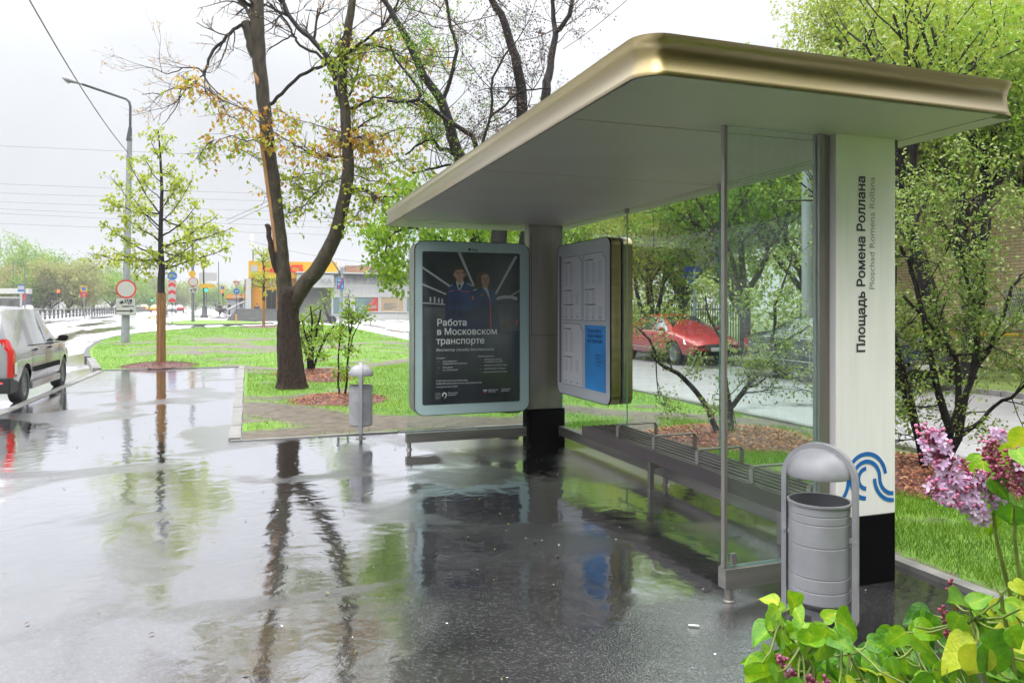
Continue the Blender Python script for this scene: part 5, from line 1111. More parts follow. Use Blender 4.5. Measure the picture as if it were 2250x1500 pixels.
# dark iron fence behind the cars
fe = thing('iron_fence', 'black iron bar fence behind the parked cars', 'fence', (14.6, 24, .06))
mb = MB()
for i in range(190):
    y = 19.5 + i * .14; mb.box((14.59, y, .06), (14.612, y + .022, 1.75))
mb.build('bars', SIGNK, fe)
mb = MB(); mb.box((14.585, 19.4, 1.55), (14.617, 46.2, 1.6)); mb.box((14.585, 19.4, .3), (14.617, 46.2, .35)); mb.build('rail', SIGNK, fe)
for y in (19.4, 24, 28.6, 33.2, 37.8, 42.4): mb = MB(); mb.box((14.55, y, .0), (14.65, y + .1, 1.95)); mb.build('post', SIGNK, fe)
# ------------------------------------------------------------------ people (far figures)
def person(label, px, d, py_foot, rz, jacket, trousers, stride=.18, bag=False):
    p = P(px, 678, d); z = gz(p.y) - .03 if py_foot is None else P(px, py_foot, d).z
    t = thing('person', label, 'person', (p.x, p.y, z), 'people near the steps', rz)
    def skin(joints, edges, name, m_, root=0):
        me = bpy.data.meshes.new(name); me.from_pydata([j[0] for j in joints], edges, []); o = bpy.data.objects.new('tmp', me); COL.objects.link(o)
        sk = o.modifiers.new('s', 'SKIN'); sv = me.skin_vertices[0].data
        for i, j in enumerate(joints): sv[i].radius = (j[1], j[1] * (j[2] if len(j) > 2 else 1)); sv[i].use_root = i == root
        ss = o.modifiers.new('u', 'SUBSURF'); ss.levels = 1; bpy.context.view_layer.update()
        m2 = bpy.data.meshes.new_from_object(o.evaluated_get(bpy.context.evaluated_depsgraph_get())); bpy.data.objects.remove(o); bpy.data.meshes.remove(me); m2.materials.clear(); m2.materials.append(m_); m2.polygons.foreach_set('use_smooth', [True] * len(m2.polygons)); return link(name, m2, t)
    s = stride
    J = [((0, 0, .95), .13), ((0, 0, 1.2), .14), ((0, 0, 1.40), .15), ((0, .01, 1.50), .055), ((0, .02, 1.60), .085), ((0, .02, 1.70), .08)]
    E_ = [(0, 1), (1, 2), (2, 3), (3, 4), (4, 5)]
    for sd in (-1, 1):
        k = len(J); J += [((sd * .19, 0, 1.40), .06), ((sd * .24, -.03 * sd, 1.13), .045), ((sd * .24, .08 * sd, .9), .035), ((sd * .24, .1 * sd, .80), .035)]; E_ += [(2, k), (k, k + 1), (k + 1, k + 2), (k + 2, k + 3)]
        k = len(J); J += [((sd * .10, 0, .88), .095), ((sd * .10, sd * s * .6, .48), .065), ((sd * .10, sd * s, .09), .045), ((sd * .10, sd * s + .14, .04), .04)]; E_ += [(0, k), (k, k + 1), (k + 1, k + 2), (k + 2, k + 3)]
    skin(J, E_, 'body', mat('skin', (.38, .23, .17), .5))
    JJ = [((0, 0, .90), .17), ((0, 0, 1.2), .175), ((0, 0, 1.41), .18), ((0, 0, 1.48), .08)]; EE = [(0, 1), (1, 2), (2, 3)]
    for sd in (-1, 1): k = len(JJ); JJ += [((sd * .20, 0, 1.40), .085), ((sd * .25, -.03 * sd, 1.13), .07), ((sd * .25, .07 * sd, .88), .055)]; EE += [(2, k), (k, k + 1), (k + 1, k + 2)]
    skin(JJ, EE, 'jacket', jacket)
    JJ = [((0, 0, .93), .15)]; EE = []
    for sd in (-1, 1): k = len(JJ); JJ += [((sd * .10, 0, .85), .11), ((sd * .10, sd * s * .6, .48), .082), ((sd * .10, sd * s, .10), .065)]; EE += [(0, k), (k, k + 1), (k + 1, k + 2)]
    skin(JJ, EE, 'trousers', trousers)
    mb = MB(); mb.lathe([(0, -.02), (.088, .0), (.1, .06), (.085, .11), (0, .135)], (0, -.005, 1.66), 14); mb.build('hair', mat('dark_hair', (.02, .015, .012), .6), t, local=True)
    if bag: mb = MB(); mb.box((.22, -.08, .55), (.36, .25, .85), bev=.03); mb.build('bag', SIGNK, t, local=True)
    return t
DK = mat('dark_cloth', (.02, .022, .028), .8); JN = mat('jeans', (.10, .17, .28), .8); NAVY = mat('navy_cloth', (.015, .02, .05), .8)
person('person in dark clothes walking on the wet pavement left of the steps', 483, 104, 694.5, R(20), DK, DK)
person('person in navy jacket and pale jeans carrying a bag at the foot of the steps', 564.5, 80, 703, R(200), NAVY, JN, .1, True)
person('person in black beside the handrail of the steps', 504, 97, 693.5, R(60), DK, DK, .12)
person('person in dark jacket standing on the steps behind the handrail', 530, 92, 680, R(-40), DK, NAVY, .05)
# scooter behind the leafy shrub
sc = thing('motor_scooter', 'black scooter parked behind the leafy shrub by the white shop', 'scooter', P(715, 710, 62)); q = P(715, 710, 62); gzq = gz(q.y); ORG[sc] = q
def SX(px, py): return P(px, py, 62)
k = 62 / FPX
for cx, cy in ((730, 703), (692, 705)):
    mb = MB(); c = SX(cx, cy); rr = 7.5 * k
    mb.tube([c + RT * rr * math.cos(R(a)) + Vector((0, 0, rr * math.sin(R(a)))) for a in range(0, 361, 20)], .085, 8, cap=False); wh = mb.build('wheel', RUBBER, sc)
    mb = MB(); mb.lathe([(0, -.03), (rr * .9, -.02), (rr * .9, .02), (0, .03)], (0, 0, 0), 14); mb.v = [tuple(c + RT * x + Vector((0, 0, y)) + FWD * z) for x, y, z in mb.v]; mb.build('rim', POLED, wh)
mb = MB(); mb.tube([SX(724, 703), SX(718, 690), SX(714, 676), SX(712, 668)], [.10, .13, .10, .06], 10); mb.tube([SX(720, 704), SX(708, 706), SX(697, 703), SX(686, 692), SX(680, 690)], [.12, .13, .17, .2, .1], 10); mb.tube([SX(700, 693), SX(690, 689), SX(680, 687)], [.12, .15, .08], 10); mb.build('body', SIGNK, sc)
mb = MB(); mb.tube([SX(708, 667), SX(713, 664), SX(717, 670)], .05, 8); mb.tube([SX(710, 664), SX(712, 658)], .03, 6); mb.build('handlebar', SIGNK, sc)
# ------------------------------------------------------------------ trees and plants
LIME = leaf_mat('lime_leaf', [(.17, .27, .012), (.29, .40, .016), (.42, .48, .03), (.52, .54, .08)], .45)
GREEN = leaf_mat('green_leaf', [(.08, .19, .012), (.17, .32, .016), (.27, .42, .022), (.38, .46, .06)], .45)
RUST = leaf_mat('rust_leaf', [(.40, .17, .025), (.54, .29, .035), (.60, .46, .05), (.50, .52, .06)], .5)
SAGE = leaf_mat('sage_leaf', [(.06, .13, .018), (.14, .24, .03), (.23, .31, .05), (.36, .40, .13)], .35)
YELLO = leaf_mat('canopy_leaf', [(.10, .19, .016), (.20, .31, .024), (.30, .40, .04), (.42, .42, .08)], .45)
OLIVE = leaf_mat('far_leaf', [(.12, .19, .03), (.20, .28, .05), (.28, .32, .07), (.34, .30, .10)], .4)
def rv(s): return Vector((rnd.uniform(-s, s), rnd.uniform(-s, s), rnd.uniform(-s, s)))
def rough_path(pts, amp=.02, sub=3):
    """resample a path smoothly and shake it a little"""
    pts = [Vector(p) for p in pts]; out = []
    for i in range(len(pts) - 1):
        p0, p1, p2, p3 = pts[max(0, i - 1)], pts[i], pts[i + 1], pts[min(len(pts) - 1, i + 2)]
        for k in range(sub):
            t = k / sub; out.append(.5 * ((2 * p1) + (p2 - p0) * t + (2 * p0 - 5 * p1 + 4 * p2 - p3) * t * t + (3 * p1 - p0 - 3 * p2 + p3) * t ** 3) + (rv(amp) if i + k else Vector()))
    out.append(pts[-1]); return out
def rads(n, a, b): return [a + (b - a) * (i / (n - 1)) for i in range(n)]
class Leaves:
    def __init__(s): s.c = []; s.d = []; s.l = []; s.t = []
    def bunch(s, p, n, spread, size, tone=.5, droop=.5, tvar=.25):
        for i in range(n):
            s.c.append(Vector(p) + rv(spread)); s.d.append(Vector((rnd.uniform(-1, 1), rnd.uniform(-1, 1), rnd.uniform(-1, .6) - droop)))
            s.l.append(size * rnd.uniform(.6, 1.25)); s.t.append(min(1, max(0, tone + rnd.gauss(0, tvar))))
    def build(s, name, m, parent, ratio=.62):
        n = len(s.c); C = np.array([tuple(v) for v in s.c]); D = np.array([tuple(v) for v in s.d]); Nn = unit(rng.normal(0, 1, (n, 3)) + np.array([0, 0, .8]))
        L = np.array(s.l); V, F, T = leaf_arrays(C, D, Nn, L, L * ratio, np.array(s.t))
        return np_mesh(name, V, F, m, parent, T, tuple(ORG[parent]))
def twigs(mb, p, d, L, r, lev, ends, spread=.7, n=3, up=.12, amp=.05, sides=4):
    """a branching spray of fine twigs; collects twig points in ends"""
    d = Vector(d).normalized(); pts = [Vector(p)]; k = 4
    for i in range(k):
        d = (d + rv(.22) + Vector((0, 0, up * .4))).normalized(); pts.append(pts[-1] + d * L / k)
    mb.tube(pts, rads(len(pts), r, r * .45), sides, cap=False)
    for q in pts[1:]: ends.append((q, d, lev))
    if lev <= 0: return
    for i in range(n):
        j = rnd.randint(1, k); dd = (d + rv(spread) + Vector((0, 0, up))).normalized()
        twigs(mb, pts[j], dd, L * rnd.uniform(.5, .75), r * .55, lev - 1, ends, spread, n, up, amp, max(3, sides - 1))
# --- the big forked tree on the lawn
D0 = 14.9; k0 = D0 / FPX
ft = thing('forked_tree', 'big old forked tree with split dark trunk and sparse rusty young leaves on the lawn', 'tree', G(641, 856))
mb = MB()
def lim(pts, r0, r1, n=10, amp=.012, sub=4, depth_=0., mi=0, m_=None):
    p_ = [P(a, b, D0 + (c[0] if c else 0) + depth_ * i / max(1, len(pts) - 1)) for i, (a, b, *c) in enumerate(pts)]
    q = rough_path(p_, amp, sub); (m_ or mb).tube(q, [x * k0 for x in (rads(len(q), r0, r1) if not isinstance(r0, list) else [interp(i / (len(q) - 1), r0) for i in range(len(q))])], n, mi); return q
q_ = rough_path([P(x, y, D0) for x, y in ((642, 872), (641, 854), (640, 830), (637, 790), (634, 740), (633, 700), (635, 665), (640, 640), (643, 628))], .006, 5); n_ = 40; k = len(q_); vs = []
rr_ = [(0, 42), (.10, 36), (.2, 31.5), (.33, 27.5), (.46, 25), (.58, 23), (.72, 22.5), (.84, 24.5), (.92, 21), (1, 5)]
for i, p in enumerate(q_):
    t = i / (k - 1); fl_ = max(0, 1 - t / .4) ** 2
    for j in range(n_):
        a = 6.2832 * j / n_; w_ = 1 + fl_ * (.16 * math.sin(5 * a + .6) + .08 * math.sin(9 * a + 2)) + .035 * math.sin(7 * a + 6 * t) + .025 * math.sin(13 * a - 9 * t) + rnd.uniform(-.012, .012)
        r_ = interp(t, rr_) * k0 * w_; vs.append((p.x + r_ * math.cos(a), p.y + r_ * math.sin(a), p.z))
mb.add(vs, [(i * n_ + j, i * n_ + (j + 1) % n_, (i + 1) * n_ + (j + 1) % n_, (i + 1) * n_ + j) for i in range(k - 1) for j in range(n_)] + [tuple((k - 1) * n_ + j for j in range(n_))], 0, True)
trunk = mb.build('trunk', BARK, ft, sharp=70)
mb = MB()
stemL = lim([(634, 690), (630, 660), (624, 620), (618, 560), (610, 480), (601, 400), (590, 320), (581, 240), (572, 160), (566, 80), (566, 0), (567, -120), (575, -240)], [(0, 12), (.06, 19), (.2, 16), (.45, 13.5), (.8, 15), (1, 8)], 0, 12)
stemR = lim([(636, 705), (645, 665), (663, 632), (690, 600), (717, 560), (737, 512), (756, 440), (764, 380), (764, 320), (758, 240), (751, 180), (756, 120), (766, 60), (775, 0), (790, -120), (800, -220)], [(0, 9), (.08, 18), (.2, 17), (.35, 14.5), (.6, 11), (.8, 9), (1, 5)], 0, 12, depth_=-.5)
lim([(566, 130), (556, 110), (547, 70), (540, 52)], 12, 11, 10)
mb.build('limb', BARK2, ft)
mb = MB()
lim([(601, 505), (592, 500), (587, 494), (590, 510), (598, 560), (606, 600)], [(0, 2), (.4, 5), (.8, 7), (1, 2)], 0, 6, depth_=-.1)
mb.build('dead_stub', BARK, ft)
mb = MB()
q_ = [P(x, y, D0 - .10) for x, y in ((573, 305), (577, 330), (583, 370), (588, 410), (594, 450), (600, 490), (603, 520), (610, 560))]; mb.tube(rough_path(q_, .006, 3), [.01] + [.042] * 20 + [.01], 7); mb.tube([P(560, 160, D0 - .1), P(565, 175, D0 - .13), P(568, 190, D0 - .1)], [.01, .05, .01], 6)
mb.build('torn_wood', TORN, ft)
mb = MB(); ends = []
def br(pts, r0, r1, dz=0., tw=0, lev=2, L=.8, amp=.02, n=6, spread=.8, up=.1, m_=None, e_=None):
    q = lim(pts, r0 * .78, r1 * .8, n, amp, 3, dz, m_=m_)
    for i in range(tw):
        j = rnd.randint(len(q) // 4, len(q) - 1); d = (q[min(j + 1, len(q) - 1)] - q[max(0, j - 1)]).normalized()
        twigs(m_ or mb, q[j], d + rv(.9), L * rnd.uniform(.6, 1.2), max(.006, r1 * k0 * .55), lev, ends if e_ is None else e_, spread, 3, up)
    return q
br([(545, 50), (520, 60), (498, 80), (470, 112), (455, 140), (447, 165)], 5.5, 3, -.6, 6, 2, .8)
br([(447, 160), (430, 150), (400, 150), (370, 162), (335, 150)], 2.5, 1, -.4, 6, 2, .6); br([(447, 165), (420, 190), (385, 195), (350, 205), (312, 208)], 2.2, 1, -.3, 7, 2, .55); br([(447, 165), (410, 195), (385, 225), (345, 240)], 2, .8, .1, 4, 1, .5); br([(400, 190), (385, 240), (355, 275)], 1.8, .8, .2, 3, 1, .4)
br([(566, 20), (545, 10), (520, -10)], 7, 4, -.3, 5, 2, .8); br([(566, 85), (556, 60), (546, 30), (520, -8)], 6, 5, .4, 4, 2, .8)
br([(594, 230), (620, 205), (660, 168), (700, 148), (722, 138), (752, 120), (790, 98), (825, 68), (845, 55), (862, 25), (885, -20)], 5.5, 3, -.8, 10, 2, .9)
br([(722, 140), (695, 118), (658, 98), (646, 80), (636, 58), (615, 30), (588, 5)], 4.5, 2.5, .3, 8, 2, .8); br([(648, 75), (620, 90), (590, 110)], 2.5, 1.5, .2, 4, 2, .6)
br([(751, 185), (722, 130), (690, 90), (655, 62), (630, 25), (610, -10)], 9, 6, .4, 9, 2, .9)
br([(722, 142), (733, 172), (742, 210), (750, 245), (758, 280)], 6, 5, .1, 3, 2, .6)
br([(762, 215), (775, 190), (785, 160), (795, 130)], 4, 2, .2, 4, 2, .6); br([(760, 240), (790, 235), (820, 215), (860, 218), (900, 222), (925, 238)], 3.5, 2, -.5, 6, 2, .7)
br([(756, 120), (780, 110), (815, 100), (850, 108), (900, 135), (935, 150)], 3.5, 2, -.5, 8, 2, .7); br([(773, 416), (800, 418), (830, 436), (855, 456)], 5, 4, -.4, 3, 2, .5)
br([(765, 345), (735, 345), (700, 338)], 5, 3, -.2, 3, 2, .5); br([(765, 300), (800, 270), (840, 250)], 3, 1.8, .3, 4, 2, .6)
br([(598, 290), (640, 312), (680, 335), (700, 345)], 2.5, 1.5, -.5, 4, 2, .5)
for i in range(16):
    px = rnd.uniform(570, 1000); twigs(mb, P(px, rnd.uniform(-30, 120), D0 + rnd.uniform(-1.5, 1.5)), rv(1) + Vector((0, 0, .5)), rnd.uniform(.7, 1.3), .012, 3, ends, .8, 3)
mb.build('branches', BARKD, ft)
# leafy sprays: path, tone bias (0 rust .. 1 yellow green), number of bunches
mr_, lr, lg = MB(), Leaves(), Leaves()
def spray(pts, nb, tone, dz=0., size=.105, spread=.10, side=.35, m_=None, into=None, per=4):
    q = rough_path([P(a, b, D0 + dz + rnd.uniform(-.1, .1)) for a, b in pts], .02, 4); (m_ or mr_).tube(q, rads(len(q), .016, .005), 5, cap=False)
    for i in range(int(nb * 1.35)):
        j = rnd.randint(1, len(q) - 1); e = q[j] + rv(side) * Vector((1, 1, .7)) if False else q[j] + Vector((rnd.gauss(0, side * .5), rnd.gauss(0, side * .5), rnd.gauss(-.05, side * .4)))
        (m_ or mr_).tube([q[j], (q[j] + e) / 2 + rv(.04), e], [.006, .005, .003], 3, cap=False)
        (into or (lr if rnd.random() > tone else lg)).bunch(e, per, spread, size, .45, .6)
for pts, nb, tone, dz in ((((575, 272), (540, 240), (500, 225), (460, 200), (420, 178), (392, 162)), 46, .2, -.5), (((578, 300), (545, 310), (510, 300), (470, 315), (436, 340)), 34, .75, -.3), (((470, 310), (450, 325), (432, 350)), 10, .9, -.3), (((500, 225), (480, 245), (520, 262), (540, 290)), 18, .4, .2),
                          (((590, 262), (600, 285), (590, 310)), 12, .1, -.4), (((598, 290), (640, 312), (680, 335), (720, 350)), 40, .25, -.5), (((764, 300), (740, 290), (700, 275), (650, 262), (610, 240)), 44, .5, .1), (((764, 310), (790, 300), (815, 310), (825, 330)), 40, .12, -.3), (((766, 320), (750, 305), (735, 325)), 28, .1, -.3),
                          (((758, 130), (750, 100), (745, 80)), 30, .95, -.3), (((756, 180), (752, 150), (760, 125)), 34, .95, -.35), (((760, 230), (755, 205), (748, 190)), 18, .9, -.3), (((756, 120), (800, 100), (850, 108), (900, 130), (950, 120)), 70, .6, -.3), (((790, 130), (840, 90), (870, 70)), 28, .8, .4),
                          (((760, 180), (820, 165), (880, 200), (940, 230), (960, 260)), 74, .7, -.2), (((764, 240), (800, 225), (850, 230)), 40, .9, .3), (((764, 330), (830, 300), (900, 280), (960, 300)), 62, .75, .4), (((764, 390), (720, 400), (680, 420), (640, 400)), 50, .9, .2), (((700, 420), (660, 455), (630, 470)), 24, .95, .1),
                          (((774, 416), (816, 430), (854, 456)), 40, .97, -.3), (((764, 360), (800, 370), (850, 360), (900, 350), (935, 370)), 60, .95, .4), (((800, 430), (790, 460), (770, 490), (730, 480)), 36, .97, -.2), (((604, 380), (640, 390), (700, 380), (740, 395)), 40, .85, .4), (((764, 380), (830, 400), (900, 410), (930, 430)), 46, .95, .6),
                          (((600, 350), (560, 345), (520, 325)), 8, .9, .2), (((612, 430), (596, 435), (580, 430)), 5, .9, .1)): spray(pts, nb, tone, dz)
mr_.build('leafy_twigs', TWIG, ft); lr.build('crown', RUST, ft); tag(lg.build('crown', LIME, ft), 'yellow green young leaves')
bare = Leaves()
for q, d, lev in ends:
    if rnd.random() < .35 and lev < 2: bare.bunch(q, 2, .02, .03, .3)
bare.build('buds', RUST, ft)
# --- young street tree in a wooden sleeve
DY = 20.8; yt = thing('young_tree', 'slim lime leaved tree with a brown wooden sleeve at the pavement end', 'tree', P(354, 806, DY))
mb = MB(); q = rough_path([P(a, b, DY) for a, b in ((355, 660), (354, 620), (356, 590), (353, 540), (354, 480), (356, 420), (353, 360), (350, 320), (348, 286))], .008, 3); mb.tube(q, [interp(i / (len(q) - 1), [(0, .10), (.2, .095), (.45, .06), (1, .012)]) for i in range(len(q))], 9); mb.build('trunk', BARKD, yt)
mb = MB(); c = P(354, 806, DY); cz_ = P(354, 643, DY).z
for i in range(11):
    a = 6.2832 * i / 11; x, y = c.x + .092 * math.cos(a), c.y + .092 * math.sin(a); mb.tube([(x, y, 0), (x, y, cz_ + rnd.uniform(-.04, .03))], .030, 6)
mb.build('wooden_sleeve', mat('sleeve_wood', (.20, .10, .03), .5, var=.4, scale=10, stretch=(2, 2, .2), bump=.3), yt)
mb, lv = MB(), Leaves()
for x0, y0, x1, y1 in ((356, 590, 505, 545), (355, 585, 400, 560), (354, 575, 250, 555), (354, 570, 190, 555), (354, 560, 225, 490), (354, 540, 510, 500), (354, 545, 480, 470), (354, 530, 270, 475), (354, 520, 440, 440), (354, 510, 290, 430), (354, 490, 425, 390), (354, 470, 230, 440), (355, 460, 400, 385), (355, 440, 300, 380), (354, 420, 400, 410), (354, 400, 315, 345), (352, 380, 385, 365), (352, 350, 330, 300), (350, 330, 372, 305), (349, 310, 345, 284), (354, 550, 455, 575), (354, 560, 300, 590), (354, 500, 240, 385), (354, 480, 465, 500), (354, 580, 440, 520), (354, 590, 320, 540), (354, 470, 275, 340)):
    z0 = rnd.uniform(-1.0, 1.0); L_ = abs(x1 - x0) / 150
    a, b = P(x0, y0, DY), P(x1, y1, DY + z0 * (.5 + L_)); m_ = (a + b) / 2 + Vector((0, 0, -.10 + rv(.08).z)); q = rough_path([a, m_, b], .025, 4); mb.tube(q, rads(len(q), .028 if L_ > .5 else .018, .006), 5, cap=False)
    n_ = int(9 + 20 * L_)
    for i in range(n_):
        t = rnd.uniform(.2, 1) ** .7; p = q[int(t * (len(q) - 1))] + Vector((rnd.gauss(0, .13), rnd.gauss(0, .13), rnd.gauss(.02, .11))); mb.tube([q[int(t * (len(q) - 1))], p], [.005, .003], 3, cap=False); lv.bunch(p, 7, .085, .11, .6, .5)
mb.build('branches', BARKD, yt); lv.build('crown', LIME, yt)
# --- second young tree far off by the road
D2 = 52.4; y2 = thing('young_tree', 'small distant young tree with stake and pale yellow leaves in front of the yellow shop', 'tree', G(576, 722, .08))
mb = MB(); mb.tube([P(579, 723, D2), P(579.5, 650, D2)], .10, 8); mb.build('wooden_sleeve', MATS['sleeve_wood'], y2)
mb, lv = MB(), Leaves(); q = rough_path([P(579.5, 660, D2), P(580, 600, D2), P(578, 560, D2)], .02, 4); mb.tube(q, rads(len(q), .11, .02), 6)
for i in range(30):
    t = rnd.uniform(.2, 1); p = q[int(t * (len(q) - 1))]; e = p + Vector((rnd.uniform(-1.1, 1.1) * (1.15 - .5 * t), rnd.uniform(-1, 1) * (1.15 - .5 * t), rnd.uniform(.1, .9))); mb.tube([p, e], [.03, .01], 4, cap=False)
    for j in range(6): lv.bunch(p + (e - p) * rnd.uniform(.3, 1.05) + rv(.15), 4, .14, .17, .8, .4)
mb.build('trunk', BARKD, y2); lv.build('crown', LIME, y2)
# --- generic tree: trunk, forking limbs, leafy twigs
def grow(name, label, base, h, r, crown_r, m_leaf, nl, size, lean=(0, 0), stems=1, cat='tree', group=None, bark=BARKD, z_crown=.35, levels=3, tone=.5, per=6, flat=.8, spread=.35, tvar=.22, sides=6):
    t = thing(name, label, cat, base, group); mb, lv = MB(), Leaves(); base = Vector(base); tips = []
    def rec(p, d, L, rr, lev):
        pts = [p]; dd = d
        for i in range(4): dd = (dd + rv(.16) + Vector((0, 0, .05))).normalized(); pts.append(pts[-1] + dd * L / 4)
        mb.tube(pts, rads(5, rr, rr * .55), sides if lev > 1 else 4, cap=False)
        if lev <= 2: tips.extend(pts[2:])
        if lev == 0: return
        for i in range(rnd.randint(3, 4)):
            j = rnd.randint(2, 4); a = rnd.uniform(0, 6.28); o = dd.orthogonal().normalized(); o = (o * math.cos(a) + dd.cross(o) * math.sin(a)); rec(pts[j], (dd * .75 + o * rnd.uniform(.5, 1.0) * flat).normalized(), L * rnd.uniform(.55, .8), rr * .5, lev - 1)
    for s_ in range(stems):
        d = Vector((lean[0] + rnd.uniform(-.3, .3) * (stems > 1), lean[1] + rnd.uniform(-.3, .3) * (stems > 1), 1)).normalized(); o = Vector((rnd.uniform(-.12, .12), rnd.uniform(-.12, .12), 0)) * (stems > 1)
        L = h * z_crown; pts = [base + o + Vector((0, 0, -.05))]; dd = d
        for i in range(5): dd = (dd + rv(.05)).normalized(); pts.append(pts[-1] + dd * L / 5)
        mb.tube(pts, rads(6, r, r * .75), 10)
        for i in range(rnd.randint(4, 5)):
            a = rnd.uniform(0, 6.28); rec(pts[rnd.randint(3, 5)], Vector((math.cos(a) * crown_r / h * 1.6, math.sin(a) * crown_r / h * 1.6, rnd.uniform(.5, 1.1))).normalized(), (h - L) * rnd.uniform(.34, .5), r * .55, levels)
        rec(pts[5], dd, (h - L) * .45, r * .6, levels)
    mb.build('trunk', bark, t)
    for i in range(nl):
        p = tips[rnd.randrange(len(tips))]; lv.bunch(p + Vector((rnd.gauss(0, spread), rnd.gauss(0, spread), rnd.gauss(0, spread * .8))), per, size * 1.3, size, tone, .3, tvar)
    lv.build('crown', m_leaf, t, .6); return t
# dark bare limbs behind the shelter roof
bt = thing('dark_tree', 'dark leaning tree with bare upper limbs behind the poster case', 'tree', G(1122, 914)); DA = 11.6
mb = MB(); te = []
def lim2(pts, r0, r1, d, tw=0, lev=2, L=.8, n=8, dz=0.):
    q = rough_path([P(a, b, d + dz * i / max(1, len(pts) - 1)) for i, (a, b) in enumerate(pts)], .012, 3); kk = d / FPX; mb.tube(q, [x * kk for x in rads(len(q), r0, r1)], n)
    for i in range(tw):
        j = rnd.randint(len(q) // 4, len(q) - 1); twigs(mb, q[j], rv(1) + Vector((0, 0, .3)), L * rnd.uniform(.6, 1.2), .009, lev, te, .8, 3, .1)
    return q
lim2([(1122, 918), (1120, 880), (1112, 760), (1100, 620), (1098, 500), (1120, 400), (1146, 300), (1147, 250), (1142, 168), (1124, 104), (1100, 32), (1076, -5), (1050, -60)], 24, 5, DA, 12, 3, .9, 10)
lim2([(1112, 760), (1140, 600), (1175, 420), (1196, 250), (1202, 180), (1208, 150), (1220, 80), (1216, 40), (1212, -30)], 16, 4, DA, 8, 3, .8, 10, .8); lim2([(1222, 70), (1250, 35), (1262, -20)], 6, 4, DA + .6, 5, 3, .7)
lim2([(1100, 600), (1070, 400), (1062, 312), (1080, 248), (1084, 172), (1116, 112)], 5, 2, DA, 8, 3, .7, 6, -.6); lim2([(1078, 258), (1110, 230), (1150, 200), (1210, 195)], 3, 1.5, DA - .3, 6, 3, .6, 5)
mb.build('trunk', BARKD, bt); lv = Leaves()
for q, d, lev in te:
    if rnd.random() < .55: lv.bunch(q, 2, .05, .035, .3, .2)
lv.build('buds', leaf_mat('bud_leaf', [(.07, .04, .035), (.12, .07, .05), (.12, .12, .04)], .3), bt)
b2_ = thing('dark_tree', 'dark forking tree rising behind the left end of the shelter roof with green lower leaves', 'tree', G(1068, 893)); mb = MB(); te = []; DB = 12.6
lim2([(1068, 897), (1066, 860), (1060, 700), (1045, 500), (1022, 400), (1008, 345), (988, 280), (972, 228), (932, 168), (892, 80), (865, 35), (838, -10)], 20, 5, DB, 12, 3, .9, 10)
lim2([(972, 228), (990, 170), (1004, 108), (990, 60), (980, -10)], 5, 3, DB, 8, 3, .8); lim2([(1040, 470), (1046, 320), (1015, 285), (980, 262), (950, 240), (920, 220), (885, 225), (850, 222)], 6, 3, DB, 8, 3, .7, 7, -.5); lim2([(920, 220), (922, 200), (900, 170), (870, 130), (858, 100)], 4, 2, DB - .3, 6, 3, .7)
lim2([(1005, 345), (985, 330), (965, 325), (950, 308), (925, 315), (890, 340)], 5, 2, DB, 6, 3, .6); lim2([(1012, 360), (985, 363), (945, 372), (905, 380)], 3, 2, DB, 5, 2, .6); lim2([(1050, 560), (960, 520), (900, 500), (860, 520), (845, 560)], 4, 2, DB, 4, 2, .5)
mb.build('trunk', BARKD, b2_); lv = Leaves()
for q, d, lev in te:
    if rnd.random() < .35: lv.bunch(q, 2, .05, .045, .4, .2)
for cx, cy, sx, sy, n_ in ((850, 540, 38, 50, 170), (875, 600, 25, 35, 90), (830, 500, 40, 20, 70), (880, 470, 40, 30, 90), (900, 410, 40, 25, 70), (840, 590, 25, 30, 40), (940, 520, 40, 40, 120), (1010, 500, 50, 30, 120), (1090, 505, 50, 20, 110)):
    for i in range(n_): lv.bunch(P(rnd.gauss(cx, sx * .6), rnd.gauss(cy, sy * .6), DB + rnd.uniform(-.9, .5)), 4, .07, .09, .5, .6)
lv.build('crown', GREEN, b2_)
# small-leaved shrub trees on mulch right of the pillar and behind the glass
def shrub(name, label, base, stems, m_, size, nl, d, bark=BARKD, cat='shrub', sprays=None, spread=.22, per=4, lev=2, L=.6, tone=.5):
    t = thing(name, label, cat, base); mb = MB(); e = []; lv = Leaves()
    for pts, r0, r1 in stems:
        q = rough_path([P(a, b, d + (c[0] if c else 0)) for a, b, *c in pts], .01, 3); kk = d / FPX * .8; mb.tube(q, [x * kk for x in rads(len(q), r0, r1)], 8)
        for i in range(sprays if sprays is not None else 9):
            j = rnd.randint(len(q) // 4, len(q) - 1); twigs(mb, q[j], rv(1) + Vector((0, 0, .35)), L * rnd.uniform(.5, 1.2), max(.005, r1 * kk * .6), lev, e, .8, 3, .06)
    mb.build('stem', bark, t)
    for i in range(nl):
        q, dd, l_ = e[rnd.randrange(len(e))]; lv.bunch(q + rv(.07), per, spread * .4, size, tone, .1)
    lv.build('crown', m_, t, .55); return t
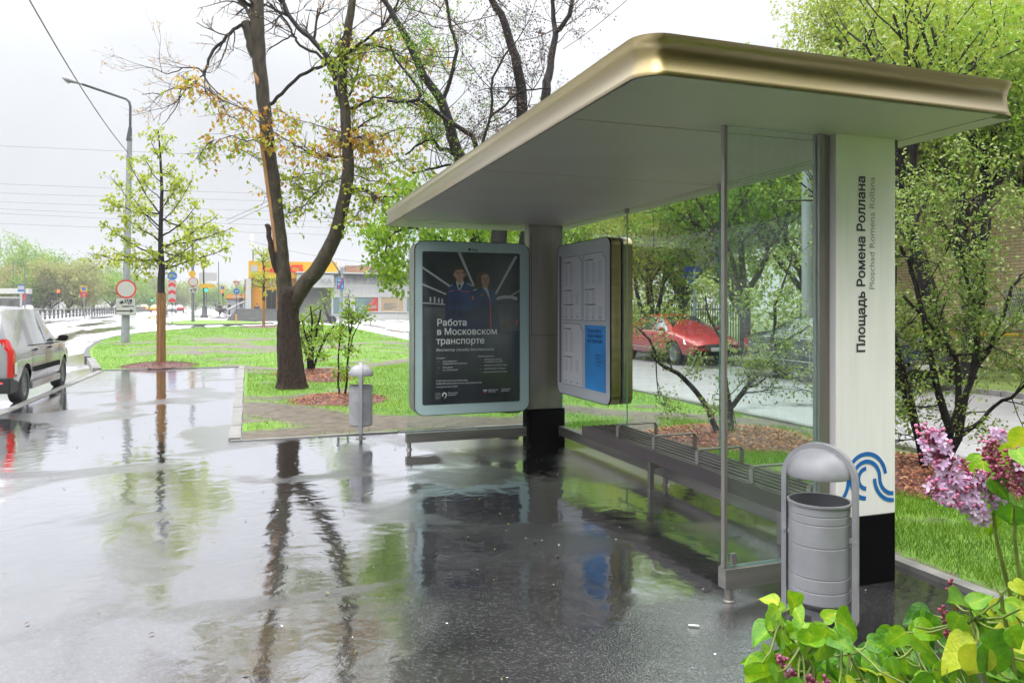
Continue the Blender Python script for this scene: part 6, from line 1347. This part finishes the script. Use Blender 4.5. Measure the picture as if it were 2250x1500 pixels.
shrub('shrub_tree', 'dark stemmed shrub tree with small green leaves growing from mulch right of the white pillar', G(2050, 1052), [([(2040, 1060), (2025, 990), (2005, 920), (1985, 850), (1970, 790)], 13, 6), ([(2025, 985), (1995, 840), (1955, 700), (1940, 560)], 8, 4), ([(2062, 1060), (2080, 1000), (2085, 940), (2062, 860), (2040, 760), (2028, 690), (2005, 600), (1978, 540)], 14, 5), ([(2085, 960), (2104, 900), (2104, 800), (2080, 760), (2040, 710), (1985, 650)], 10, 4),
      ([(2070, 1030), (2105, 960), (2118, 880), (2140, 810), (2150, 700), (2165, 620), (2160, 560), (2175, 480)], 12, 4), ([(2105, 960), (2150, 930), (2185, 890), (2240, 860, -.3), (2290, 800, -.5)], 7, 3), ([(2130, 830), (2170, 770), (2205, 690), (2225, 630), (2250, 600)], 7, 3), ([(2104, 780), (2160, 770), (2200, 740)], 5, 3), ([(2150, 690), (2120, 600), (2110, 500), (2120, 420)], 6, 3), ([(2000, 600), (2010, 500), (2040, 430)], 5, 3)], SAGE, .041, 3500, 7.1, sprays=5, L=.6, tone=.5)
shrub('shrub_tree', 'small leaved shrub growing from a mulch bed seen through the back glass', G(1603, 966), [([(1607, 972), (1606, 900), (1615, 885), (1640, 850), (1670, 820), (1690, 780), (1700, 720), (1705, 660)], 9, 4), ([(1604, 900), (1598, 850), (1588, 800), (1585, 740)], 6, 3), ([(1585, 975), (1565, 920), (1530, 860), (1490, 820), (1450, 800), (1430, 770)], 9, 4), ([(1450, 800), (1425, 745), (1400, 720)], 4, 2), ([(1635, 855), (1670, 840), (1690, 815)], 4, 2), ([(1695, 760), (1740, 740), (1780, 715)], 4, 2), ([(1585, 745), (1560, 700), (1550, 650)], 4, 2), ([(1705, 665), (1730, 600), (1740, 560)], 4, 2)], SAGE, .044, 1500, 9.2, sprays=3, L=.45, tone=.65)
shrub('leafy_shrub', 'bushy bright green shrub on mulch just right of the forked trunk', G(683, 822), [([(683, 825), (680, 770), (668, 720), (662, 690)], 4, 2), ([(684, 825), (690, 760), (700, 710), (705, 680)], 4, 2), ([(680, 825), (672, 770), (655, 730), (660, 700)], 4, 2), ([(686, 822), (700, 775), (720, 735), (735, 715)], 3.5, 2), ([(683, 822), (684, 760), (685, 700), (683, 672)], 4, 2)], GREEN, .085, 330, 18.4, sprays=4, per=5, lev=1, L=.6, tone=.6)
shrub('slim_sapling', 'thin two stemmed sapling with bright leaves on orange mulch beside the far bin', G(751, 880), [([(752, 882), (746, 865), (743, 830), (745, 770), (748, 730)], 3, 2), ([(752, 882), (760, 850), (763, 800), (768, 740), (775, 700)], 3.5, 2), ([(764, 790), (775, 740), (790, 710)], 2, 1.4), ([(768, 745), (766, 700), (768, 660)], 2.5, 1.5)], GREEN, .075, 150, 13.0, sprays=4, per=5, lev=1, L=.35, tone=.55)
TRK = mat('grey_brown_bark', (.03, .024, .018), .6, var=.4, scale=8)
# bigger trees closing the view behind the drive
for i, (px, dd, h, cr_, ml, nl, size, tone, lab) in enumerate(((1320, 34, 11, 3.4, YELLO, 2600, .15, .6, 'broad green tree behind the red saloon seen over the timetable case'), (1500, 30, 10, 3.2, YELLO, 2600, .14, .5, 'round green tree beyond the street name boards'), (1640, 25, 10, 3.4, GREEN, 2800, .12, .35, 'dense green tree between the two parked saloons'),
        (1760, 27, 13, 4.2, YELLO, 5200, .13, .66, 'tall pale green tree whose top shows above the middle of the shelter roof'), (1960, 22, 12.5, 4.2, YELLO, 6500, .115, .7, 'tall yellow green tree above the right part of the shelter roof'), (2140, 19.5, 11.5, 4.0, YELLO, 6500, .105, .66, 'tall yellow green tree at the upper right behind the brick house corner'), (2330, 17, 10.5, 4, GREEN, 4200, .10, .55, 'green tree at the right edge beside the brick house'), (1430, 27.5, 6.5, 2.4, YELLO, 1900, .12, .9, 'small yellow leaved tree just behind the red saloon'), (1880, 34, 14, 5, GREEN, 2500, .16, .5, 'tall green tree hidden mostly behind the white pillar'), (1230, 30, 9, 3, GREEN, 1800, .14, .5, 'green tree between the poster case and the timetable case'), (1090, 46, 9, 3.4, YELLO, 1500, .19, .6, 'green tree far behind the poster case'))):
    p = P(px, 678, dd); p.z = gz(p.y) + .05
    grow('broadleaf_tree', lab, p, h, .20, cr_, ml, nl, size, levels=2, group='trees along the far side of the drive', tone=tone, spread=.5, z_crown=.40 if px > 1900 and px != 1880 else .2, per=7, bark=TRK)
for x, y, h_, lab in ((5.9, -5.0, 12, 'unseen low crowned tree added on the lawn behind the photographer'), (11.0, -6.5, 12, 'unseen tall tree added behind the photographer beside the drive'), (3.0, -12.5, 13, 'unseen tall tree added farther behind the photographer')):  # out of view, added so the gold fascia reflects dark foliage
    grow('broadleaf_tree', lab, (x, y, 0), h_, .2, 6.5, SAGE, 4200, .26, levels=2, group='unseen trees added behind the stop', tone=.2, spread=.9, z_crown=.16, per=7, bark=TRK)
# bare dark trunks right of the pillar in front of the brick wall
for px, d, lean, lab in ((2105, 15.5, (-.28, .05), 'dark leaning trunk in front of the brick wall'), (2128, 16.5, (.02, 0), 'straight dark trunk in front of the brick wall')):
    p = P(px, 678, d); p.z = .05; grow('broadleaf_tree', lab, p, 9.5, .17, 3, YELLO, 1100, .10, lean=lean, levels=2, group='trees along the far side of the drive', z_crown=.5, tone=.5)
# trees across the wide road
fl_ = [(40, 150, 16.5, 6, GREEN, .5), (-40, 150, 15, 6, GREEN, .5), (95, 165, 14.5, 5, GREEN, .3), (150, 140, 12.0, 5.5, OLIVE, .75), (110, 138, 10.5, 5, OLIVE, .9), (20, 140, 10, 4.5, OLIVE, 1.), (205, 165, 11.5, 5, GREEN, .5), (245, 190, 12.5, 5.5, GREEN, .45), (290, 215, 12, 6, GREEN, .4), (335, 240, 12.5, 6, OLIVE, .4), (185, 150, 9.5, 4.5, OLIVE, .6), (-110, 130, 13, 6, GREEN, .5), (75, 140, 9, 4, GREEN, .35), (385, 260, 11, 6, OLIVE, .5), (430, 270, 11, 6, GREEN, .5), (475, 250, 10, 6, GREEN, .4), (522, 230, 9.5, 5, GREEN, .5)]
LB = ('tall pale green tree at the far left across the road', 'tall green tree beyond the left edge across the road', 'dark green rounded tree second from the left across the road', 'wide olive tree above the round dish by the barrier', 'olive tree just left of the widest olive one', 'brownish tree behind the far bus stop', 'green tree behind the yellow square sign', 'green tree left of the near street lamp', 'green tree right behind the near street lamp column', 'hazy tree between the street lamp and the young tree', 'low olive tree under the yellow square sign', 'green tree off the left side across the road', 'low green tree behind the far stop sign', 'hazy olive tree behind the chevron board', 'hazy green tree behind the island column', 'hazy green tree behind the long yellow board', 'hazy green tree behind the blue turn right sign')
for (px, dd, h, cr_, ml, tone), lab in zip(fl_, LB):
    p = P(px, 678, dd); p.z = gz(p.y); grow('broadleaf_tree', lab, p, h, .3, cr_, ml, 1500, .42, levels=2, group='trees across the wide road', tone=tone, spread=1.0, per=5, z_crown=.12, sides=4)
# far-off wood: one mass behind the single trees, all round the horizon
lv = Leaves(); wd_ = thing('far_wood', 'hazy far wood closing the road in the distance', 'wood', (0, 0, 0)); wd_['kind'] = 'stuff'
for i in range(6500):
    u_ = rnd.random()
    if u_ < .55: x, y = rnd.uniform(-95, -62), rnd.uniform(-60, 330); hmax = 9 + 2.5 * math.sin(y * .07) + 1.5 * math.sin(y * .19)
    elif u_ < .8: x, y = rnd.uniform(-62, 30), rnd.uniform(300, 360); hmax = 10 + 2 * math.sin(x * .15)
    elif u_ < .93: x, y = rnd.uniform(20, 40), rnd.uniform(24, 110); hmax = 7.5 + 2 * math.sin(y * .2)
    else: x, y = rnd.uniform(-4, 30), rnd.uniform(-30, -20); hmax = 9 + 2 * math.sin(x * .3)  # unseen stretch behind the camera, added for the fascia's reflection
    nr_ = x > 15; 
    for k_ in range(5 if nr_ else 1): lv.bunch((x + rnd.uniform(-1, 1) * nr_, y + rnd.uniform(-1, 1) * nr_, gz(y) + hmax * rnd.random() ** (.9 if nr_ else .5)), 6 if nr_ else 5, .5 if nr_ else 1.0, .36 if nr_ else 1.0, .45, .2)
lv.build('crown', OLIVE, wd_)
# low ground plants: hedge of weeds by the drive
# ------------------------------------------------------------------ mulch beds
MB_L = ('reddish mulch bed under the shrub seen through the back glass', 'reddish mulch bed under the shrub right of the white pillar', 'orange mulch bed around the thin sapling by the far bin', 'pinkish mulch bed around the bushy shrub beside the forked trunk', 'dark mulch ring around the sleeved young tree', 'dark mulch ring around the distant young tree', 'small mulch patch just behind the forked trunk')
for (bx, by, r), lab in zip(BEDS, MB_L):
    d_ = math.hypot(bx, by); dark = 'dark' in lab; z0 = gz(by) + lz(bx, by); t = thing('mulch_bed', lab, 'mulch', (bx, by, z0), 'mulch beds around the plants'); mb = MB(); H_ = .10 if r < 1.2 else .12
    hf = lambda q: H_ * max(0, 1 - q ** 2.2)
    n_ = 36; vs = [(bx, by, z0 + H_)]; fs = []
    for i in range(1, 9):
        for k in range(n_): a = 6.2832 * k / n_; rr = r * i / 8 * (1 + (.07 * math.sin(3 * a + bx) + .05 * math.sin(7 * a)) * i / 8); vs.append((bx + rr * math.cos(a), by + rr * math.sin(a), z0 + hf(i / 8) - .012 + rnd.uniform(-.01, .01)))
    for k in range(n_): fs.append((0, 1 + k, 1 + (k + 1) % n_))
    for i in range(7):
        for k in range(n_): fs.append((1 + i * n_ + k, 1 + (i + 1) * n_ + k, 1 + (i + 1) * n_ + (k + 1) % n_, 1 + i * n_ + (k + 1) % n_))
    mb.add(vs, fs, 0, True); mb.build('mound', MULCHD, t)
    n = int(6500 if d_ < 12 else (3000 if d_ < 25 else 600)); sc_ = 1 if d_ < 25 else 3
    q = np.sqrt(rng.random(n)) * 1.05; a = rng.uniform(0, 6.283, n); C = np.stack([bx + q * r * np.cos(a), by + q * r * np.sin(a), z0 + H_ * np.clip(1 - q ** 2.2, 0, 1) + rng.uniform(0, .02, n)], 1)
    a2 = rng.uniform(0, 6.283, n); D = np.stack([np.cos(a2), np.sin(a2), rng.normal(0, .35, n)], 1); Nn = unit(np.stack([rng.normal(0, .5, n), rng.normal(0, .5, n), np.ones(n)], 1)); L = rng.uniform(.02, .062, n) * sc_
    V, F, T = leaf_arrays(C, D, Nn, L, L * .28, np.clip(rng.normal(.5, .28, n), 0, 1), .1)
    nm = 'mulch_chips_dark' if dark else 'mulch_chips'
    m_ = MATS.get(nm) or leaf_mat(nm, [(.05, .016, .012), (.13, .045, .030), (.21, .085, .06)] if dark else [(.10, .03, .012), (.27, .085, .03), (.40, .16, .065), (.48, .25, .12)], .0, .45)
    np_mesh('chips', V, F, m_, t, T, tuple(ORG[t]))

# ------------------------------------------------------------------ rainy air
mb = MB(); mb.box((-330, -70, -1.5), (160, 420, 30)); hz = mb.build('haze', [])
hm = bpy.data.materials.new('haze'); hm.use_nodes = True; t = hm.node_tree; t.nodes.remove(t.nodes['Principled BSDF'])
pv = t.nodes.new('ShaderNodeVolumePrincipled'); pv.inputs['Color'].default_value = (.97, .98, 1, 1); pv.inputs['Density'].default_value = .0007; pv.inputs['Anisotropy'].default_value = .2
t.links.new(pv.outputs[0], t.nodes['Material Output'].inputs['Volume']); hz.data.materials.append(hm); tag(hz, kind='stuff')
# ------------------------------------------------------------------ lilac bush in the foreground
li = thing('lilac_bush', 'foreground lilac bush with heart shaped lime leaves and pink purple blossom', 'shrub', (1.95, .95, 0))
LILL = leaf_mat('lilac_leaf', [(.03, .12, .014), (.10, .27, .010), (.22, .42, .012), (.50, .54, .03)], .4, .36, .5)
def heart(base, tip, width, nrm, curl, tone):
    """heart shaped blade with a channelled midrib and a drooping tip"""
    base, tip = Vector(base), Vector(tip); d = tip - base; L = d.length; d /= L; s = d.cross(nrm).normalized(); u = s.cross(d)
    out = [(-.02, 0.), (-.07, .20), (-.03, .36), (.10, .47), (.26, .50), (.42, .45), (.58, .36), (.74, .24), (.88, .11), (1., 0.)]
    vs = []; rows = len(out)
    for t, w_ in out:
        tm = max(t, 0.0)
        for f in (-1, -.5, 0, .5, 1):
            z = abs(f) * w_ * .30 * width + -curl * L * tm * tm + .045 * L * math.sin(8 * tm + 2.5 * f + base.x * 90) * abs(f)
            tt = t if f else tm
            vs.append(base + d * (tt * L) + s * (f * w_ * width) + u * z)
    fs = [(5 * i + j, 5 * i + j + 1, 5 * i + j + 6, 5 * i + j + 5) for i in range(rows - 1) for j in range(4)]
    return vs, fs
LV, LF, LT, LA, LB_ = [], [], [], [], []
stems = MB(); stem_ends = []
def leaf_at(bx, by, tx_, ty, d, tone, tilt=None, wr=.8):
    p, q = P(bx, by, d + rnd.uniform(-.03, .03)), P(tx_, ty, d + rnd.uniform(-.05, .05)); view = Vector((p.x, p.y, p.z - HCAM)).normalized()
    nrm = (-view * rnd.uniform(.55, 1.0) + Vector((0, 0, 1)) * rnd.uniform(.3, .8) + rv(.35)).normalized(); L = (q - p).length
    vs, fs = heart(p, q, L * wr * 1.08 * rnd.uniform(.85, 1.1), nrm, rnd.uniform(.05, .34), tone); k = len(LV); LA.extend([(-1, -.5, 0, .5, 1)[i % 5] for i in range(len(vs))]); LB_.extend([(i // 5) / 9 for i in range(len(vs))])
    LV.extend([tuple(v) for v in vs]); LF.extend([[i + k for i in f] for f in fs]); t0_ = tone + rnd.gauss(0, .06); LT.extend([min(1, max(0, t0_ + (.16 if i % 5 == 2 else -.03 * (i % 2)))) for i in range(len(vs))]); return p
def cc(x, y): return 1650 + x * .4, 900 + y * .4
raw = [(150, 1060, 40, 1020, .7), (150, 1090, 95, 1150, .6), (170, 1100, 130, 1040, .7), (190, 1170, 110, 1320, .5), (190, 1160, 190, 1300, .5), (240, 1080, 215, 1000, .55), (235, 1070, 285, 1180, .45), (300, 1170, 245, 1290, .45), (330, 1220, 290, 1380, .5), (420, 1200, 340, 1400, .62), (400, 1150, 485, 1100, .6), (470, 1160, 640, 1240, .5), (440, 1230, 560, 1310, .4), (420, 1320, 420, 1490, .15), (570, 1320, 600, 1510, .5), (640, 1270, 795, 1330, .35), (850, 1220, 740, 1290, .6), (870, 1210, 1010, 1330, .5), (900, 1190, 1055, 1250, .5), (850, 1360, 860, 1510, .35), (920, 1360, 1000, 1440, .45), (1200, 1090, 1115, 1010, .4), (1200, 1070, 1335, 1010, .5), (1220, 1100, 1340, 1180, .45), (1150, 1130, 1085, 1240, .4), (1200, 1140, 1170, 1300, .35), (1310, 1080, 1500, 1190, .95), (1500, 1260, 1290, 1270, .95), (1230, 1270, 1030, 1440, .95), (1250, 1300, 1200, 1500, .85), (1260, 1270, 1430, 1420, .12), (1300, 1400, 1490, 1500, .3), (1440, 940, 1510, 1020, .95), (1450, 1030, 1510, 1160, .9), (60, 1400, -30, 1490, .6), (80, 1340, 150, 1330, .6), (60, 1390, 90, 1500, .5), (200, 1300, 250, 1430, .5), (300, 1480, 210, 1430, .45), (520, 1480, 610, 1530, .9), (700, 1450, 730, 1560, .95), (640, 1480, 680, 1560, .6), (1000, 1480, 900, 1560, .5), (1080, 1470, 1150, 1560, .4), (1340, 1320, 1380, 1490, .3), (1420, 1200, 1500, 1330, .3), (1000, 1420, 1080, 1520, .4), (380, 1420, 330, 1520, .3), (480, 1420, 520, 1540, .25), (150, 1440, 130, 1560, .5), (260, 1240, 190, 1200, .5), (760, 1360, 800, 1480, .4), (1440, 1340, 1540, 1460, .6), (1380, 1060, 1440, 1160, .4), (1490, 1090, 1400, 1040, .6), (1120, 1290, 1180, 1390, .25), (1300, 1180, 1240, 1290, .3), (340, 1300, 300, 1230, .45),
       (1270, 250, 1290, 440, .55), (1420, 180, 1290, 330, .65), (1420, 170, 1420, 380, .45), (1520, 120, 1400, 260, .8), (1290, 420, 1330, 570, .3), (1350, 520, 1300, 720, .55), (1400, 500, 1510, 610, .3), (1440, 520, 1420, 660, .2), (1480, 300, 1540, 480, .3), (1320, 380, 1420, 500, .2), (1460, 220, 1540, 330, .55)]
pet = []
for x0, y0, x1, y1, tone in raw:
    d = 1.62 + .12 * math.sin(x0 * .013 + y0 * .02) - (.12 if x0 > 1000 and y0 > 900 else 0) + rnd.uniform(-.06, .06); a, b = cc(x0, y0), cc(x1, y1); pet.append((leaf_at(*a, *b, d, tone, wr=.78 if y0 > 700 or x0 != 1350 else .35), d))
# shaded inner leaves lower down, and the body of the bush below the view
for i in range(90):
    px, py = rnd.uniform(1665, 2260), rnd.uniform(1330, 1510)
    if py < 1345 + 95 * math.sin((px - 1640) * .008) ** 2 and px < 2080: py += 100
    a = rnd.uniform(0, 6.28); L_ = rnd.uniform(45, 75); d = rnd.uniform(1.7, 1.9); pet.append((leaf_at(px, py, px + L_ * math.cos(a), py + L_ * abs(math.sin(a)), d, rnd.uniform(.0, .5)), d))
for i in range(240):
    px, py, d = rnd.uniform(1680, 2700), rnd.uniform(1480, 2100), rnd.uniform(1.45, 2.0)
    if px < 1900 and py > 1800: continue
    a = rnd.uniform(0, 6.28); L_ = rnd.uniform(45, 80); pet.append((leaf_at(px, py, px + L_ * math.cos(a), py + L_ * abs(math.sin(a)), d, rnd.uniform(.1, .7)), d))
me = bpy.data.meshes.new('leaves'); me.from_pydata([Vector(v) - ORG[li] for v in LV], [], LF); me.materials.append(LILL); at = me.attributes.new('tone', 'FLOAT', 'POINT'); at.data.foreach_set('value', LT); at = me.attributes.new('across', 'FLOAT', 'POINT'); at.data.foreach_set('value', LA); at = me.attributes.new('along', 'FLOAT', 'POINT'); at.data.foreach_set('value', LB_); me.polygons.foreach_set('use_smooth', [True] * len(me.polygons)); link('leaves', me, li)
root_ = Vector((1.95, .95, 0)); forks = []
for px, py, d, r_ in ((1760, 1420, 1.62, .006), (1850, 1400, 1.6, .005), (2010, 1420, 1.62, .006), (2140, 1360, 1.5, .007), (2200, 1300, 1.55, .007), (2180, 1110, 1.62, .006), (2230, 1150, 1.58, .006), (2090, 1320, 1.6, .005), (2260, 1000, 1.6, .006), (1690, 1330, 1.64, .004)):
    p = P(px, py, d); m_ = P(px + (2250 - px) * .35 + 60, py + 330, d + .05); q = rough_path([root_ + rv(.05) * Vector((1, 1, 0)), root_ + Vector((-.1, .05, .35)) + rv(.05), m_, p], .004, 6); stems.tube(q, rads(len(q), .011, r_ * .55), 7); forks += q[len(q) // 2:]
for p, d in pet:
    q = min(forks, key=lambda f: (f - p).length)
    if (q - p).length < .45: stems.tube(rough_path([q, (q * .4 + p * .6) - Vector((0, 0, .01)), p], .002, 3), rads(7, .0032, .0016), 5)
stems.build('stems', mat('lilac_stem', (.14, .19, .03), .5, var=.3, scale=30), li)
def floret(mb, c, nrm, s, mi):
    nrm = nrm.normalized(); a = nrm.orthogonal().normalized(); b = nrm.cross(a); a0 = rnd.uniform(0, 1.57)
    for k in range(4):
        q = a0 + k * 1.5708; e = a * math.cos(q) + b * math.sin(q); f = nrm.cross(e)
        mb.add([c, c + e * s * .45 + f * s * .34 + nrm * s * .05, c + e * s * .95 + nrm * s * .22 + f * s * .2, c + e * s * 1.0 + nrm * s * .1, c + e * s * .95 + nrm * s * .22 - f * s * .2, c + e * s * .45 - f * s * .34 + nrm * s * .05], [(0, 1, 2, 3), (0, 3, 4, 5)], mi, True)
    mb.tube([c - nrm * s * .7, c], [s * .10, s * .14], 5, mi)
BUD = [mat('bud_pink', (.48, .14, .26), .4, var=.3, scale=90), mat('bud_dark', (.24, .035, .07), .4, var=.3, scale=90), mat('floret_lilac', (.56, .36, .56), .45, var=.15, scale=60), mat('floret_pale', (.66, .50, .66), .45, var=.12, scale=60)]
def bud(mb, c, s, mi):
    n = 8; mb.lathe([(0, -s), (s * .7, -s * .7), (s, 0), (s * .75, s * .7), (0, s)], c, n, mi)
def blossom(axis, n, wid, open_f, dark, d, label):
    p = [P(x, y, d) for x, y in axis]; mb = MB(); q = rough_path(p, .002, 5); mb.tube(q, .0022, 5, 1)
    for i in range(n):
        t = rnd.random() ** .8; c0 = q[int(t * (len(q) - 1))]; w_ = wid * (.35 + .65 * math.sin(math.pi * min(1, .12 + t * .85))); o = Vector((rnd.gauss(0, 1), rnd.gauss(0, 1), rnd.gauss(0, 1))).normalized() * w_ * rnd.uniform(.45, 1.0) * d / FPX; c = c0 + o
        mb.tube([c0 + o * .2, c], .0012, 3, 1)
        if rnd.random() < open_f * (.25 + t): floret(mb, c, o + Vector((-SI, -CO, .1)) * .03, rnd.uniform(.0085, .0115), rnd.choice((2, 2, 3)))
        else: bud(mb, c, rnd.uniform(.0028, .0044), 1 if rnd.random() < dark else 0)
    o = mb.build('flower_cluster', BUD, li); o['label'] = label
blossom([(2040, 945), (2058, 985), (2075, 1020), (2100, 1060), (2130, 1100), (2160, 1140)], 330, 44, .72, .12, 1.55, 'large pink and lilac blossom cluster')
blossom([(2040, 1065), (2070, 1085), (2110, 1110)], 70, 26, .35, .2, 1.53, 'pink side cluster'); blossom([(2120, 1030), (2165, 1070), (2190, 1100)], 80, 34, .55, .25, 1.57, 'lilac side cluster')
blossom([(2168, 968), (2182, 1000), (2195, 1040), (2210, 1075)], 120, 30, .02, .75, 1.52, 'dark pink cluster still in bud'); blossom([(2232, 995), (2240, 1030), (2246, 1085)], 110, 32, .04, .8, 1.5, 'dark bud cluster at the right edge'); blossom([(2195, 948), (2197, 962)], 26, 16, .4, .4, 1.56, 'small blossom tip above the leaf')
blossom([(1712, 1448), (1730, 1470), (1748, 1500)], 60, 16, .10, .6, 1.6, 'bud cluster low at the left of the bush'); blossom([(1775, 1490), (1790, 1510)], 22, 12, .1, .5, 1.6, 'small bud tip at the bottom edge'); blossom([(1812, 1488), (1816, 1510)], 18, 10, .05, .6, 1.6, 'tiny bud tip at the bottom edge')
blossom([(2088, 1275), (2098, 1310), (2105, 1340)], 44, 12, 0, 1., 1.62, 'brown bud spike among the leaves'); blossom([(2068, 1335), (2078, 1370), (2080, 1400)], 36, 12, 0, 1., 1.6, 'second brown bud spike among the leaves')
# ------------------------------------------------------------------ overhead wires
def wire(label, a, b, r, sag=.0, n=14):
    mb = MB(); mb.tube([a + (b - a) * i / n - Vector((0, 0, sag * 4 * (i / n) * (1 - i / n))) for i in range(n + 1)], r, 5); o = mb.build('overhead_wire', POLED); return tag(o, label, 'wire', 'overhead wires')
wire('thick dark cable running down from the upper left to the street lamp', P(52, -22, 17), P(280, 334, dL), .018, .25)
wire('cable running from the shelter roof line up to the right', P(1238, 108, 30), P(1400, -20, 24), .014, .1)
for i, (y0, y1, lab) in enumerate(((315, 332, 'highest of the faint parallel wires across the left sky'), (399, 412, 'second faint wire from the top across the left sky'), (422, 424, 'third faint wire from the top across the left sky'), (439, 449, 'fourth faint wire from the top across the left sky'), (453, 470, 'fifth faint wire from the top across the left sky'), (462, 484, 'sixth faint wire from the top across the left sky'), (487, 497, 'lowest faint wire across the left sky above the trees'))):
    wire(lab, P(-300, y0 - 8, 190), P(1000, y1 + 26, 230), .045, .4)
wire('upper of two cables slanting up behind the forked tree', P(497, 484, 60), P(700, 385, 55), .018, .1); wire('lower of two cables slanting up behind the forked tree', P(500, 492, 60), P(700, 395, 55), .018, .1)
wire('long cable from the antenna mast to the white shop column', P(545, 528, 90), P(905, 583, 82), .02, .6)
# raindrop speckle: fallen petals on the wet asphalt under the roof
pe = MB()
for i in range(70):
    x, y = rnd.uniform(.6, 3.4), rnd.uniform(2.6, 8.2); a = rnd.uniform(0, 6.28); s = rnd.uniform(.004, .009)
    pe.add([(x + s * math.cos(a + k), y + s * math.sin(a + k) * .7, .006 + .002 * (k % 2)) for k in (0, 1.57, 3.14, 4.71)], [(0, 1, 2, 3)])
for i in range(260):
    x, y = rnd.uniform(-3.3, 3.6), rnd.uniform(2.4, 14); 
    if x > -.2 and y > 9.6: continue
    a = rnd.uniform(0, 6.28); s = rnd.uniform(.006, .020); e = rnd.uniform(.3, .6)
    pe.add([(x + s * math.cos(a), y + s * math.sin(a), .008), (x - s * e * math.sin(a), y + s * e * math.cos(a), .012), (x - s * math.cos(a), y - s * math.sin(a), .007), (x + s * e * math.sin(a), y - s * e * math.cos(a), .011)], [(0, 1, 2, 3)], rnd.choice((0, 1, 1, 2)))
tag(pe.build('fallen_petals', [mat('petal', (.5, .48, .42), .5), mat('fallen_brown', (.10, .05, .02), .5), mat('fallen_green', (.16, .2, .03), .5)]), 'tiny petals and leaf scraps scattered on the wet asphalt', 'petals', kind='stuff')
